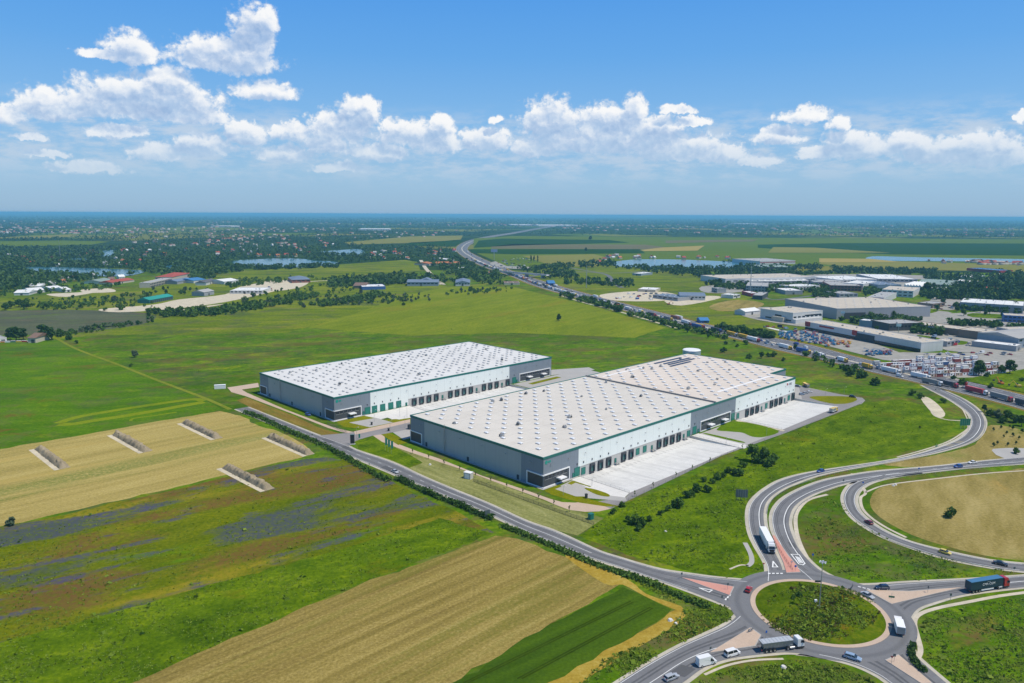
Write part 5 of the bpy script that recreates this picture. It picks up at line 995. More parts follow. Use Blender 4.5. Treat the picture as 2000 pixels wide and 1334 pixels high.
def flow(t, s0, s1, gap, mix_, fwd, where, group, cap):
    s = s0; k = 0
    while s < s1 and k < cap:
        kd = RV.choices(list(mix_), list(mix_.values()))[0]; hl = {'lorry': 8.3, 'rigid lorry': 5, 'van': 2.8}.get(kd, 2.3); s += hl
        if free(s, t, hl):
            col = RV.choice(['white', 'white', 'white', 'silver', 'silver', 'grey', 'black', 'blue', 'red', 'light blue'] if 'lorry' not in kd else ['white', 'white', 'white', 'blue', 'red', 'yellow', 'silver']); box = RV.choice(['white', 'white', 'white', 'white', 'grey', 'blue', 'dark', 'red', 'yellow'])
            taken.append((s, t, hl)); k += 1; n_ = 'car' if kd in ('hatchback', 'estate car', 'saloon', 'suv') else kd
            simple(kd, col, box, s, t, fwd, f"{col} {n_}{', '+box+' body' if 'lorry' in kd else ''} {where}, {ORD(k)} there", group)
        s += hl+gap(s)
carsmix = {'hatchback': 4, 'estate car': 3, 'saloon': 3, 'suv': 3, 'van': 3}; lorrymix = {'lorry': 5, 'rigid lorry': 1, 'van': 2, 'hatchback': 2, 'suv': 1}
sx_ = s_at(1640, 707); sf = s_at(905, 478)
flow(.24, 0, s_at(1210, 598), lambda s: RV.uniform(3, 12), lorrymix, False, 'in the slow motorway lane', GQ, 60); flow(.24, s_at(1210, 598), sf, lambda s: RV.uniform(2, 6), lorrymix, False, 'in the far jammed slow lane', GQ, 75)
flow(.38, 0, s_at(1210, 598), lambda s: RV.uniform(3, 14), carsmix, False, 'in the near overtaking lane', GN, 60); flow(.38, s_at(1210, 598), sf, lambda s: RV.uniform(2, 8), {**carsmix, 'lorry': 3}, False, 'in the far jammed overtaking lane', GN, 70)
flow(.62, 0, s_at(1000, 530), lambda s: RV.uniform(30, 110), carsmix, True, 'on the empty motorway side, inner lane', GF, 22); flow(.76, 0, sf, lambda s: RV.uniform(40, 150), {**carsmix, 'lorry': 2}, True, 'on the empty motorway side, outer lane', GF, 22)
# ------------------------------------------------------------------ vegetation
def leafmat(name, c0, c1, c2):
    m, n, b = newmat(name); oi = n.new('ShaderNodeObjectInfo').outputs['Random']; ri = n.new('ShaderNodeNewGeometry').outputs['Random Per Island']
    f = n.math('ADD', n.math('MULTIPLY', oi, .45), n.math('MULTIPLY', ri, .55)); n.put(b.inputs['Base Color'], n.ramp(f, [(.08, c0), (.5, c1), (.92, c2)]))
    n.put(b.inputs['Roughness'], .75); n.put(b.inputs['Specular IOR Level'], .15)
    t = n.new('ShaderNodeBsdfTranslucent'); n.put(t.inputs[0], n.ramp(f, [(.1, c1), (.9, c2)])); ms = n.new('ShaderNodeMixShader'); ms.inputs[0].default_value = .18
    o = [x for x in m.node_tree.nodes if x.type == 'OUTPUT_MATERIAL'][0]; n.nt.links.new(b.outputs[0], ms.inputs[1]); n.nt.links.new(t.outputs[0], ms.inputs[2]); n.nt.links.new(ms.outputs[0], o.inputs[0]); return m
L_green = leafmat('leaves_green', (.026, .066, .011), (.060, .128, .018), (.12, .20, .03)); L_dark = leafmat('leaves_dark', (.019, .050, .013), (.040, .090, .018), (.08, .142, .03))
L_silver = leafmat('leaves_silver', (.05, .085, .04), (.095, .135, .07), (.17, .21, .125)); L_grass = leafmat('grass_blades', (.092, .150, .011), (.14, .215, .016), (.22, .285, .035)); L_weed = leafmat('dry_weeds', (.05, .058, .008), (.105, .088, .02), (.19, .13, .035))
M_bark = mat('bark', (.10, .075, .055), .9, var=.3, scale=3)
def quads(C, size, rng, outward=None, flat=.0):
    """one randomly turned leaf clump (quad) at every centre"""
    n_ = len(C); d = rng.normal(size=(n_, 3)); 
    if outward is not None: d = d*.75+outward*1.0
    d[:, 2] += flat; d /= np.linalg.norm(d, axis=1)[:, None]; a = np.cross(d, rng.normal(size=(n_, 3))); a /= np.linalg.norm(a, axis=1)[:, None]; b = np.cross(d, a)
    s = (np.asarray(size)*rng.uniform(.6, 1.3, n_))[:, None]; asp = rng.uniform(.55, 1.0, n_)[:, None]
    V = np.stack([C-a*s-b*s*asp, C+a*s*1.1-b*s*asp*.5, C+a*s*.7+b*s*asp, C-a*s*.8+b*s*asp*.8], 1).reshape(-1, 3); return V, np.arange(4*n_).reshape(-1, 4)
def crown_pts(seed, h, r, z0, ncl, per, lump=.42, conical=False):
    rng = np.random.default_rng(seed); cs = []
    for k in range(ncl):
        th = rng.uniform(0, 2*math.pi); u = rng.uniform(-.75, 1); rr = r*.62*math.sqrt(max(.05, 1-u*u))*rng.uniform(.55, 1.1)
        if conical: rr = r*.7*(1-(u+1)/2.1)
        cs.append((rr*math.cos(th), rr*math.sin(th), z0+(h-z0)*(.5+.42*u), r*lump*rng.uniform(.7, 1.25)))
    P = []; O = []
    for cx_, cy_, cz_, cr in cs:
        d = rng.normal(size=(per, 3)); d /= np.linalg.norm(d, axis=1)[:, None]; P.append(np.array([cx_, cy_, cz_])+d*cr*rng.uniform(.65, 1.05, per)[:, None]*np.array([1, 1, .85])); O.append(d)
    return np.concatenate(P), np.concatenate(O), rng, cs
def tree_meshes(seed, h=10, r=4, z0=2.2, ncl=13, per=46, leaf=.62, lm=None, conical=False, trunk=True):
    P, O, rng, cs = crown_pts(seed, h, r, z0, ncl, per, conical=conical); P[:, 2] = np.maximum(P[:, 2], .15); V, F = quads(P, leaf, rng, O); cr = npmesh('crown', V, F, [lm or L_green])
    t = MB(); t.cyl((0, 0, 0), (0, 0, h*.5), .035*h, .018*h, 7)
    for c in cs[:5]: t.cyl((0, 0, h*.28), (c[0]*.8, c[1]*.8, c[2]), .014*h, .006*h, 5)
    return cr, t.mesh('trunk', [M_bark])
T_big = [tree_meshes(s, 11, 4.6, 2.0, 15, 50, .66) for s in (1, 2, 3, 4)]; T_dark = [tree_meshes(s, 12, 5.0, 1.6, 16, 50, .7, L_dark) for s in (11, 12, 13)]
T_bush = [tree_meshes(s, 4.2, 3.0, .1, 10, 42, .46) for s in (21, 22, 23)]; T_silver = [tree_meshes(s, 5.0, 3.2, .2, 10, 44, .48, L_silver) for s in (31, 32)]; T_pop = [tree_meshes(s, 17, 2.0, 1.0, 22, 36, .6, L_dark) for s in (41, 42)]; T_con = [tree_meshes(51, 2.4, .75, .1, 7, 26, .2, L_dark, True)]
KIND = {'tree': (T_big, 'tree', 'green broadleaf tree'), 'dark': (T_dark, 'tree', 'dark green broadleaf tree'), 'bush': (T_bush, 'bush', 'green bush'), 'silver': (T_silver, 'bush', 'silvery green bush'), 'poplar': (T_pop, 'tree', 'tall narrow poplar'), 'conifer': (T_con, 'tree', 'small young conifer')}
TR_R = random.Random(3); NM = {'tree': 'broadleaf_tree', 'dark': 'broadleaf_tree', 'bush': 'bush', 'silver': 'bush', 'poplar': 'poplar_tree', 'conifer': 'conifer_tree'}
def plant(kind, x, y, h, label, group=None, world=None, z=0.0):
    ms, cat, _ = KIND[kind]; cr, tr = TR_R.choice(ms); p = world or G(x, y); base = {'tree': 11, 'dark': 12, 'bush': 4.2, 'silver': 5.0, 'poplar': 17, 'conifer': 2.4}[kind]; s = h/base*TR_R.uniform(.95, 1.05)
    o = thing(NM[kind], label, cat, (p[0], p[1], z), TR_R.uniform(0, 6.28), group); o.scale = (s*TR_R.uniform(.92, 1.1), s*TR_R.uniform(.92, 1.1), s); link('trunk', tr, o); link('crown', cr, o); return o
def grove(items, where, group):
    """items (kind, x, y, h); the label counts along the row from the left"""
    cn = {}
    for k, x, y, h in sorted(items, key=lambda q: q[1]):
        cn[k] = cn.get(k, 0)+1; tot = sum(1 for q in items if q[0] == k); w = KIND[k][2]
        plant(k, x, y, h, f"{w} {where}, {ORD(cn[k])} from left" if tot > 1 else f"{w} {where}", group)
grove([('tree', 1469, 901, 8.5), ('tree', 1492, 903, 7.5), ('bush', 1483, 905, 4.5), ('bush', 1509, 908, 5), ('bush', 1500, 911, 3.5), ('bush', 1452, 912, 3), ('bush', 1422, 924, 2.6), ('bush', 1444, 929, 3.6), ('bush', 1435, 927, 2.8), ('bush', 1401, 937, 3.2), ('bush', 1374, 941, 2.4), ('bush', 1360, 960, 3.4), ('bush', 1382, 961, 3.2), ('bush', 1342, 972, 3.4), ('bush', 1323, 991, 4.2), ('bush', 1412, 932, 2.2), ('bush', 1392, 944, 2.2), ('bush', 1350, 968, 2.4)], 'on the meadow below the site road', 'bushes on the meadow below the site road')
grove([('bush', 1241, 1024, 3.6), ('bush', 1254, 1028, 3.2), ('bush', 1229, 1019, 2.6), ('bush', 1248, 1036, 2.4), ('bush', 1215, 990, 2.2), ('bush', 1198, 1003, 2.0), ('bush', 1268, 1018, 2.2), ('bush', 1290, 1006, 2.0), ('bush', 1305, 998, 2.2)], 'in the meadow near the green cabinet', 'bushes near the green cabinet')
grove([('dark', 1911, 734, 12), ('dark', 1972, 730, 11), ('tree', 1955, 730, 7), ('bush', 1928, 736, 3.4), ('bush', 1995, 745, 3)], 'in front of the stacked cabins', 'trees in front of the stacked cabins')
grove([('bush', 1934, 812, 4), ('silver', 1950, 816, 5), ('tree', 1966, 822, 6.5), ('bush', 1980, 825, 5), ('tree', 1995, 832, 6.5), ('bush', 1958, 826, 4), ('conifer', 1922, 805, 6)], 'between the slip road bend and the motorway', 'bushes between slip road and motorway')
grove([('bush', 1710, 752, 5.5), ('bush', 1679, 739, 4), ('bush', 1660, 735, 4.5), ('bush', 1781, 772, 3.6), ('bush', 1797, 778, 3.4), ('bush', 1842, 787, 3), ('bush', 1862, 741, 3.2), ('bush', 1880, 752, 4.5), ('bush', 1935, 758, 3.5)], 'along the motorway verge', 'bushes along the motorway verge')
grove([('bush', 1413, 688, 4.5), ('bush', 1463, 700, 4), ('tree', 1487, 700, 6), ('bush', 1500, 697, 3.5), ('bush', 1511, 697, 4), ('bush', 1440, 678, 3), ('bush', 1530, 705, 3)], 'behind the tank and solar roof', 'bushes behind the nearer hall')
grove([('conifer', 1800+TR_R.uniform(-10, 10)+k*22 % 190, 838+((k*37) % 40), TR_R.uniform(2.0, 3.2)) for k in range(1)]+[('conifer', x, y, h) for x, y, h in [(1940, 842, 2.6), (1955, 838, 2.8), (1966, 848, 2.5), (1978, 840, 3), (1978, 853, 3), (1990, 858, 2.6), (1948, 868, 2.4), (1940, 873, 3), (1968, 871, 2.6), (1984, 868, 2.4), (1960, 855, 2.2), (1996, 846, 3), (1972, 836, 2.4)]], 'on the dry bank inside the slip road bend', 'young conifers on the dry bank')
plant('bush', 1985, 886, 3, 'low green bush in the middle of the paved loop by the right edge'); plant('bush', 1856, 1010, 3.6, 'single dark bush standing in the dry round field')
plant('silver', 263, 698, 5.5, 'lone round silvery bush in the meadow behind the left hall'); plant('silver', 22, 1026, 3.2, 'small grey green bush at the left edge between hay and flowers'); plant('bush', 256, 716, 2.4, 'tiny bush beside the field track')
plant('dark', 1092, 627, 8, 'lone small tree in the pale pasture behind the halls')
grove([('dark', 32, 666, 13), ('dark', 20, 664, 11), ('dark', 46, 664, 11), ('dark', 84, 664, 14), ('dark', 102, 664, 12), ('dark', 94, 661, 12), ('bush', 118, 652, 5), ('bush', 130, 656, 4), ('bush', 135, 664, 5), ('bush', 149, 671, 3.5), ('silver', 160, 648, 5), ('silver', 172, 645, 5), ('bush', 185, 641, 5)], 'by the farmyard at the left edge', 'trees by the farmyard')
def belt(pts, n_, spread, kinds, hr, where, group):
    C = resamp(np.array(pts, float), 200); it = []
    for _ in range(n_):
        c = C[TR_R.randrange(200)]; it.append((TR_R.choice(kinds), c[0]+TR_R.gauss(0, spread[0]), c[1]+TR_R.gauss(0, spread[1]), TR_R.uniform(*hr)))
    grove(it, where, group)
belt([(292, 612), (340, 616), (420, 612), (470, 602), (520, 596), (560, 588), (600, 580)], 46, (8, 4), ['bush', 'dark', 'tree', 'tree'], (4, 8), 'in the long shrub belt behind the left pasture', 'shrub belt behind the left pasture')
belt([(600, 600), (640, 592), (680, 585), (720, 578), (740, 572)], 26, (16, 5), ['silver', 'silver', 'bush', 'tree'], (3.5, 7), 'in the scrub below the blue shed', 'scrub below the blue shed')
belt([(740, 592), (800, 588), (830, 584)], 12, (10, 3), ['silver', 'bush'], (3, 5), 'scrub row right of the blue shed', 'scrub row right of the blue shed')
belt([(890, 576), (920, 570), (960, 566)], 9, (8, 2), ['silver', 'bush'], (3, 6), 'near the big grey roofed shed', 'scrub near the grey roofed shed')
belt([(1100, 578), (1130, 586), (1160, 592), (1200, 605), (1215, 610)], 24, (6, 2), ['dark', 'tree', 'bush'], (5, 9), 'along the motorway edge, middle of the picture', 'trees along the motorway edge')
belt([(1240, 617), (1300, 632), (1345, 650), (1378, 658), (1420, 668), (1560, 690)], 15, (10, 3), ['bush', 'tree'], (3, 6), 'along the lower motorway edge by the lorries', 'bushes by the queueing lorries')
belt([(0, 604), (40, 602), (80, 600)], 10, (10, 3), ['dark', 'tree'], (7, 11), 'at the left edge above the pasture', 'trees at the left edge')
belt([(150, 600), (220, 592), (260, 585), (330, 575), (380, 573)], 26, (26, 7), ['bush', 'silver', 'tree', 'dark'], (4, 8), 'scattered in the scrub round the teal roof', 'scrub round the teal roof')
belt([(470, 590), (520, 578), (560, 572)], 12, (14, 4), ['silver', 'bush', 'tree'], (4, 7), 'beside the white sheds', 'trees beside the white sheds')
grove([('poplar', 1037, 512, 19), ('poplar', 1043, 512, 18), ('poplar', 1050, 513, 19)], 'beside the crowded car park', 'poplars beside the car park')
plant('dark', 1153, 470, 22, 'single round tree far off between the fields'); plant('dark', 1144, 491, 13, 'low dark tree standing in the dark green field')
belt([(1380, 560), (1420, 552), (1470, 556)], 12, (14, 5), ['dark', 'tree'], (7, 11), 'by the white roofs beyond the motorway', 'trees by the white roofs')
belt([(1640, 585), (1690, 583), (1720, 640), (1790, 632), (1740, 625)], 16, (16, 4), ['dark', 'tree'], (6, 10), 'between the industrial halls', 'trees between the industrial halls')
belt([(1880, 612), (1930, 618), (1990, 612), (1860, 598), (1840, 605)], 16, (16, 4), ['dark', 'tree'], (7, 11), 'in front of the long grey hall at right', 'trees in front of the long grey hall')
belt([(1820, 575), (1870, 572), (1920, 576), (1985, 570), (1900, 560)], 40, (36, 7), ['dark', 'dark', 'tree'], (10, 16), 'in the grove right of the white roofed halls', 'trees of the right grove')
# woods too dense to count: every crown a few leaf clumps
def woods(name, polys, counts, hr, excl, seed, lm=None, per=9):
    rng = np.random.default_rng(seed); PT = []
    for poly, c in zip(polys, counts):
        p = np.array(poly, float); lo = p.min(0); hi = p.max(0); q = lo+rng.random((c*6, 2))*(hi-lo); q = q[inpoly(q, poly)][:c]
        for e in excl:
            if len(q): q = q[~inpoly(q, e)]
        PT.append(q)
    q = np.concatenate(PT); d = _f[None]+_r[None]*((q[:, :1]-CX)/FPX)-_u[None]*((q[:, 1:]-CY)/FPX); W_ = d*(-HCAM/d[:, 2:3]); W_[:, 2] = 0
    far_ = [(x, y) for x, y in zip(W_[:, 0], W_[:, 1])]
    k = (W_[:, 1] < 54000) & (np.abs(W_[:, 0]) < 45000) & (W_[:, 1] > 300); W_ = W_[k]; n_ = len(W_)
    # clumping: drop crowns where a smooth pattern is low
    h = rng.uniform(hr[0], hr[1], n_)*np.clip(W_[:, 1]/6000, 1, 3.0); r = h*.48
    dd = rng.normal(size=(n_, per, 3)); dd /= np.linalg.norm(dd, axis=2)[..., None]
    C = W_[:, None]+dd*np.stack([r, r, h*.42], 1)[:, None]*rng.uniform(.7, 1, (n_, per, 1)); C[..., 2] += (h*.52)[:, None]
    V, F = quads(C.reshape(-1, 3), np.repeat(r*.5, per), rng, dd.reshape(-1, 3)); o = link(name, npmesh(name, V, F, [lm or L_dark])); o['kind'] = 'stuff'; return o
EX = LAKES+[p for p, _m, _z in CROPS[:1]+CROPS[9:]]+[[(882, 500), (1100, 582), (1330, 655), (1500, 690), (1700, 735), (2000, 806), (2000, 765), (1700, 695), (1300, 606), (1120, 560), (1000, 524), (960, 505), (925, 480), (1100, 440), (1050, 440), (890, 470)]]+[[(430, 540), (480, 531), (620, 520), (790, 508), (815, 512), (822, 533), (700, 545), (500, 550)]]
woods('woodland', [[(-40, 484), (260, 482), (300, 470), (640, 470), (700, 480), (800, 480), (880, 482), (880, 500), (820, 506), (700, 512), (560, 528), (470, 533), (400, 545), (300, 532), (180, 548), (60, 566), (-40, 566)], [(-40, 484), (250, 482), (180, 540), (-40, 556)], [(640, 546), (800, 538), (880, 545), (900, 552), (700, 560), (640, 556)], [(250, 505), (460, 500), (470, 535), (400, 548), (290, 535)], [(830, 500), (890, 500), (990, 540), (960, 560), (880, 540), (840, 520)]],
      [3000, 1200, 260, 500, 260], (7, 13), EX, 5)
woods('woodland', [[(1050, 514), (1170, 498), (1210, 503), (1200, 522), (1050, 526)], [(1190, 498), (1470, 502), (1480, 508), (1200, 508)], [(1190, 523), (1460, 524), (1560, 530), (1440, 548), (1380, 545)], [(1400, 510), (1580, 500), (1620, 510), (1600, 530), (1440, 528)], [(1580, 497), (1700, 497), (2040, 503), (2040, 507), (1700, 501), (1610, 505)], [(1620, 524), (1830, 530), (1840, 538), (1640, 536)], [(1790, 540), (2040, 536), (2040, 585), (1900, 590), (1830, 575), (1830, 555)], [(1690, 512), (1730, 508), (1740, 514), (1700, 518)], [(1900, 515), (2040, 520), (2040, 534), (1830, 528)], [(960, 535), (1030, 545), (1130, 545), (1100, 520), (1010, 525)]],
      [240, 320, 420, 360, 420, 260, 640, 60, 260, 160], (7, 12), EX, 6)
FARF = [[(900, 462), (1000, 458), (2060, 466), (2060, 503), (1440, 503), (1150, 497), (930, 500)]]+[p for p, _m, _z in CROPS[9:]]
woods('distant_woodland', [[(-60, 428), (2060, 434), (2060, 470), (900, 462), (640, 476), (-60, 470)], [(-60, 424), (2060, 432), (2060, 446), (-60, 440)], [(920, 464), (2060, 470), (2060, 474), (920, 466)]], [8000, 5000, 500], (8, 14), FARF+EX, 8, per=6)
woods('scrub', [[(285, 606), (420, 606), (480, 594), (560, 582), (620, 572), (620, 582), (500, 606), (420, 618), (300, 620)], [(600, 596), (690, 580), (745, 570), (760, 578), (700, 592), (640, 600)], [(640, 556), (700, 550), (800, 546), (800, 553), (640, 562)], [(440, 556), (480, 548), (560, 546), (560, 552), (450, 562)], [(60, 598), (200, 585), (300, 572), (300, 584), (150, 606), (60, 606)], [(0, 560), (240, 556), (200, 566), (0, 580)], [(1100, 574), (1215, 602), (1215, 610), (1100, 582)], [(1225, 610), (1420, 660), (1420, 666), (1225, 616)]],
      [330, 200, 160, 90, 60, 160, 90, 70], (2.5, 7), EX[:8], 15, L_green, per=22)
woods('scrub', [[(100, 652), (250, 630), (300, 622), (300, 630), (180, 650), (110, 660)], [(0, 586), (300, 576), (300, 600), (0, 604)], [(560, 566), (640, 556), (700, 566), (640, 582), (560, 584)], [(620, 590), (760, 580), (840, 580), (700, 598)], [(860, 572), (1000, 560), (1010, 568), (880, 580)], [(440, 545), (640, 540), (640, 546), (440, 552)], [(940, 540), (1000, 552), (1000, 560), (930, 552)], [(1580, 690), (1700, 732), (1690, 740), (1560, 696)]], [60, 90, 90, 46, 40, 50, 50, 36], (1.8, 5.5), EX[:8], 25, L_green, per=20)
woods('scrub', [[(620, 588), (760, 572), (860, 578), (700, 598)], [(150, 650), (260, 632), (190, 640)], [(470, 596), (560, 580), (560, 590)]], [40, 16, 20], (2.5, 5), EX[:8], 26, L_silver, per=20)
woods('woodland', [[(450, 519), (540, 523), (560, 521), (660, 519), (660, 524), (520, 528), (450, 526)], [(620, 496), (700, 499), (700, 503), (620, 500)]], [130, 40], (7, 11), [], 21, per=14)
woods('scrub', [[(1480, 560), (1560, 556), (1620, 562), (1620, 572), (1500, 572)], [(1590, 574), (1640, 572), (1640, 580), (1590, 582)], [(1686, 566), (1722, 560), (1722, 576), (1690, 576)], [(1795, 566), (1870, 566), (1870, 586), (1800, 584)], [(1860, 600), (2000, 606), (2000, 614), (1860, 606)], [(1640, 626), (1700, 622), (1790, 626), (1790, 632), (1650, 634)], [(1780, 644), (1850, 648), (1840, 656), (1780, 652)], [(1380, 548), (1460, 545), (1470, 566), (1400, 566)], [(1100, 545), (1240, 548), (1240, 562), (1100, 556)], [(1440, 536), (1640, 531), (1640, 536), (1440, 541)], [(1850, 630), (2000, 640), (2000, 645), (1850, 636)], [(1400, 640), (1520, 660), (1500, 664), (1400, 646)]],
      [130, 60, 60, 170, 70, 70, 50, 120, 100, 150, 40, 50], (3.5, 9), [], 16, L_green, per=22)
# hedges along the service road
def hedge(label, pts, w, h, n_, seed, lm=None):
    rng = np.random.default_rng(seed); C = resamp(gp(pts, 4), 300); i = rng.integers(0, 300, n_); x0, y0 = C.mean(0)
    hh = h*(.55+.45*np.sin(i*.21+seed)**2+.25*np.sin(i*.067)); P = np.c_[C[i]-[x0, y0]+rng.normal(0, w/2.6, (n_, 2)), rng.uniform(.05, 1, n_)**.7*hh]
    V, F = quads(P, .42, rng); o = link('hedge', npmesh('hedge', V, F, [lm or L_green]), None, (x0, y0, 0)); tag(o, label, 'hedge'); return o
hedge('long wild hedge beside the service road, from its far end to the silver car', [(478, 806), (520, 822), (570, 846), (622, 866), (680, 898), (730, 926), (760, 940)], 2.6, 1.8, 5200, 1)
hedge('short dark hedge beside the service road below the silver car', [(776, 936), (810, 952), (850, 970), (890, 985), (930, 1003), (960, 1015)], 2.2, 1.9, 3000, 2)
hedge('straggling hedge between the stubble field and the service road', [(980, 1028), (1030, 1046), (1100, 1076), (1180, 1110), (1260, 1136), (1330, 1166), (1384, 1188)], 2.0, 1.2, 3400, 3)
hedge('dark clipped hedge along the white footway at the lower right', [(1783, 1262), (1780, 1280), (1790, 1298), (1806, 1312)], 1.1, 1.2, 700, 4, L_dark)
# ------------------------------------------------------------------ rough grass: blades and weed clumps in the near meadows
ROADP = [np.r_[A, B[::-1]] for A, B in ((SA, SB), (R1A, R1B), (R2A, R2B), (R3A, R3B), (EA, EB), (SEA, SEB), (WA, WB))]+[np.array(circ(28.5)), np.array(gp([(700, 880), (694, 862), (728, 851), (800, 880), (944, 930), (1060, 974), (1160, 980), (1195, 994), (1160, 1002), (1060, 977), (900, 917)]))]
ROADP += [np.array(gp(q)) for q in ([(1445, 1052), (1475, 1056), (1482, 1108), (1415, 1120), (1418, 1106), (1455, 1098)], [(1795, 1195), (1980, 1152), (2060, 1140), (2060, 1166), (1960, 1172), (1830, 1196), (1800, 1212), (1812, 1300), (1786, 1290), (1780, 1225)], [(1560, 960), (1630, 955), (1596, 990), (1572, 1010), (1572, 1060), (1600, 1125), (1560, 1080), (1548, 1010)], [(1360, 1330), (1420, 1292), (1540, 1280), (1540, 1296), (1430, 1306), (1380, 1330)])]
ROADP = [p if i > 6 else np.r_[ribbon_w(lerp(*[(SA, SB), (R1A, R1B), (R2A, R2B), (R3A, R3B), (EA, EB), (SEA, SEB), (WA, WB)][i], .5), 0)[0][:0], p] for i, p in enumerate(ROADP)]
def tufts(name, polys, counts, size, lm, seed, zf=None, heavy=.06, stretch=1.5):
    rng = np.random.default_rng(seed); PT = []
    for poly, c in zip(polys, counts):
        p = np.array(poly, float); q = p.min(0)+rng.random((c*4, 2))*(p.max(0)-p.min(0)); PT.append(q[inpoly(q, poly)][:c])
    q = np.concatenate(PT); d = _f[None]+_r[None]*((q[:, :1]-CX)/FPX)-_u[None]*((q[:, 1:]-CY)/FPX); W_ = d*(-HCAM/d[:, 2:3]); W_[:, 2] = 0
    for p in ROADP: W_ = W_[~inpoly(W_[:, :2], p)]
    v = (np.sin(W_[:, 0]*.21+1.3*np.sin(W_[:, 1]*.13))+np.sin(W_[:, 1]*.27+1.1*np.sin(W_[:, 0]*.17))+rng.normal(0, .8, len(W_))); W_ = W_[v > -.5]; n_ = len(W_)
    s = size*rng.uniform(.5, 1.2, n_)*np.where(rng.random(n_) < heavy, 2.3, 1.0); per = 3
    C = np.repeat(W_, per, 0)+rng.normal(0, 1, (n_*per, 3))*np.repeat(s, per)[:, None]*np.array([.5, .5, 0]); C[:, 2] = np.repeat(s, per)*rng.uniform(.2, .6, n_*per)
    if zf is not None: C[:, 2] += np.repeat(zf(W_), per)
    V, F = quads(C, np.repeat(s, per)*.55, rng, None, .35); V[:, 2] = np.maximum(V[:, 2], .03); o = link(name, npmesh(name, V, F, [lm])); o['kind'] = 'stuff'; return o
tufts('grass', [[(1130, 1046), (1210, 992), (1330, 940), (1470, 880), (1520, 930), (1466, 968), (1452, 1010), (1466, 1066), (1494, 1112), (1420, 1128), (1250, 1090)], [(1470, 875), (1640, 808), (1760, 785), (1860, 830), (1660, 900), (1520, 930)], [(1590, 976), (1640, 966), (1660, 1010), (1740, 1056), (1900, 1106), (1990, 1118), (1800, 1134), (1650, 1130), (1600, 1100), (1570, 1040), (1572, 1000)],
   [(1800, 1200), (1900, 1180), (2040, 1160), (2040, 1360), (1880, 1350), (1810, 1290)], [(1340, 1345), (1440, 1296), (1550, 1286), (1650, 1305), (1720, 1340)], [(1230, 1130), (1330, 1160), (1420, 1186), (1430, 1210), (1380, 1232), (1300, 1270), (1210, 1330), (1120, 1350), (1180, 1290), (1310, 1230), (1330, 1190)]],
   [4200, 1700, 2400, 3600, 2600, 3600], .42, L_grass, 3, heavy=.04)
tufts('grass', [[(-60, 1250), (350, 1160), (640, 1080), (860, 1012), (962, 1042), (700, 1142), (420, 1262), (180, 1370), (-60, 1400)], [(-60, 1060), (300, 970), (592, 900), (700, 910), (960, 1040), (640, 1080), (-60, 1260)], [(500, 700), (980, 610), (1250, 650), (1100, 690), (900, 660), (500, 725), (300, 730)]], [4200, 3600, 900], .42, L_grass, 4, heavy=.02)
zm = lambda W_: np.interp(np.hypot(W_[:, 0]-RC.x, W_[:, 1]-RC.y), [0, 6, 11, 15, 18, 19.4], [1.5, 1.45, 1.2, .85, .5, .23])
ROADP_keep = ROADP; ROADP = []
ring = [(1604+124*math.cos(a), 1198+60*math.sin(a)) for a in np.linspace(0, 2*math.pi, 40)]
tufts('grass', [[(1604+112*math.cos(a), 1199+53*math.sin(a)) for a in np.linspace(0, 2*math.pi, 40)]], [4200], .42, L_grass, 7, zm)
tufts('weeds', [[(1604+116*math.cos(a), 1200+55*math.sin(a)) for a in np.linspace(0, 2*math.pi, 40)]], [1000], .42, L_weed, 9, zm, .06)
ROADP = ROADP_keep
plant('bush', 1560, 1171, 1.7, 'left one of two small dark bushes on the roundabout mound', 'bushes on the mound', z=.9); plant('bush', 1549, 1176, 1.5, 'right one of two small dark bushes on the roundabout mound', 'bushes on the mound', z=.8)
# ------------------------------------------------------------------ buildings beyond the halls
WALLS = {k: cladding('cladding_'+k.replace(' ', '_'), c, 5.0, .08, .6) for k, c in {'white': (.62, .62, .61), 'grey': (.34, .35, .37), 'blue grey': (.25, .31, .38), 'dark': (.06, .065, .075), 'brick': (.27, .10, .075), 'cream': (.56, .50, .40), 'blue': (.05, .13, .36), 'red': (.38, .04, .05), 'brown': (.22, .16, .12), 'teal': (.05, .2, .18)}.items()}
ROOFS = {k: roofing('roofing_'+k.replace(' ', '_'), c, tuple(x*.75 for x in c)) for k, c in {'white': (.72, .72, .71), 'beige': (.52, .46, .375), 'grey': (.38, .375, .365), 'dark': (.12, .12, .125), 'blue grey': (.16, .21, .29), 'red': (.36, .08, .055), 'teal': (.03, .27, .23), 'blue': (.06, .2, .42), 'orange': (.46, .17, .07), 'green grey': (.24, .31, .28), 'brown': (.2, .13, .10)}.items()}
M_win = M_glass
ME_rl = MB().box(0, 1.4, 0, 2.6, 0, .4).mesh('rooflight', [ROOFS['white']])
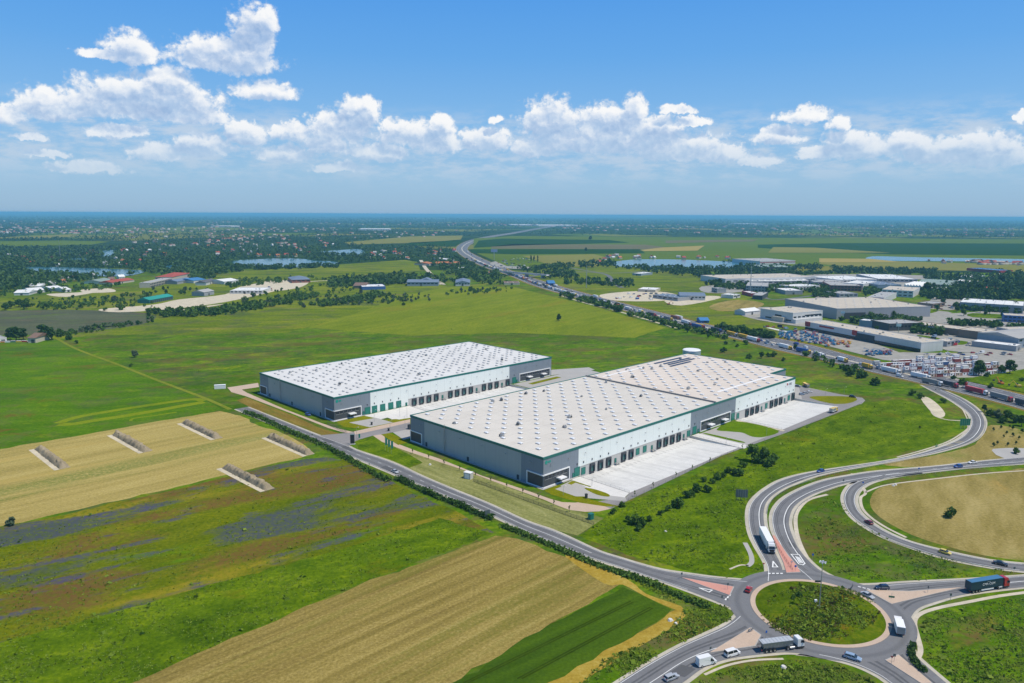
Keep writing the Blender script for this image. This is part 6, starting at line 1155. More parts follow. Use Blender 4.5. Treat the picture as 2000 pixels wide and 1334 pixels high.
def bld(name, label, cat, p0, p1, p2, h, wall, roof, wins=(0, 0), style='flat', door=True, group=None, extra=None):
    """p0 near roof corner, p1 and p2 the two next to it, all read from the photograph at eaves height h"""
    A = G(*p0, h); B = G(*p1, h); C = G(*p2, h); u = (B-A); L = u.length; u.normalize(); v = Vector((-u.y, u.x, 0)); D = (C-A).dot(v)
    if D < 0: A, u, v, D = B, -u, Vector((u.y, -u.x, 0)), -D
    D = max(D, 5.0); ang = math.atan2(u.y, u.x); o = thing(name, label, cat, (A.x, A.y, 0), ang, group)
    MB().box(0, L, 0, D, 0, h).build('wall', [WALLS[wall]], o)
    if style == 'flat':
        r = MB(); r.box(.35, L-.35, .35, D-.35, h-.02, h+.12, 0)
        for x0, x1, y0, y1 in ((-.08, L+.08, -.08, .35), (-.08, L+.08, D-.35, D+.08), (-.08, .35, .35, D-.35), (L-.35, L+.08, .35, D-.35)): r.box(x0, x1, y0, y1, h-.35, h+.55, 1)
        r.build('roof', [ROOFS[roof], WALLS[wall]], o)
        k = max(1, min(7, int(L*D/700)))
        rr = random.Random(int(L*10)); q = MB()
        for _ in range(k): x = rr.uniform(3, max(3.5, L-4)); y = rr.uniform(2, max(2.5, D-3)); link('roof_unit', ME_unit, o, (x, y, h+.1), rr.uniform(0, 3))
        sp_l = [(xx, yy) for xx in np.arange(6, L-5, 9.0+L/40) for yy in np.arange(6, D-5, 12.0+D/20)][:90]
        for xx, yy in sp_l: link('rooflight', ME_rl, o, (float(xx), float(yy), h+.1))
    elif style in ('gable', 'gablev'):
        e = .6; rh = h+min((D if style == 'gable' else L)*.18, 3.2); r = MB()
        if style == 'gable': r.add([(-e, -e, h-.1), (L+e, -e, h-.1), (L+e, D+e, h-.1), (-e, D+e, h-.1), (-e, D/2, rh), (L+e, D/2, rh)], [(0, 1, 5, 4), (2, 3, 4, 5), (0, 4, 3), (1, 2, 5), (3, 2, 1, 0)])
        else: r.add([(-e, -e, h-.1), (L+e, -e, h-.1), (L+e, D+e, h-.1), (-e, D+e, h-.1), (L/2, -e, rh), (L/2, D+e, rh)], [(0, 4, 5, 3), (1, 2, 5, 4), (0, 1, 4), (2, 3, 5), (3, 2, 1, 0)])
        r.build('roof', [ROOFS[roof]], o)
    else:
        e = .7; rh = h+min(min(L, D)*.3, 5.0); i = min(L, D)*.5; r = MB(); r.add([(-e, -e, h-.1), (L+e, -e, h-.1), (L+e, D+e, h-.1), (-e, D+e, h-.1), (i, D/2, rh), (max(L-i, i+.1), D/2, rh)], [(0, 1, 5, 4), (1, 2, 5), (2, 3, 4, 5), (3, 0, 4), (3, 2, 1, 0)]); r.build('roof', [ROOFS[roof]], o)
    nx, nz = wins
    for j in range(nz):
        for i in range(nx):
            w = L/nx; zz = h*(j+.38)/max(nz, 1) if nz > 1 else h*.52; MB().box(i*w+w*.18, i*w+w*.82, -.12, .03, zz, zz+min(1.7, h/(nz+.4)*.45)).build('window', [M_win], o)
    if door: MB().box(L*.42, L*.42+3.2, -.1, .03, .05, min(3.4, h*.7)).build('door', [M_dark], o)
    if extra: extra(o, L, D, h)
    return o
def zz(ox, oy, k): return lambda *p: (ox+p[0]*k, oy+p[1]*k)
zA, zB, zC, zD, zH, zI, zJ, zG = zz(1500, 560, .15), zz(1740, 560, .135), zz(1360, 500, .15), zz(1640, 490, .18), zz(260, 470, .18), zz(780, 440, .16), zz(1080, 500, .17), zz(0, 420, .16)
def rental(o, L, D, h):                                                  # glazed dark base, red fascia boxes and an open canopy bay on the yard side
    MB().box(-.4, 0, 0, D, 0, 3.4).build('shop_front', [M_glass], o)
    for y, w in ((.0, 7), (D*.45, 6)): MB().box(-.8, -.05, D-y-w, D-y, h-4.4, h+.7).build('red_panel', [WALLS['red']], o)
    MB().box(-.3, -.02, D*.72, D*.86, h-2.6, h-1.0).build('red_panel', [WALLS['red']], o); MB().box(-.5, -.02, D*.36, D*.52, .1, h-1.6).build('open_bay', [M_rubber], o)
def dcx(o, L, D, h): MB().box(L*.08, L*.3, -.35, .02, .1, h*.62).build('loading_bay', [M_rubber], o); MB().box(L*.34, L*.42, -6, 0, 3.2, 3.8).build('canopy', [M_frame], o)
def offx(o, L, D, h):
    for k in range(3): MB().box(-.25, .02, 2+k*D/3.4, 2+k*D/3.4+D/5, 2+(k % 2)*4.2, 3.8+(k % 2)*4.2).build('window', [M_glass], o)
    MB().box(-5, -.05, D*.2, D*.55, 0, h*.5).build('annexe', [WALLS['cream']], o); MB().box(0, L*.9, -4.5, -.05, 0, h*.42).build('annexe', [WALLS['white']], o); MB().box(L*.4, L*.95, -.2, .02, h*.62, h*.74).build('window', [M_glass], o)
def shopx(o, L, D, h): MB().box(-.2, L+.2, -.25, -.02, h*.55, h*.8).build('red_band', [WALLS['red']], o); MB().box(L*.05, L+9, -7, -.3, 0, 3.4).build('annexe', [WALLS['cream']], o); MB().box(L*.05-.4, L+9.4, -7.4, -.3, 3.4, 3.9).build('annexe_roof', [ROOFS['red']], o)
def stripes(o, L, D, h): MB().box(-.2, L+.2, -.2, -.02, h*.55, h*.75).build('red_band', [WALLS['red']], o)
def framex(o, L, D, h):
    for k in range(14): MB().box(1+k*L/14.5, 1+k*L/14.5+L/20, -.15, .02, h*.55, h*.9).build('opening', [M_rubber], o); MB().box(1+k*L/14.5, 1+k*L/14.5+L/20, -.15, .02, .3, h*.42).build('opening', [M_rubber], o)
def shedx(o, L, D, h):
    for k in range(11): MB().box(1+k*L/11.3, 1+k*L/11.3+L/15, -.15, .02, .1, h*.75).build('opening', [M_rubber], o)
def saw(o, L, D, h):
    for k in range(6): MB().side([(k*L/6, h+.5), ((k+1)*L/6-.3, h+.5), (k*L/6+.4, h+3.2)], .5, D-.5).build('saw_roof', [ROOFS['white']], o)
B_ = lambda nm, lb, *a, **k: bld(nm, lb, 'building', *a, **k)
B_('distribution_hall', 'long low hall with a ribbed beige roof and a dark loading bay beyond the motorway', (1635, 603.5), (1818, 599), (1528.5, 584), 13, 'grey', 'beige', (0, 0), extra=dcx)
B_('office_hall', 'grey three storey office hall with a stepped front beside the motorway field', (1549, 612), (1607, 607), (1485, 603), 12, 'white', 'beige', (7, 1), extra=offx)
B_('rental_hall', 'white hall with red fascia boxes behind the yard of blue machines', (1799.4, 670), (1842.6, 666.6), (1591.5, 627.5), 9, 'white', 'beige', (0, 0), door=False, extra=rental)
B_('white_roof_shed', 'shed with a bright white roof behind the red fascia hall', (1729.5, 630.5), (1738, 628), (1684.5, 624), 7, 'blue grey', 'white', (0, 0))
B_('dark_showroom', 'dark blue grey showroom right of the bright white shed roof', (1737, 633), (1802, 631), (1733, 625), 8, 'dark', 'grey', (9, 1))
B_('terrace_building', 'long low grey terrace of workshops behind the gravel car park', (1871.6, 643.7), (1895, 640), (1782, 619.4), 7, 'brown', 'beige', (0, 0))
B_('terrace_building', 'shorter grey workshop continuing the long terrace to the right', (1924, 650), (1950, 645), (1895, 639.6), 8, 'brown', 'beige', (2, 1))
B_('blue_grey_hall', 'blue grey hall with two rows of small windows at the right edge', (1990, 661), (2060, 653), (1925, 648), 10, 'blue grey', 'grey', (8, 2), style='gable')
B_('canopy_shed', 'long open shed with a white roof in front of the blue grey hall', (1985, 677), (1996, 673), (1908, 664), 5, 'grey', 'white', (0, 0))
B_('long_hall', 'long pale hall with dark strip windows in front of the right grove', (1875, 590.4), (1999, 598), (1872, 582), 10, 'grey', 'white', (6, 1))
B_('brick_building', 'red brick building with a white storey behind it, left of the big beige hall roof', (1683, 559), (1622, 557.5), (1690, 552), 9, 'brick', 'grey', (9, 2))
B_('white_hall', 'white cube hall directly behind the red brick building', (1712, 550), (1686, 555), (1690, 545), 10, 'white', 'white')
B_('modern_office', 'white two storey building with ribbon windows above the red roofed shop', (1784, 569), (1723, 565.6), (1800, 562), 10, 'white', 'beige', (6, 2))
B_('shop_building', 'white shop with red bands and a low red roofed wing', (1726, 582), (1695, 580), (1737, 571), 8, 'white', 'grey', (0, 0), extra=shopx)
B_('big_beige_hall', 'very wide hall with a plain beige roof and four roof vents near the lake', (1417, 545), (1594, 541), (1408, 537), 10, 'white', 'beige', (14, 1))
B_('low_white_hall', 'low white roofed wing in front of the very wide beige hall', (1465, 550), (1600, 548), (1470, 546), 6, 'grey', 'white', (12, 1))
B_('two_storey_block', 'grey two storey block beside the telecom mast', (1499.5, 560), (1457, 558.5), (1497, 552.5), 9, 'grey', 'grey', (7, 2))
B_('red_box_building', 'small white and red box building below the telecom mast', (1468, 573.5), (1449, 569), (1474, 571), 5, 'red', 'white'); B_('dark_box_building', 'small black box building next to the white and red boxes', (1489, 578), (1469.5, 577), (1487, 570.5), 6, 'dark', 'grey')
B_('white_shed', 'white roofed shed among trees left of the red brick building', (1600, 557.7), (1549, 560), (1597, 553.5), 7, 'white', 'white', (8, 1)); B_('white_shed', 'smaller white roofed shed below the one left of the brick building', (1568, 568), (1534, 568), (1566, 563), 6, 'grey', 'white')
B_('striped_building', 'long far building with a red striped front by the tall trees', (1484.5, 510.5), (1553.5, 509), (1489, 504.5), 9, 'white', 'grey', (14, 1), extra=stripes); B_('dark_long_shed', 'dark long shed in front of the red striped building', (1487, 522), (1555, 522), (1490, 517), 7, 'dark', 'green grey')
B_('marquee', 'white marquee with a pitched roof beside the office hall', (1456, 609), (1484, 606), (1466, 603), 5, 'white', 'white', style='gable')
B_('dark_blue_hall', 'dark blue grey hall left of the saw tooth roof', (1760.6, 556.6), (1714, 556.6), (1755, 547.6), 9, 'blue grey', 'blue grey'); B_('sawtooth_hall', 'white hall with a saw tooth roof', (1800, 560), (1766, 558), (1798, 553), 8, 'white', 'white', (5, 1), extra=saw)
B_('long_grey_hall', 'long hall with a pale ribbed roof right of the saw tooth roof', (1856, 556.6), (1789, 553), (1867, 547.6), 7, 'grey', 'green grey', style='gable')
B_('white_complex', 'wide white roofed complex behind the dark blue grey hall, left part', (1712, 545), (1640, 547), (1715, 537), 7, 'white', 'white', (10, 1)); B_('white_complex', 'wide white roofed complex behind the dark blue grey hall, right part', (1792, 546), (1716, 545), (1800, 537), 6, 'grey', 'white', (9, 1)); B_('white_complex', 'low grey roof in front of the wide white complexes', (1655, 552), (1590, 551), (1668, 547), 6, 'grey', 'grey', (8, 1))
B_('low_depot', 'small white depot on a pale yard by the right grove', (1906, 542.5), (1869, 540.5), (1905, 537.5), 4, 'blue grey', 'white'); B_('blue_roof_hall', 'hall with a bright blue roof near the top right', (1978, 528), (1953, 528.7), (1977, 521.5), 6, 'red', 'blue')
B_('blue_white_office', 'blue and white two storey office at the right edge under trees', (1961, 616), (2030, 620), (1958.7, 611.6), 8, 'blue', 'beige', (8, 2)); B_('cream_hall', 'hall with a plain cream roof at the right edge above the blue grey hall', (1981, 646), (1946.5, 639.6), (2020, 640), 8, 'grey', 'beige')
B_('gabled_office', 'blue roofed office with a white gable in the builders yard', (1328, 577), (1378, 578), (1330, 572), 7, 'white', 'blue grey', (7, 1), style='gable'); B_('yard_shed', 'long grey roofed shed beside the blue roofed office', (1324, 582), (1275, 576), (1330, 577), 5, 'grey', 'blue grey', (5, 1)); B_('yard_shed', 'white shed at the back of the builders yard', (1280, 566.5), (1246, 565), (1279, 562), 4, 'cream', 'white')
B_('roadside_shed', 'small pale shed beside the far crossing road', (1252, 535), (1235, 534), (1252, 531), 4, 'blue grey', 'white'); B_('white_factory', 'white factory at the left end of the very wide beige hall', (1411, 544), (1373, 541), (1420, 538), 7, 'white', 'white', (5, 1)); B_('small_grey_house', 'small grey flat roofed house left of the telecom mast', (1401, 564), (1390, 562), (1404, 561), 7, 'grey', 'grey', (2, 2))
B_('teal_stable', 'long stable with a teal roof and a row of dark openings', (292, 586), (338, 578), (294, 581), 5, 'teal', 'teal', style='gable', door=False, extra=shedx); B_('grey_barn', 'grey barn with a dark gate right of the teal roof', (398.6, 571), (418, 567.5), (391, 567.5), 6, 'grey', 'grey', style='gable')
B_('white_market_hall', 'wide low white hall on the pale sandy yard', (449, 568), (512, 568), (450, 562), 5, 'white', 'white', (8, 1)); B_('concrete_frame', 'unfinished white concrete frame building with rows of dark openings', (293, 553), (337, 543), (290, 549), 8, 'cream', 'grey', door=False, extra=framex); B_('red_hip_house', 'big house with a bright red hipped roof behind the concrete frame', (303, 541), (337, 541), (306, 533), 8, 'cream', 'red', (6, 1), style='hip')
B_('red_shed', 'long shed with a red roof left of the concrete frame', (219, 552), (262, 546), (219, 548), 4, 'cream', 'red', style='gable'); B_('green_shed', 'shed with a grey green roof left of the red roofed shed', (196, 550), (220, 546), (194, 545), 4, 'white', 'green grey', style='gable'); B_('blue_shed', 'shed with a bright blue roof right of the red hipped house', (378, 548), (402, 545.5), (380, 543), 5, 'white', 'blue', style='gable')
B_('grey_shed', 'grey roofed shed between the red house and the blue roof', (346, 550), (375, 545), (345, 546), 5, 'grey', 'blue grey', style='gable'); B_('grey_shed', 'dark roofed shed right of the bright blue roof', (402, 552), (422, 547), (402, 547), 5, 'white', 'dark', style='gable'); B_('grey_shed', 'white roofed shed above the wide low white hall', (438, 550), (466, 547), (440, 545), 5, 'white', 'white', style='gable')
for i, (a, b, c, lb) in enumerate([((80, 557), (112, 552), (84, 552), 'grey gabled farm shed among trees, upper one of the group'), ((53, 559), (77, 559), (54, 556), 'low white shed left of the grey gabled farm shed'), ((102, 564), (124, 562), (104, 560), 'white polythene shed, upper right one of the farm row'), ((59, 568), (88, 566), (61, 564), 'white polythene shed, middle one of the farm row'), ((27, 572), (56, 571.5), (28, 568), 'white polythene shed, left one of the farm row'), ((126, 566), (139, 565), (127, 562), 'white polythene shed, smallest one at the right end of the farm row')]): B_('farm_shed', lb, a, b, c, 4, 'white' if i else 'grey', 'white' if i else 'grey', style='gable')
B_('blue_white_shed', 'shed with blue walls and a white roof at the edge of the meadow', (707, 560.5), (753, 559.5), (708, 556), 5, 'blue', 'white', (0, 0), door=False); B_('dark_brown_house', 'dark brown roofed house left of the blue walled shed', (690, 558), (714, 558), (691, 552.5), 5, 'brown', 'brown', style='gable'); B_('blue_hip_house', 'red walled house with a wide blue grey hipped roof', (570, 546.5), (606, 545.5), (572, 541), 6, 'brick', 'blue grey', (4, 1), style='hip')
B_('roadside_inn', 'large inn with dark blue grey gabled roofs by the gravel road', (795, 551), (856, 551), (797, 547), 7, 'blue grey', 'blue grey', (8, 1), style='gable'); B_('inn_tower', 'taller gabled block behind the large inn', (823, 547), (842, 547), (824, 544.5), 9, 'grey', 'blue grey', (2, 2), style='gablev'); B_('grey_shed', 'big shed with a blue grey gabled roof and white end wall', (889.6, 552), (918, 552), (884, 546), 6, 'white', 'blue grey', (5, 1), style='gablev')
B_('orange_roof_row', 'long low building with an orange roof near the motorway bend', (849, 514.5), (898, 514), (850, 512.5), 5, 'cream', 'orange', (6, 1), style='gable'); B_('orange_roof_house', 'orange roofed house at the left end of the long orange roof', (838, 515), (848, 513.5), (839, 510), 5, 'cream', 'orange', style='gable'); B_('white_house', 'white cube house between orange roof and motorway', (895, 526), (908, 526), (895, 522), 6, 'white', 'white', (3, 2)); B_('white_house', 'white flat building above the long orange roof', (871, 507), (887, 506.5), (872, 503.5), 5, 'white', 'white', (4, 1)); B_('orange_shed', 'low orange shed beside the queueing traffic', (946, 533), (964, 533.5), (947, 530.5), 3, 'cream', 'orange')
B_('blue_shed', 'small bright blue shed beyond the jammed lanes, middle of the picture', (1071, 553), (1084, 553), (1072, 549), 5, 'blue', 'blue', style='gable'); B_('blue_tent', 'small blue tent beside the motorway under the dry bank', (1368, 626), (1385, 626), (1369, 622.5), 3, 'blue', 'blue', style='gable'); B_('stone_ruin', 'low beige ruin near the scrub left of the motorway', (985, 553), (1015, 553), (986, 549.5), 3, 'cream', 'brown'); B_('farmhouse', 'farmhouse half hidden between the big dark trees at the left edge', (54, 660), (69, 660), (55, 652), 5, 'cream', 'brown', style='gable'); B_('farm_shed', 'pale open shed at the left edge beside the big dark trees', (-6, 662), (13, 660), (-6, 656), 4, 'white', 'grey')

B_('workshop', 'small white workshop right of the dark showroom', (1826, 640), (1848, 637), (1822, 634), 6, 'white', 'grey', (3, 1)); B_('workshop', 'small grey workshop at the near end of the long terrace', (1850, 668), (1872, 664), (1846, 661), 5, 'grey', 'beige', (3, 1)); B_('workshop', 'brown workshop between the red roofed shop and the long pale hall', (1822, 594), (1846, 591), (1818, 588), 6, 'brown', 'grey', (3, 1)); B_('workshop', 'white workshop below the ribbed pale roof', (1850, 566), (1890, 565), (1848, 561), 6, 'white', 'white', (5, 1)); B_('workshop', 'grey workshop left of the white modern office', (1640, 574), (1676, 573.5), (1638, 569), 6, 'grey', 'grey', (4, 1)); B_('workshop', 'red roofed workshop under trees at the far right', (1930, 566), (1960, 565), (1928, 561), 5, 'cream', 'red', (3, 1), style='gable'); B_('workshop', 'white workshop at the far right near the low depot', (1880, 551), (1918, 550), (1878, 546), 5, 'white', 'white', (4, 1)); B_('workshop', 'grey long workshop in front of the white roofed complexes', (1745, 553), (1720, 553.5), (1748, 549), 5, 'grey', 'grey', (4, 1)); B_('workshop', 'white workshop beside the crossing road, left of the telecom mast', (1432, 577), (1446, 575), (1430, 572), 5, 'white', 'white', (2, 1))
# small houses by the lakes and a far town
def house_mesh(roof, wall):
    mb = MB(); mb.box(-4.5, 4.5, -3.6, 3.6, 0, 3.6, 0); mb.add([(-4.9, -4.1, 3.4), (4.9, -4.1, 3.4), (4.9, 4.1, 3.4), (-4.9, 4.1, 3.4), (-4.9, 0, 6.4), (4.9, 0, 6.4)], [(0, 1, 5, 4), (2, 3, 4, 5), (0, 4, 3), (1, 2, 5), (3, 2, 1, 0)], 1); mb.box(1.4, 2.1, .6, 1.3, 4.6, 7.2, 0)
    for x in (-2.8, 0, 2.6): mb.box(x-.5, x+.5, -3.68, -3.6, 1.1, 2.3, 2)
    return mb.mesh('house', [WALLS[wall], ROOFS[roof], M_win])
HM = [('red', 'cream'), ('red', 'white'), ('orange', 'cream'), ('brown', 'white'), ('grey', 'white'), ('white', 'white')]; HMS = [house_mesh(*h) for h in HM]; RH = random.Random(9)
def houses(poly, n_, where, group):
    p = np.array(poly, float); it = []
    while len(it) < n_:
        q = np.array([[RH.uniform(p[:, 0].min(), p[:, 0].max()), RH.uniform(p[:, 1].min(), p[:, 1].max())]])
        if inpoly(q, poly)[0] and not any(inpoly(q, l)[0] for l in LAKES): it.append(tuple(q[0]))
    for k, (x, y) in enumerate(sorted(it)):
        i = RH.randrange(len(HM)); o = link('house', HMS[i], None, tuple(G(x, y)), RH.uniform(0, 3.1)); s_ = RH.uniform(.85, 1.35); o.scale = (s_, s_, s_*RH.uniform(.9, 1.2)); tag(o, f"{HM[i][0]} roofed house {where}, {ORD(k+1)} from the left", 'house', group)
houses([(10, 500), (250, 485), (400, 490), (400, 510), (280, 520), (60, 520)], 38, 'in the woods above the left lake', 'houses above the left lake'); houses([(60, 542), (240, 543), (230, 552), (60, 552)], 9, 'below the left lake', 'houses below the left lake'); houses([(400, 478), (660, 476), (660, 500), (430, 504)], 30, 'in the woods beyond the middle lake', 'houses beyond the middle lake')
houses([(715, 486), (800, 490), (800, 506), (715, 506)], 18, 'in the woods right of the small pond', 'houses right of the small pond'); houses([(1165, 502), (1205, 498), (1205, 518), (1160, 522)], 8, 'at the left end of the right lake', 'houses at the right lake'); houses([(1210, 501), (1450, 503), (1450, 507), (1210, 506)], 16, 'along the far shore of the right lake', 'houses on the far shore'); houses([(1800, 508), (2000, 514), (2000, 519), (1800, 514)], 10, 'on the pale shore at the right edge', 'houses on the pale shore'); houses([(820, 495), (890, 488), (890, 500), (820, 505)], 10, 'left of the motorway bend', 'houses left of the motorway bend')
houses([(0, 446), (160, 444), (260, 447), (260, 456), (0, 456)], 30, 'in the red roofed village at the far left', 'houses of the far left village')
def town(name, polys, counts, seed):
    rng = np.random.default_rng(seed); Vs = []; Fs = []; Ms = []; k0 = 0
    for poly, c in zip(polys, counts):
        p = np.array(poly, float); q = p.min(0)+rng.random((c*3, 2))*(p.max(0)-p.min(0)); q = q[inpoly(q, poly)][:c]
        for x, y in q:
            w = G(x, y); s_ = rng.uniform(5, 9)*(1+max(0, w.y-4500)/7000); l = s_*rng.uniform(.8, 1.6); hh = rng.uniform(4, 6.5)*(1+max(0, w.y-4500)/9000); a = rng.uniform(0, 3.1); ca, sa = math.cos(a), math.sin(a)
            P = np.array([(-l, -s_, 0), (l, -s_, 0), (l, s_, 0), (-l, s_, 0), (-l, -s_, hh), (l, -s_, hh), (l, s_, hh), (-l, s_, hh), (-l, 0, hh*1.5), (l, 0, hh*1.5)]); P = P@np.array([[ca, sa, 0], [-sa, ca, 0], [0, 0, 1]])+np.array([w.x, w.y, 0]); Vs.append(P)
            Fs += [(0+k0, 1+k0, 5+k0, 4+k0), (1+k0, 2+k0, 6+k0, 5+k0), (2+k0, 3+k0, 7+k0, 6+k0), (3+k0, 0+k0, 4+k0, 7+k0), (4+k0, 5+k0, 9+k0, 8+k0), (6+k0, 7+k0, 8+k0, 9+k0)]; r_ = 1 if rng.random() < .6 else (2 if rng.random() < .3 else 3); Ms += [0, 0, 0, 0, r_, r_]; k0 += 10
    o = link(name, npmesh(name, np.concatenate(Vs), np.array(Fs), [mat('far_plaster', (.40, .37, .32), .8), ROOFS['red'], ROOFS['beige'], ROOFS['brown']], np.array(Ms))); o['kind'] = 'stuff'; return o
town('distant_town', [[(-40, 442), (420, 444), (700, 446), (700, 452), (300, 456), (-40, 457)], [(-40, 432), (600, 434), (1000, 436), (1000, 442), (-40, 440)], [(400, 456), (900, 452), (900, 462), (420, 470)], [(1100, 440), (2050, 443), (2050, 462), (1500, 460), (1100, 450)], [(900, 438), (1500, 440), (1500, 444), (900, 443)], [(200, 458), (640, 470), (640, 482), (260, 482)], [(1900, 512), (2050, 515), (2050, 519), (1900, 517)]], [170, 80, 60, 150, 50, 50, 40], 12)
# large white halls far away
for i, (x0, x1, y, d, lb) in enumerate([(1000, 1050, 439, 2.2, 'white hall far off left of the motorway end, left one'), (1052, 1136, 440, 2.6, 'long white hall far off at the end of the motorway'), (412, 450, 441, 1.6, 'white hall far off above the middle lake'), (700, 760, 447, 2.2, 'pale hall far off between trees'), (1575, 1620, 440, 1.8, 'white hall far off at the right, left one'), (1450, 1490, 437, 1.6, 'white hall far off at the right, farther one')]): B_('far_hall', lb, (x0, y), (x1, y+.2), (x0+3, y-d*.5), 12, 'white', 'white', door=False)
# ------------------------------------------------------------------ stacked cabins beyond the motorway
def cabin_mesh(c, fr, win):
    mb = MB(); mb.box(-2.95, 2.95, -1.18, 1.18, .12, 2.5, 0)
    for x in (-3.0, 2.84):
        for y in (-1.23, 1.07): mb.box(x, x+.16, y, y+.16, 0, 2.6, 1)
    for z in (0, 2.48):
        for y in (-1.226, 1.106): mb.box(-2.84, 2.84, y, y+.12, z, z+.12, 1)
        for x in (-2.996, 2.876): mb.box(x, x+.12, -1.07, 1.07, z, z+.12, 1)
    mb.box(-2.8, 2.8, -1.06, 1.06, 2.5, 2.585, 3)
    if win: mb.box(-1.9, -.7, -1.24, -1.18, 1.0, 2.0, 2); mb.box(1.1, 2.0, -1.22, -1.18, .2, 2.2, 1)
    return mb.mesh('cabin', [c, fr, M_glass, ROOFS['white']])
CABC = [('white', M_frame, PC['dark red'], 1), ('white', M_frame, PC['dark red'], 0), ('white', M_frame, PC['navy'], 1), ('pale grey', mat('cabin_grey', (.42, .44, .45), .6), PC['grey'], 0), ('white', M_boxw, PC['grey'], 1), ('brown red', mat('cabin_red', (.28, .06, .05), .6), PC['dark red'], 0), ('blue', mat('cabin_blue', (.05, .11, .26), .6), PC['navy'], 0), ('cream', mat('cabin_cream', (.55, .45, .34), .6), PC['dark red'], 1)]
CME = [cabin_mesh(a, b, w) for _n, a, b, w in CABC]; RC_ = random.Random(17)
A0 = G(1829, 736); B0 = G(1998, 727); du = (B0-A0).normalized(); dv = Vector((-du.y, du.x, 0)); ca = math.atan2(du.y, du.x)
for row in range(6):
    off = -4-row*4.5; n_ = 12+row
    for k in range(n_):
        if RC_.random() < .08: continue
        lv = RC_.choice([2, 2, 3, 2, 2, 1])
        for z in range(lv):
            i = RC_.choices(range(8), [6, 4, 2.5, 2.5, 2.5, 2.6, .9, 2.4])[0]; p = A0+du*(off+k*6.08)+dv*(row*8.6+RC_.uniform(-.3, .3)); o = link('site_cabin', CME[i], None, (p.x, p.y, .2+z*2.62), ca+RC_.uniform(-.012, .012)); tag(o, f"{CABC[i][0]} cabin in {ORD(row+1)} cabin row from motorway, {ORD(k+1)} stack from left, {('ground', 'middle', 'top')[z]} level", 'cabin', 'stacked cabins beyond the motorway')
# ------------------------------------------------------------------ lifting machines in the hire yard
def lift_mesh(kind, c):
    mb = MB(); mb.box(-1.2, 1.2, -.9, .9, .45, 1.05, 0)
    for x in (-.85, .85):
        for y in (-.95, .95): mb.cyl((x, y-.13, .42), (x, y+.13, .42), .42, n=10, mi=1)
    if kind == 'scissor': mb.box(-1.25, 1.25, -.85, .85, 1.9, 2.02, 0); mb.add([(-1.1, -.3, 1.05), (-.95, -.3, 1.05), (1.1, -.3, 1.9), (.95, -.3, 1.9), (-1.1, .3, 1.05), (-.95, .3, 1.05), (1.1, .3, 1.9), (.95, .3, 1.9)], [(0, 1, 2, 3), (7, 6, 5, 4), (0, 3, 7, 4), (1, 5, 6, 2)], 2); [mb.box(x, x+.06, y, y+.06, 2.02, 3.0, 0) for x in (-1.2, 1.14) for y in (-.82, .76)]; [mb.box(-1.2, 1.2, y, y+.05, 2.95, 3.0, 0) for y in (-.82, .76)]
    else: mb.box(-.9, .7, -.7, .7, 1.05, 1.8, 0); mb.cyl((-.5, 0, 1.7), (-2.6, 0, 2.6), .16, n=6, mi=0); mb.cyl((-2.6, 0, 2.6), (3.2, 0, 3.2), .14, n=6, mi=0); mb.box(3.1, 4.2, -.75, .75, 2.5, 2.6, 0); [mb.box(x, x+.06, y, y+.06, 2.6, 3.5, 0) for x in (3.1, 4.14) for y in (-.75, .69)]
    return mb.mesh('lift', [PC[c], M_tyre, M_steel])
PC['lift blue'] = paint_mat('paint_lift_blue', (.015, .17, .36), .5, .1)
LMS = {(k, c): lift_mesh(k, c) for k in ('scissor', 'boom') for c in ('lift blue', 'red', 'yellow', 'orange')}; RL = random.Random(4)
def park_lifts(poly, n_, cols, where, group):
    p = np.array(poly, float); it = []
    for _ in range(4000):
        q = (RL.uniform(p[:, 0].min(), p[:, 0].max()), RL.uniform(p[:, 1].min(), p[:, 1].max()))
        w = G(*q)
        if inpoly(np.array([q]), poly)[0] and all((w-v).length > 3.4 for v, _q in it): it.append((w, q))
        if len(it) >= n_: break
    for k, (w, q) in enumerate(sorted(it, key=lambda t: t[1][0])):
        kd = RL.choice(['scissor', 'boom']); c = RL.choice(cols); o = link('platform_lift', LMS[kd, c], None, (w.x, w.y, .25), RL.choice([.3, .3, 1.9, 3.4])); tag(o, f"{c.replace('lift ', '')} {kd} lift {where}, {ORD(k+1)} from the left", 'platform lift', group)
park_lifts([(1522, 652), (1545, 648), (1590, 650), (1618, 660), (1632, 670), (1600, 673), (1550, 667), (1520, 660)], 78, ['lift blue']*9+['red'], 'in the crowded hire yard', 'lifts in the hire yard'); park_lifts([(1608, 664), (1640, 668), (1642, 676), (1612, 678)], 14, ['lift blue', 'lift blue', 'orange'], 'at the front of the hire yard', 'lifts at the front of the hire yard'); park_lifts([(1634, 667), (1660, 669), (1662, 679), (1640, 680)], 10, ['red', 'yellow', 'orange'], 'in the bright group of the hire yard', 'bright lifts'); park_lifts([(1690, 687), (1742, 687), (1744, 694), (1692, 696)], 22, ['lift blue', 'lift blue', 'lift blue', 'red'], 'in the row before the cabins', 'lifts before the cabins')
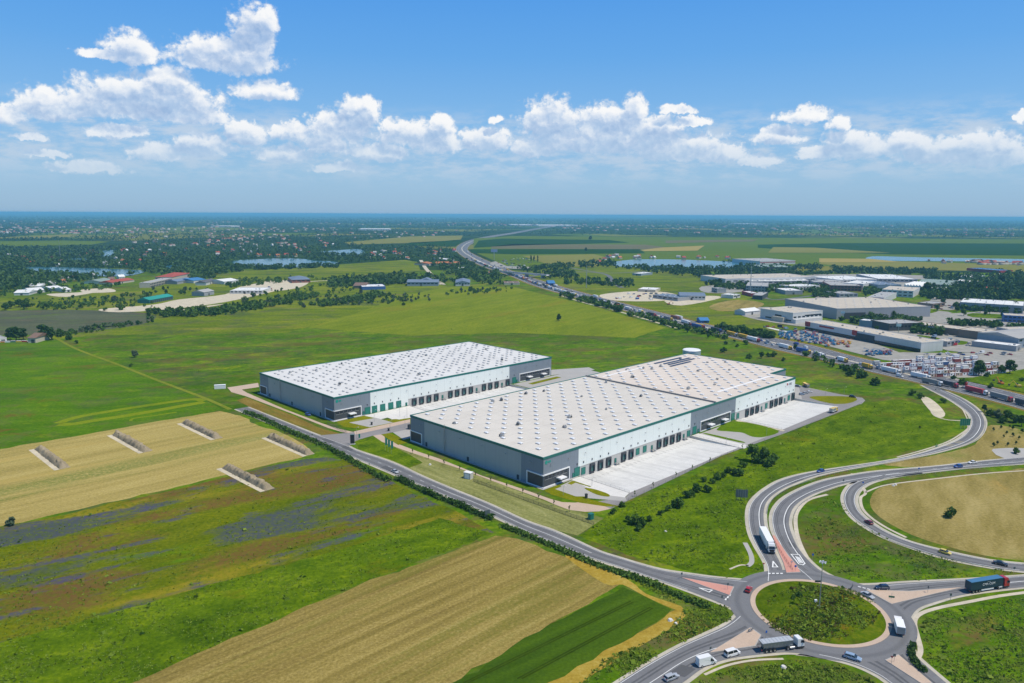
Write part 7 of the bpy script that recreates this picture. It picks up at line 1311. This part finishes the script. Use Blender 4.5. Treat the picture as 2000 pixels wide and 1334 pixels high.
# parked cars
def park_cars(poly, n_, where, group, kinds=('hatchback', 'estate car', 'saloon', 'suv', 'van')):
    p = np.array(poly, float); it = []
    for _ in range(3000):
        q = (RL.uniform(p[:, 0].min(), p[:, 0].max()), RL.uniform(p[:, 1].min(), p[:, 1].max())); w = G(*q)
        if inpoly(np.array([q]), poly)[0] and all((w-v).length > 5.4 for v, _q in it): it.append((w, q))
        if len(it) >= n_: break
    for k, (w, q) in enumerate(sorted(it, key=lambda t: t[1][0])):
        kd = RL.choice(kinds); c = RL.choice(['white', 'white', 'silver', 'grey', 'black', 'red', 'blue', 'light blue']); n_2 = 'van' if kd == 'van' else 'car'; o = link(n_2, SM[kd], None, (w.x, w.y, .22), RL.choice([.4, 2.0, 3.5])); o.material_slots[0].link = 'OBJECT'; o.material_slots[0].material = PC[c]; tag(o, f"{c} {n_2} parked {where}, {ORD(k+1)} from the left", n_2, group)
park_cars([(965, 512), (1000, 503), (1032, 503), (1040, 512), (1020, 526), (985, 524)], 62, 'in the car park by the poplars', 'cars in the crowded car park'); park_cars([(1800, 650), (1850, 655), (1900, 672), (1880, 682), (1840, 676)], 14, 'on the gravel behind the red fascia hall', 'cars behind the red fascia hall'); park_cars([(1660, 622), (1720, 618), (1790, 620), (1780, 626), (1690, 626)], 14, 'in front of the long beige hall', 'cars before the beige hall'); park_cars([(1480, 634), (1560, 644), (1590, 646), (1560, 650), (1480, 640)], 10, 'by the grey office hall', 'cars by the office hall')
park_cars([(1835, 592), (1870, 596), (1860, 606), (1830, 604)], 10, 'on the paved yard by the long pale hall', 'cars by the long pale hall'); park_cars([(1900, 630), (1990, 634), (1990, 640), (1900, 636)], 9, 'before the blue and white office', 'cars before the blue and white office'); park_cars([(1660, 545), (1860, 548), (1850, 552), (1680, 550)], 16, 'among the white roofed complexes', 'cars among the white complexes'); park_cars([(1180, 574), (1300, 574), (1320, 580), (1280, 586), (1190, 584)], 24, 'in the builders yard', 'cars in the builders yard', ('van', 'van', 'estate car')); park_cars([(1745, 692), (1840, 690), (1990, 690), (1990, 694), (1840, 696)], 16, 'behind the stacked cabins', 'cars behind the cabins'); park_cars([(1450, 560), (1600, 562), (1600, 566), (1450, 566)], 14, 'below the low white wing', 'cars below the low white wing'); park_cars([(1640, 592), (1830, 600), (1820, 605), (1660, 600)], 14, 'behind the long beige hall', 'cars behind the beige hall'); park_cars([(480, 572), (520, 574), (560, 556), (540, 556)], 7, 'on the sandy yard by the white hall', 'cars on the sandy yard')
for k, x in enumerate(range(0, 60, 11)): c = ['orange', 'white', 'green', 'yellow', 'red', 'white'][k]; o = link('skip_container', CME[3], None, tuple(G(x+4, 669-.03*x)), .1); o.material_slots[0].link = 'OBJECT'; o.material_slots[0].material = PC[c]; o.scale = (.9, .9, .55); tag(o, f"{c} skip in the row along the field edge by the farmyard, {ORD(k+1)} from the left", 'skip', 'skips by the farmyard')
# ------------------------------------------------------------------ small things round the halls and roads
# spoil heaps beside the bare strips
M_spoil = hard('dry_spoil', (.30, .245, .16), .35, 1.2); M_spoil.node_tree.nodes
for i, (a, b_) in enumerate(TR):
    A0_ = np.array(G(*a)[:2]); B0_ = np.array(G(*b_)[:2]); L_ = float(np.hypot(*(B0_-A0_))); an = math.atan2(*(B0_-A0_)[::-1]); rng = np.random.default_rng(60+i); nx_, ny_ = int(L_/.8), 11; V = []
    for ix in range(nx_):
        x = L_*ix/(nx_-1); e = min(1, x/3, (L_-x)/3); hb = 2.3+.55*math.sin(x*2.1)+.3*rng.normal()
        for iy in range(ny_):
            t = iy/(ny_-1); y = 1.0+4.9*t; pr = max(0, math.sin(math.pi*min(1, t*1.05)))**.75*(1.25-.5*t); V.append((x+rng.normal(0, .08), y+.25*rng.normal()*e, max(0, hb*pr*max(0, e)+.1*rng.normal()*e)-.02))
    F = [(ix*ny_+iy, (ix+1)*ny_+iy, (ix+1)*ny_+iy+1, ix*ny_+iy+1) for ix in range(nx_-1) for iy in range(ny_-1)]
    o = link('spoil_heap', npmesh('spoil_heap', np.array(V), np.array(F), [M_spoil]), None, (A0_[0], A0_[1], .05), an)
    tag(o, ['long heap of dry earth on the hay field, leftmost of the upper three', 'long heap of dry earth on the hay field, middle of the upper three', 'long heap of dry earth on the hay field, rightmost of the upper three', 'long heap of dry earth beside the roadside hedge', 'long heap of dry earth across the edge of the flower meadow'][i], 'earth heap', 'earth heaps on the hay field')
def post(mb, x, y, z0, z1, r=.05, mi=0): mb.cyl((x, y, z0), (x, y, z1), r, n=6, mi=mi)
M_signback = mat('sign_back', (.10, .135, .14), .5, .3); M_blue = mat('sign_blue', (.01, .12, .5), .4); M_signred = mat('sign_red2', (.5, .03, .03), .4); M_sgreen = mat('sign_green', (.01, .16, .09), .4)
def big_sign(label, x, y, w, h, z0, rot, col=M_signback):
    o = thing('road_sign', label, 'road sign', tuple(G(x, y)), rot); p = MB(); p.box(-w/2, w/2, -.06, .06, z0, z0+h); p.build('panel', [col], o)
    r_ = MB(); r_.box(-w/2, w/2, .06, .1, z0+h*.3, z0+h*.36); r_.box(-w/2, w/2, .06, .1, z0+h*.64, z0+h*.7)
    for k in range(1, 5): r_.box(-w/2+k*w/5-.03, -w/2+k*w/5+.03, -.09, -.06, z0, z0+h)
    r_.build('frame', [M_steel], o)
    for k in (-.36, 0, .36): q = MB(); q.cyl((w*k, .1, 0), (w*k, .1, z0+h*.95), .09, n=7); q.build('post', [M_steel], o)
big_sign('large grey backed direction sign in the meadow left of the slip road', 1448, 978, 5.2, 3.6, 1.6, R(-6)); big_sign('green backed direction sign on the slip road bend', 1884, 838, 6.4, 4.2, 2.2, R(4), M_sgreen); big_sign('grey backed direction sign beside the service road hedge', 952, 1012, 2.6, 2.6, 1.0, R(38))
def small_sign(label, x, y, kind, rot=0.0, h=2.2):
    o = thing('traffic_sign', label, 'traffic sign', tuple(G(x, y, .1)), rot); q = MB(); post(q, 0, .05, 0, h); q.build('post', [M_steel], o)
    s = MB()
    if kind == 'blue': s.cyl((0, 0, h), (0, -.04, h), .42, n=18); m_ = M_blue
    elif kind == 'red': s.cyl((0, 0, h), (0, -.04, h), .40, n=18); s.cyl((0, -.041, h), (0, -.05, h), .28, n=16, mi=1); m_ = M_signred
    elif kind == 'yield': s.add([(-.45, 0, h+.25), (.45, 0, h+.25), (0, 0, h-.5), (-.45, -.03, h+.25), (.45, -.03, h+.25), (0, -.03, h-.5)], [(0, 1, 2), (5, 4, 3), (0, 3, 4, 1), (1, 4, 5, 2), (2, 5, 3, 0)]); m_ = M_signred
    elif kind == 'chevron': s.box(-1.0, 1.0, -.05, 0, .5, 1.2); m_ = M_rubber; [s.add([(x_, -.06, .55), (x_+.2, -.06, .55), (x_+.45, -.06, .85), (x_+.2, -.06, 1.15), (x_, -.06, 1.15), (x_+.25, -.06, .85)], [(0, 1, 2, 5), (5, 2, 3, 4)], 1) for x_ in (-.85, -.25, .35)]
    elif kind == 'green': s.box(-.9, .9, -.05, 0, .5, 1.15); m_ = M_sgreen
    else: s.box(-.35, .35, -.04, 0, h-.5, h+.3); m_ = M_signback
    s.build('plate', [m_, M_frame], o); return o
for a in [('red edged sign at the tip of the red paved island', 1545.5, 1108, 'red', 0), ('round blue sign on the red paved island', 1553, 1117, 'blue', 0), ('blue sign beside the footway right of the red island', 1587, 1094, 'blue', 0), ('blue sign on the grass at the fork of the branch road', 1685, 951, 'blue', 0), ('give way sign on the left of the slip road end', 1491, 1112, 'yield', 180), ('sign beside the service road give way line', 1410, 1177, 'grey', 200),
          ('black chevron board at the tip of the south west island', 1465.5, 1235, 'chevron', 25), ('green board on the east island', 1741, 1170, 'green', -15), ('sign on the east island far tip', 1812, 1158, 'grey', 90), ('blue sign at the mouth of the west road beside the tipper', 1496, 1247, 'blue', 30), ('sign at the lower tip of the south west island', 1387, 1279, 'grey', 30), ('left sign of the pair on the south island', 1741, 1297, 'yield', 160), ('right sign of the pair on the south island', 1746, 1293, 'grey', 160),
          ('blue sign beside the clipped hedge', 1789, 1258, 'blue', 60), ('sign post beside the container lorry', 1856, 1173, 'grey', 0), ('sign post between branch road and east road', 1980, 1120, 'grey', 0), ('sign on the left tip of the service road island', 1331, 1131, 'grey', 20), ('sign on the right of the service road island', 1421, 1152, 'grey', 20), ('blue sign beside the slip road near the bright blue car', 1794, 923, 'blue', 0), ('sign at the nose of the branch road', 1647, 946, 'grey', 0), ('sign by the start of the slip road', 1827, 766, 'grey', 0), ('warning sign by the service road opposite the gate', 656, 884, 'grey', 220), ('sign on the mound facing the slip road', 1597, 1140, 'chevron', 180), ('sign on the mound facing the east road', 1664, 1150, 'chevron', 230), ('green board in the grass beside the slip road bend', 1829, 874, 'green', 20)]: small_sign(*a[:4], rot=R(a[4]))
# lamp mast on the mound
lm = thing('lamp_mast', 'tall lamp mast with a ring of floodlights on the roundabout mound', 'lamp mast', tuple(G(1600, 1186, 1.3)), 0); q = MB(); q.cyl((0, 0, -.2), (0, 0, 15.6), .2, .09, 10); q.build('pole', [M_steel], lm); MB().box(-.5, .5, -.5, .5, -.3, .4).build('base', [M_conc], lm)
q = MB(); q.cyl((0, 0, 15.4), (0, 0, 15.6), .7, n=16); q.build('ring', [M_steel], lm)
for k in range(6): a = k*math.pi/3; q = MB(); q.box(-.22, .22, -.12, .12, 0, .3); q.build('floodlight', [M_frame], lm, (.95*math.cos(a), .95*math.sin(a), 15.3), a+R(90))
link('control_box', MB().box(-.4, .4, -.3, .3, 0, 1.2).mesh('control_box', [M_frame]), None, tuple(G(1593, 1178, 1.2))); tag(bpy.data.objects['control_box'], 'small white control box beside the lamp mast', 'control box')
# street lamps on the yards
def lamp(label, x, y, h=7.5, rot=0.0):
    o = thing('street_lamp', label, 'street lamp', tuple(G(x, y, .06)), rot); q = MB(); q.cyl((0, 0, 0), (0, 0, h), .09, .05, 7); q.cyl((0, 0, h-.05), (1.1, 0, h+.15), .04, n=5); q.build('pole', [M_steel], o); MB().box(.7, 1.4, -.12, .12, h+.1, h+.2).build('lamp_head', [M_frame], o)
for k, (x, y) in enumerate([(731, 824), (795, 815), (697, 860), (762, 845), (791, 836), (781, 813)]): lamp('thin lamp post on the left forecourt '+['by the left lawn', 'at the end of the oval lawn', 'at the gate', 'before the second lawn', 'at the corner of the nearer hall', 'on the concrete apron'][k], x, y)
for k, (x, y) in enumerate([(1100, 968), (1156, 949), (1418, 871), (1497, 850), (1612, 772), (1649, 768)]): lamp('thin lamp post '+['in the brown lawn at the near corner', 'at the edge of the white apron', 'on the green lawn parking', 'at the tip of the green lawn', 'beside the oval lawn', 'at the far bend of the site road'][k], x, y, 4.5)
# low bollard lights, cabinets, totem, banners
def boxy(name, label, cat, x, y, w, d, h, mats, rot=0.0, roof=True):
    o = thing(name, label, cat, tuple(G(x, y, .05)), rot); MB().box(-w/2, w/2, -d/2, d/2, 0, h).build('body', [mats[0]], o)
    if roof: MB().box(-w/2-.12, w/2+.12, -d/2-.12, d/2+.12, h, h+.15).build('roof', [mats[1]], o)
    MB().box(-w*.3, w*.3, -d/2-.04, -d/2, .15, h*.85).build('door', [mats[1]], o); return o
boxy('transformer_cabin', 'grey transformer cabin on the verge before the shaded end wall', 'cabin', 915, 934, 3.8, 2.6, 3.0, [mat('cabin_wall', (.5, .5, .47), .7), M_frame], R(-30)); boxy('green_cabinet', 'bright green utility cabinet near the corner of the pink path', 'cabinet', 1154, 1014, 1.9, 1.6, 2.4, [M_door, M_trim], R(40)); boxy('white_container', 'long white container at the start of the pink path', 'container', 430, 759, 7.5, 2.5, 2.7, [M_boxw, M_frame], R(15)); boxy('waste_bin', 'dark bin on the lawn edge at the near corner of the nearer hall', 'bin', 1145, 973, .9, .9, 1.9, [M_dark, M_plas], R(44)); boxy('waste_bin', 'dark bin beside the access road of the left hall', 'bin', 726, 830, .8, .8, 1.6, [M_dark, M_plas], R(44)); boxy('waste_bin', 'dark bin beside the nearer lawn by the pink path', 'bin', 759, 842, .8, .8, 1.6, [M_dark, M_plas], R(44)); boxy('guard_booth', 'dark booth against the end wall corner of the nearer hall', 'booth', 801, 838, 2.2, 2.0, 2.6, [M_dark, M_plas], R(44))
to = thing('totem_sign', 'tall black totem sign on a pale plinth at the gate', 'totem sign', tuple(G(688.5, 868)), R(10)); MB().box(-1.5, 1.5, -.5, .5, 0, .5).build('plinth', [M_conc], to); t_ = MB(); t_.box(-1.15, 1.15, -.22, .22, .5, 5.4, 0); t_.build('panel', [mat('totem_face', (.02, .025, .03), .35)], to); MB().box(-1.17, 1.17, -.24, .24, 5.4, 5.62).build('cap', [M_trim], to)
for k, (x, y) in enumerate([(752.5, 880), (758, 883), (764, 886)]): fl = thing('flag_pole', f"{['left', 'middle', 'right'][k]} one of three green banners on poles beside the pink path", 'banner', tuple(G(x, y)), R(20), 'green banners'); q = MB(); q.cyl((0, 0, 0), (0, 0, 7), .06, n=7); q.build('pole', [M_steel], fl); q = MB(); q.box(.08, 1.15, -.015, .015, 2.9, 6.8); q.build('banner', [M_door], fl)
tb = thing('direction_board', 'small green board on two posts inside the gate', 'sign board', tuple(G(702, 858)), R(30)); q = MB(); q.box(-.5, .5, -.04, .04, .8, 3.2); q.build('panel', [M_door], tb); q = MB(); post(q, -.4, .08, 0, 3); post(q, .4, .08, 0, 3); q.build('post', [M_steel], tb)
# fences and guard rails
def fence(name, label, pts, h, gap, m_, mesh_=True, cat='fence', rails=(1.0, .55, .1), pr=.04):
    C = np.array(gp(pts, 5)); L_ = np.r_[0, np.cumsum(np.hypot(*np.diff(C, axis=0).T))]; n_ = max(2, int(L_[-1]/gap)); P_ = resamp(C, n_+1); c0 = P_[0]; o = thing(name, label, cat, (c0[0], c0[1], 0)); P_ = P_-c0
    pm = MB(); rm = MB()
    for p in P_: pm.box(p[0]-pr, p[0]+pr, p[1]-pr, p[1]+pr, 0, h)
    for a, b in zip(P_[:-1], P_[1:]):
        for f in rails:
            w = .03 if mesh_ else .16; z = h*f; d = (b-a)/np.hypot(*(b-a)); q = np.array([-d[1], d[0]])*.03; rm.add([(*(a-q), z-w), (*(b-q), z-w), (*(b+q), z-w), (*(a+q), z-w), (*(a-q), z+.02), (*(b-q), z+.02), (*(b+q), z+.02), (*(a+q), z+.02)], [(3, 2, 1, 0), (4, 5, 6, 7), (0, 1, 5, 4), (1, 2, 6, 5), (2, 3, 7, 6), (3, 0, 4, 7)])
    x_ = pm.build('posts', [m_], o); x_['kind'] = 'stuff'; rm.build('rails', [m_], o); return o
fence('wire_fence', 'dark wire fence across the pale verge before the nearer hall', [(924, 940), (1000, 968), (1080, 997), (1160, 1025)], 1.5, 3, mat('dark_fence', (.03, .04, .03), .7), rails=(1.0, .85, .7, .55, .4, .25, .1)); fence('gate_fence', 'dark sliding gate and fence at the entrance to the left hall', [(640, 830), (655, 836), (678, 847)], 1.8, 1.6, M_dark, rails=(1.0, .8, .6, .4, .2))
fence('guard_rail', 'guard rail along the outer side of the slip road bend', [(1926, 822), (1923, 842), (1909, 859), (1882, 873), (1834, 887), (1762, 902), (1702, 913), (1645, 923), (1596, 934)], .75, 3, M_steel, False, 'guard rail', (1.0,)); fence('guard_rail', 'guard rail between the two curved slip roads', [(1592, 938), (1546, 953), (1518, 969), (1503, 985), (1498, 1004)], .75, 3, M_steel, False, 'guard rail', (1.0,)); fence('guard_rail', 'guard rail along the inner side of the straight slip road', [(1640, 952), (1622, 958), (1590, 971), (1562, 988), (1551, 1008)], .75, 3, M_steel, False, 'guard rail', (1.0,)); fence('guard_rail', 'guard rail along the left side of the branch road', [(1700, 1040), (1740, 1060), (1800, 1080), (1880, 1100), (1960, 1116)], .75, 3, M_steel, False, 'guard rail', (1.0,)); fence('guard_rail', 'guard rail above the dry round field', [(1700, 941), (1760, 933), (1850, 922), (1960, 911), (2040, 905)], .75, 3, M_steel, False, 'guard rail', (1.0,))
fence('post_fence', 'thin post fence along the site road edge', [(1196, 992), (1300, 944), (1410, 892), (1534, 848), (1683, 790)], 1.4, 6, mat('fence_grey', (.2, .2, .18), .7), rails=(1.0, .6)); fence('red_rail', 'double red railing on the paved island between the slip roads', [(1511, 1056), (1524, 1078), (1538, 1100), (1548, 1114)], 1.0, 2.2, mat('red_rail_paint', (.30, .09, .07), .5), rails=(1.0, .5)); fence('motorway_rail', 'guard rail along the near edge of the motorway', [(2040, 814), (1940, 785), (1868, 768), (1760, 742), (1610, 706), (1460, 670)], .75, 4, M_steel, False, 'guard rail', (1.0,)); fence('motorway_rail', 'guard rail in the middle of the motorway', [(2040, 795), (1920, 764), (1800, 735), (1690, 712), (1560, 680), (1440, 650), (1300, 620)], .85, 4, M_steel, False, 'guard rail', (1.0,))
# saplings tied to stakes along the pink path
SAP = [tree_meshes(s, 3.0, .62, 1.2, 5, 20, .16) for s in (71, 72)]
sp_pts = resamp(np.array([(806, 884), (860, 903), (930, 931), (1000, 955), (1060, 978), (1112, 998)], float), 11)
for k, (x, y) in enumerate(sp_pts): c_, t_ = RL.choice(SAP); p = G(x, y+2); o = thing('sapling', f'thin staked sapling beside the pink path of the nearer hall, {ORD(k+1)} from the left', 'tree', (p.x, p.y, 0), k, 'saplings along the pink path'); link('trunk', t_, o); link('crown', c_, o)
for k, (x, y) in enumerate([(1240, 968), (1276, 951), (1320, 931), (1352, 917), (1386, 902), (1450, 876)]): c_, t_ = RL.choice(SAP); p = G(x, y+2); o = thing('sapling', f'thin sapling along the outer edge of the site road, {ORD(k+1)} from the left', 'tree', (p.x, p.y, 0), k, 'saplings along the site road'); link('trunk', t_, o); link('crown', c_, o)
# telecom mast, roadside billboard, bridge, diggers
tm = thing('telecom_mast', 'tall thin telecom mast beyond the motorway', 'mast', tuple(G(1465, 572)), 0); q = MB(); q.cyl((0, 0, 0), (0, 0, 44), .9, .35, 8); q.build('pole', [M_steel], tm); q = MB(); [q.box(-1.2, 1.2, -1.2, 1.2, z, z+.3) for z in (34, 38, 42)]; q.build('platform', [M_steel], tm)
for x, y, h, lb in ((1145, 562, 40, 'slender mast beside the far crossing road'), (118, 505, 50, 'thin mast above the left lake'), (390, 480, 46, 'thin mast in the woods left of the middle lake')): tm = thing('telecom_mast', lb, 'mast', tuple(G(x, y)), 0); q = MB(); q.cyl((0, 0, 0), (0, 0, h), .7, .3, 7); q.build('pole', [M_steel], tm)
bb = thing('billboard', 'billboard on a single tall column above the crowded car park', 'billboard', tuple(G(965, 508)), R(-10)); q = MB(); q.cyl((0, 0, 0), (0, 0, 22), .8, n=8); q.build('column', [M_steel], bb); q = MB(); q.box(-9, 9, -.5, .5, 22, 30); q.build('panel', [mat('billboard_face', (.35, .42, .6), .5)], bb)
for x, y, lb in ((1522, 654, 'dark blue advertising column at the left end of the hire yard'), (1645, 625, 'white pylon sign before the long beige hall'), (1754, 652, 'white pylon sign before the dark showroom')): bb = thing('pylon_sign', lb, 'pylon sign', tuple(G(x, y)), R(-20)); q = MB(); q.cyl((0, 0, 0), (0, 0, 8), .3, n=7); q.build('column', [M_steel], bb); q = MB(); q.box(-2.4, 2.4, -.3, .3, 8, 11); q.build('panel', [PC['navy'] if 'blue' in lb else M_frame], bb)
br = thing('road_bridge', 'concrete road bridge crossing the jammed motorway', 'bridge', tuple(G(1012, 539)), gang((985, 537), (1042, 542))); w_ = 85; MB().box(-w_, w_, -6, 6, 5.6, 6.8).build('deck', [M_conc], br); [MB().box(x-1, x+1, -5, 5, 0, 5.6).build('pier', [M_band], br) for x in (-70, -25, 25, 70)]; [MB().box(-w_, w_, y-.15, y+.15, 6.8, 7.9).build('parapet', [M_steel], br) for y in (-5.8, 5.8)]
def digger(label, x, y, rot, c):
    o = thing('excavator', label, 'excavator', tuple(G(x, y)), rot); MB().box(-1.9, 1.9, -1.35, -.75, 0, .9).build('track', [M_rubber], o); MB().box(-1.9, 1.9, .75, 1.35, 0, .9).build('track', [M_rubber], o); b = MB(); b.box(-2.0, 1.3, -1.3, 1.3, 1.0, 2.1); b.build('body', [PC[c]], o); MB().box(-.2, 1.2, -1.25, -.3, 2.1, 3.1).build('cab', [M_glass], o)
    q = MB(); q.cyl((1.0, .3, 1.9), (3.6, .3, 5.2), .28, .22, 6); q.build('boom', [PC[c]], o); q = MB(); q.cyl((3.6, .3, 5.2), (6.2, .3, 2.6), .2, .16, 6); q.build('arm', [PC[c]], o); q = MB(); q.prism([(5.8, -.3), (6.8, -.3), (6.8, .9), (5.8, .9)], 1.4, 2.6); q.build('bucket', [M_dark], o)
digger('orange excavator on the grass in front of the cabins, left one', 1954, 751, R(100), 'orange'); digger('yellow excavator with raised arm at the right edge of the grass', 1988, 757, R(170), 'yellow'); digger('small orange excavator on the builders yard', 1306, 595, R(10), 'orange')
# drain covers and stones left in the grass
rk = random.Random(2)
for k, (x, y) in enumerate([(1530, 1304), (1309, 1212), (1320, 1218), (1326, 1210), (1749, 947), (1745, 949), (1300, 1038), (840, 908)]): mb = MB(); s_ = rk.uniform(.5, 1.0); mb.prism([(s_*math.cos(a)*rk.uniform(.7, 1.1), s_*math.sin(a)*rk.uniform(.7, 1.1)) for a in np.linspace(0, 6.28, 8)[:-1]], 0, s_*.6, 0, [(s_*.6*math.cos(a), s_*.6*math.sin(a)) for a in np.linspace(0, 6.28, 8)[:-1]]); o = mb.build('pale_stone', [M_conc], None, tuple(G(x, y, .02))); tag(o, 'pale stone lying '+['in the grass south of the roundabout', 'at the tip of the wheat field, left one', 'at the tip of the wheat field, middle one', 'at the tip of the wheat field, upper one', 'at the ditch of the dry field, right one', 'at the ditch of the dry field, left one', 'in the meadow left of the slip road', 'on the verge by the shaded end wall'][k], 'stone')
